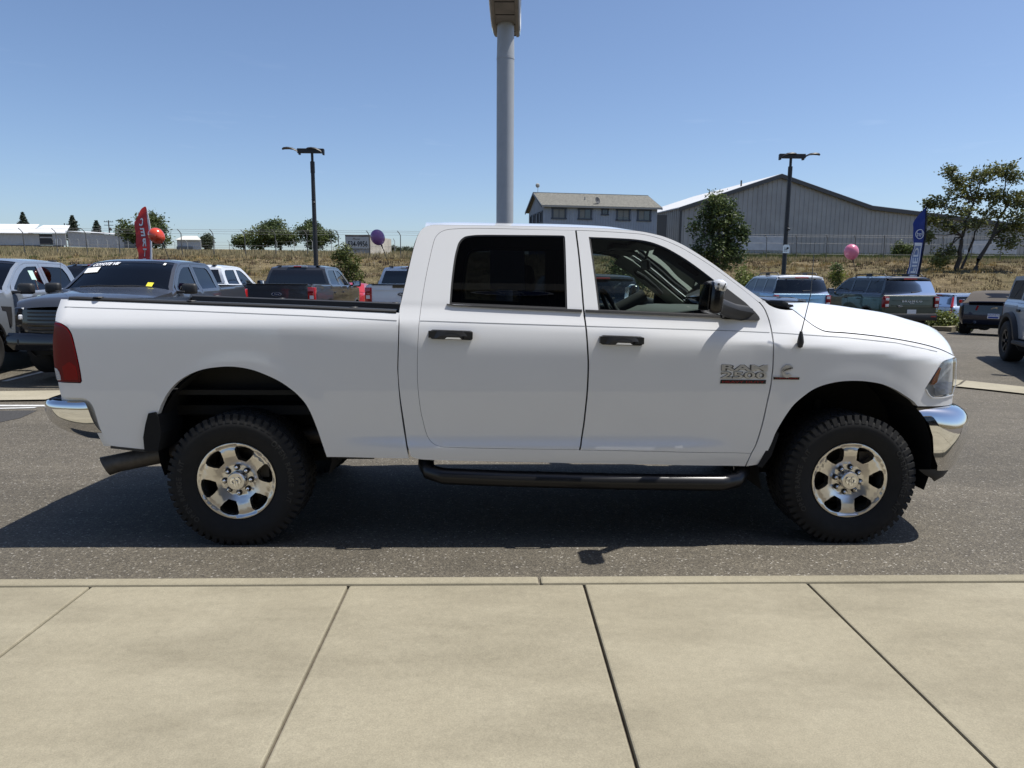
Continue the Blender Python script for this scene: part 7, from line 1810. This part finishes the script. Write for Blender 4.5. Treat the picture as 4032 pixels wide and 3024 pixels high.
tree('broad_tree', 'dense dome-shaped tree behind the left street lamp', -29.6, 118.0, 2.0, blobset(11, 17, 2.8, 5.2, .1, 1.15), L_DARK, 56, leaf=.36, sprays=40, per=11, spread=.28, trunk_r=.2, base_z=5.75, leafm2=L_OAK)
tree('round_tree', 'dark tree top showing over the white shed roof', -158, 225.0, 2.0, blobset(14, 7, 2.6, 3.4, .5, 1.1), L_FAR, 58, leaf=.55, sprays=24, per=8, spread=.4, trunk_r=.2, base_z=14.6)
for i, (x, w, h) in enumerate(((-66, 2.6, 3.6), (-62.4, 2.2, 3.0), (-59.2, 3.0, 4.6), (-55.4, 2.4, 3.2), (-51, 2.8, 3.6), (-47.2, 2.0, 2.8), (-44.2, 2.4, 2.6))):
    tree('distant_tree', ['low', 'flat-topped', 'tallest', 'small', 'wide', 'short', 'last and lowest'][i]+' tree in the far row right of the container', x, 400.0+2*i, 1.2, blobset(60+i, 7, w, h, .2, 1.2), L_FAR, 70+i, leaf=.9, sprays=18, per=7, spread=.6, trunk_r=.2, group='far row of trees across the field', base_z=14.9)
tree('bushy_tree', 'small green tree in front of the container sign', -7.7, 36.6, .7, [(0, 0, 2.15, .42, .4, .40), (-.25, .1, 1.75, .48, .4, .40), (.30, 0, 1.60, .48, .4, .40), (0, 0, 1.25, .60, .5, .45), (.45, 0, 1.0, .45, .4, .4), (-.4, 0, .95, .45, .4, .40), (.55, 0, .5, .45, .4, .40), (-.05, 0, .5, .55, .4, .4)], leaf_mat('olive_leaves', (.105, .125, .034)), 61, leaf=.14, sprays=34, per=12, spread=.11, trunk_r=.06, base_z=.75)
tree('shrub', 'low straggling shrub left of the small green tree', -8.9, 37.5, .3, blobset(15, 5, .55, .6, .05, .25), L_LIGHT, 62, leaf=.11, sprays=22, per=9, spread=.10, trunk_r=.03, cat='shrub', base_z=1.2)
tree('young_tree', 'staked young tree with a small yellow green crown by the pale blue sport utility', 15.2, 31.0, 1.5, [(0, 0, 2.28, .22, .22, .22), (-.10, 0, 2.0, .25, .22, .2), (.13, 0, 1.95, .24, .22, .2), (0, 0, 1.72, .30, .28, .18)], L_YEL, 63, leaf=.10, sprays=26, per=12, spread=.08, trunk_r=.028, base_z=-.15, leafm2=L_OAK)
tree('shrub', 'green shrub growing against the warehouse left of the blue banner', 44.4, 76.0, .5, blobset(16, 9, 1.35, 1.9, .1, .6), L_OAK, 64, leaf=.22, sprays=28, per=10, spread=.2, trunk_r=.06, cat='shrub', base_z=3.7)
tree('bushy_tree', 'leafy tree on the slope seen through the pickup\'s front window', 7.6, 38.5, 1.0, blobset(17, 12, 1.25, 2.6, .2, .65), L_OAK, 65, leaf=.17, sprays=30, per=12, spread=.14, trunk_r=.08, base_z=.55, leafm2=L_DARK)
def conifer(label, x, y, h, w, seed, z0):
    g = np.random.default_rng(seed); t = thing('conifer', label, 'conifer', (x, y, z0), 0, 0, 'conifers on the far left skyline'); mb = MB().tube([(0, 0, 0), (0, 0, h*.97)], [.25, .05], 6)
    V = []; F = []; o = 0
    for i in range(15):
        f = i/14; z = h*(.14+.84*f); r = w*(1-f)**.75*g.uniform(.75, 1.15)+.12; k = 9
        for j in range(k):
            a = 2*math.pi*(j+g.uniform(0, 1))/k; rr = r*g.uniform(.7, 1.1)
            C = np.array([[math.cos(a)*rr*u, math.sin(a)*rr*u, z-.16*rr*u+g.normal(0, .05)] for u in np.linspace(.25, 1, 5)]); mb.tube([(0, 0, z+.1)]+[tuple(C[-1])], [.05, .02], 4, cap=False)
            v, f_ = leaf_cloud(C, 6, .55, .16, g, .2, .55); V.append(v); F.append(f_+o); o += len(v)
    link('trunk', mb.mesh('trunk', M_BARK, True), None, t); link('crown', tri_mesh('crown', np.concatenate(V), np.concatenate(F), L_CON), None, t)
    return t
conifer('conifer with a flat top rising behind the white shed roof', -168.9, 260, 9.2, 3.0, 81, 14.4); conifer('tall dense conifer between the shed and the power pole', -151.5, 260, 9.4, 3.6, 82, 13.3); conifer('slender conifer just left of the power pole', -143.1, 260, 7.6, 2.9, 83, 13.3)

# green planting inside the kerb and the tall grass seen through the cab
def clump(name, label, x, y, z, n, w, h, m, seed, leaf, cat='plant'):
    g = np.random.default_rng(seed); t = thing(name, label, cat, (x, y, z)); C = np.stack([g.normal(0, w, n), g.normal(0, w*.7, n), g.uniform(.05, 1, n)**.8*h], 1); C[:, 2] *= np.clip(1.15-(np.hypot(C[:, 0], C[:, 1])/(2.2*w))**2, .2, 1)
    v, f = leaf_cloud(C, 10, leaf, leaf*.8, g, .05, .6); link('leaves', tri_mesh('leaves', v, f, m), None, t)
    mb = MB()
    for c in C[::6]: mb.tube([(c[0]*.5, c[1]*.5, 0), tuple(c)], .008, 4, cap=False)
    mb.build('stems', M_BARK, t); return t
clump('leafy_plant', 'bright green leafy planting inside the low concrete kerb', 16.55, 25.45, zi, 240, .42, .62, L_LIGHT, 91, .10)
clump('leafy_plant', 'small tuft of green leaves between the green sport utility and the kerb', 15.35, 25.7, zi, 60, .20, .40, L_LIGHT, 92, .09)
def blades(V, F, base, h, w, g, lean=.35, n=1):
    k = len(base); a = g.uniform(0, 2*math.pi, k); dx, dy = np.cos(a), np.sin(a); hh = h*g.uniform(.5, 1.3, k); ww = w*g.uniform(.7, 1.3, k); ln = lean*g.uniform(0, 1, k)*hh
    b2 = g.uniform(0, 2*math.pi, k)
    P0 = base+np.stack([np.cos(b2)*ww, np.sin(b2)*ww, 0*ww-.02], 1); P1 = base-np.stack([np.cos(b2)*ww, np.sin(b2)*ww, 0*ww+.02], 1); P2 = base+np.stack([dx*ln, dy*ln, hh], 1)
    o = sum(len(v) for v in V); V.append(np.stack([P0, P1, P2], 1).reshape(-1, 3)); F.append(np.arange(3*k).reshape(-1, 3)+o)
def grass_patch(name, m, n_tuft, per, xr, yr, h, w, seed, jitter=.15, keep=None):
    g = np.random.default_rng(seed); x = g.uniform(*xr, n_tuft); y = yr[0]+(yr[1]-yr[0])*g.uniform(0, 1, n_tuft)
    if keep is not None: k_ = keep(x, y, g); x, y = x[k_], y[k_]
    bx = np.repeat(x, per)+g.normal(0, jitter, len(x)*per); by = np.repeat(y, per)+g.normal(0, jitter, len(x)*per)
    V = []; F = []; blades(V, F, np.stack([bx, by, ground_fn(bx, by)], 1), h, w, g); me = tri_mesh(name, V[0], F[0], m)
    return tag(link(name, me), kind='stuff')
M_STRAW = mat('straw', (.27, .205, .105), rough=.9, island=.45, trans=.25); M_STRAW2 = mat('pale_straw', (.34, .28, .155), rough=.9, island=.35, trans=.25); M_BROWN = mat('brown_stalks', (.12, .080, .045), rough=.95, island=.4); M_GRASSG = mat('green_weeds', (.105, .125, .040), rough=.8, island=.4, trans=.3)
patch = lambda thr, sc, ph: (lambda x, y, g: (np.sin(x*sc+ph)+np.sin(y*sc*1.3+ph*2)+np.sin((x+y)*sc*.7)+g.normal(0, .8, len(x))) > thr)
cl_ = lambda thr, sc, ph: (lambda x, y, g: (np.sin(x*sc+ph+np.sin(y*sc*.8))+np.sin(y*sc*1.6+ph*2+np.sin(x*sc*.6)*1.5)+.7*np.sin((x*1.3-y)*sc*2.1)+g.normal(0, .45, len(x))) > thr)
grass_patch('dry_grass', M_STRAW, 16000, 7, (-34, 50), (36.6, 66), .15, .026, 101, .10, keep=cl_(.1, .9, .4))
grass_patch('dry_grass', M_STRAW2, 5200, 8, (-45, 60), (58, 84), .34, .035, 102)
grass_patch('dry_grass', mat('golden_straw', (.36, .255, .10), rough=.9, island=.4, trans=.25), 9000, 8, (-34, 50), (36.6, 58), .20, .026, 108, .10, keep=cl_(1.0, .55, 2.2))
grass_patch('brown_weeds', M_BROWN, 9000, 6, (-34, 50), (36.6, 64), .20, .028, 103, .10, keep=cl_(.7, .7, 1.))
grass_patch('green_weeds', M_GRASSG, 6500, 8, (-45, 52), (37, 80), .22, .032, 104, .11, keep=cl_(1.25, .45, 3.))
grass_patch('field_grass', M_STRAW2, 9000, 5, (-110, 0), (66, 150), .55, .07, 105)
grass_patch('field_grass', mat('olive_grass', (.185, .180, .085), rough=.9, island=.3, trans=.25), 6000, 5, (-90, -5), (70, 140), .6, .07, 106, keep=patch(.2, .12, 3.))
grass_patch('green_weeds', M_GRASSG, 500, 24, (24, 60), (70, 82), .65, .04, 107, .28)
tg_ = thing('grass_clump', 'pale tall grass clump seen through the pickup\'s front window', 'grass', (2.95, 15.6, float(lot_z(2.95, 15.6))))
g = np.random.default_rng(9); V = []; F = []; blades(V, F, np.stack([g.normal(0, .16, 420), g.normal(0, .16, 420), np.zeros(420)], 1), 1.05, .012, g, .55); link('blades', tri_mesh('blades', V[0], F[0], mat('pale_green_blades', (.33, .36, .17), rough=.8, island=.3, trans=.3)), None, tg_)
# loose clods and stones on the slope
g = np.random.default_rng(12); V = []; F = []; o = 0
for i in range(2200):
    x, y = g.uniform(-34, 48), 36.5+26*g.uniform(0, 1)**1.3; s = g.uniform(.03, .085); z = float(ground_fn(np.array(x), np.array(y)))
    q = g.uniform(.5, 1., 6)*s; V += [(x+q[0], y, z), (x-q[1], y, z), (x, y+q[2], z), (x, y-q[3], z), (x, y, z+q[4]), (x, y, z-q[5])]
    F += [(o, o+2, o+4), (o+2, o+1, o+4), (o+1, o+3, o+4), (o+3, o, o+4)]; o += 6
tag(link('loose_stones', tri_mesh('loose_stones', np.array(V), np.array(F), mat('clods', (.17, .135, .095), rough=.95, island=.5))), kind='stuff')
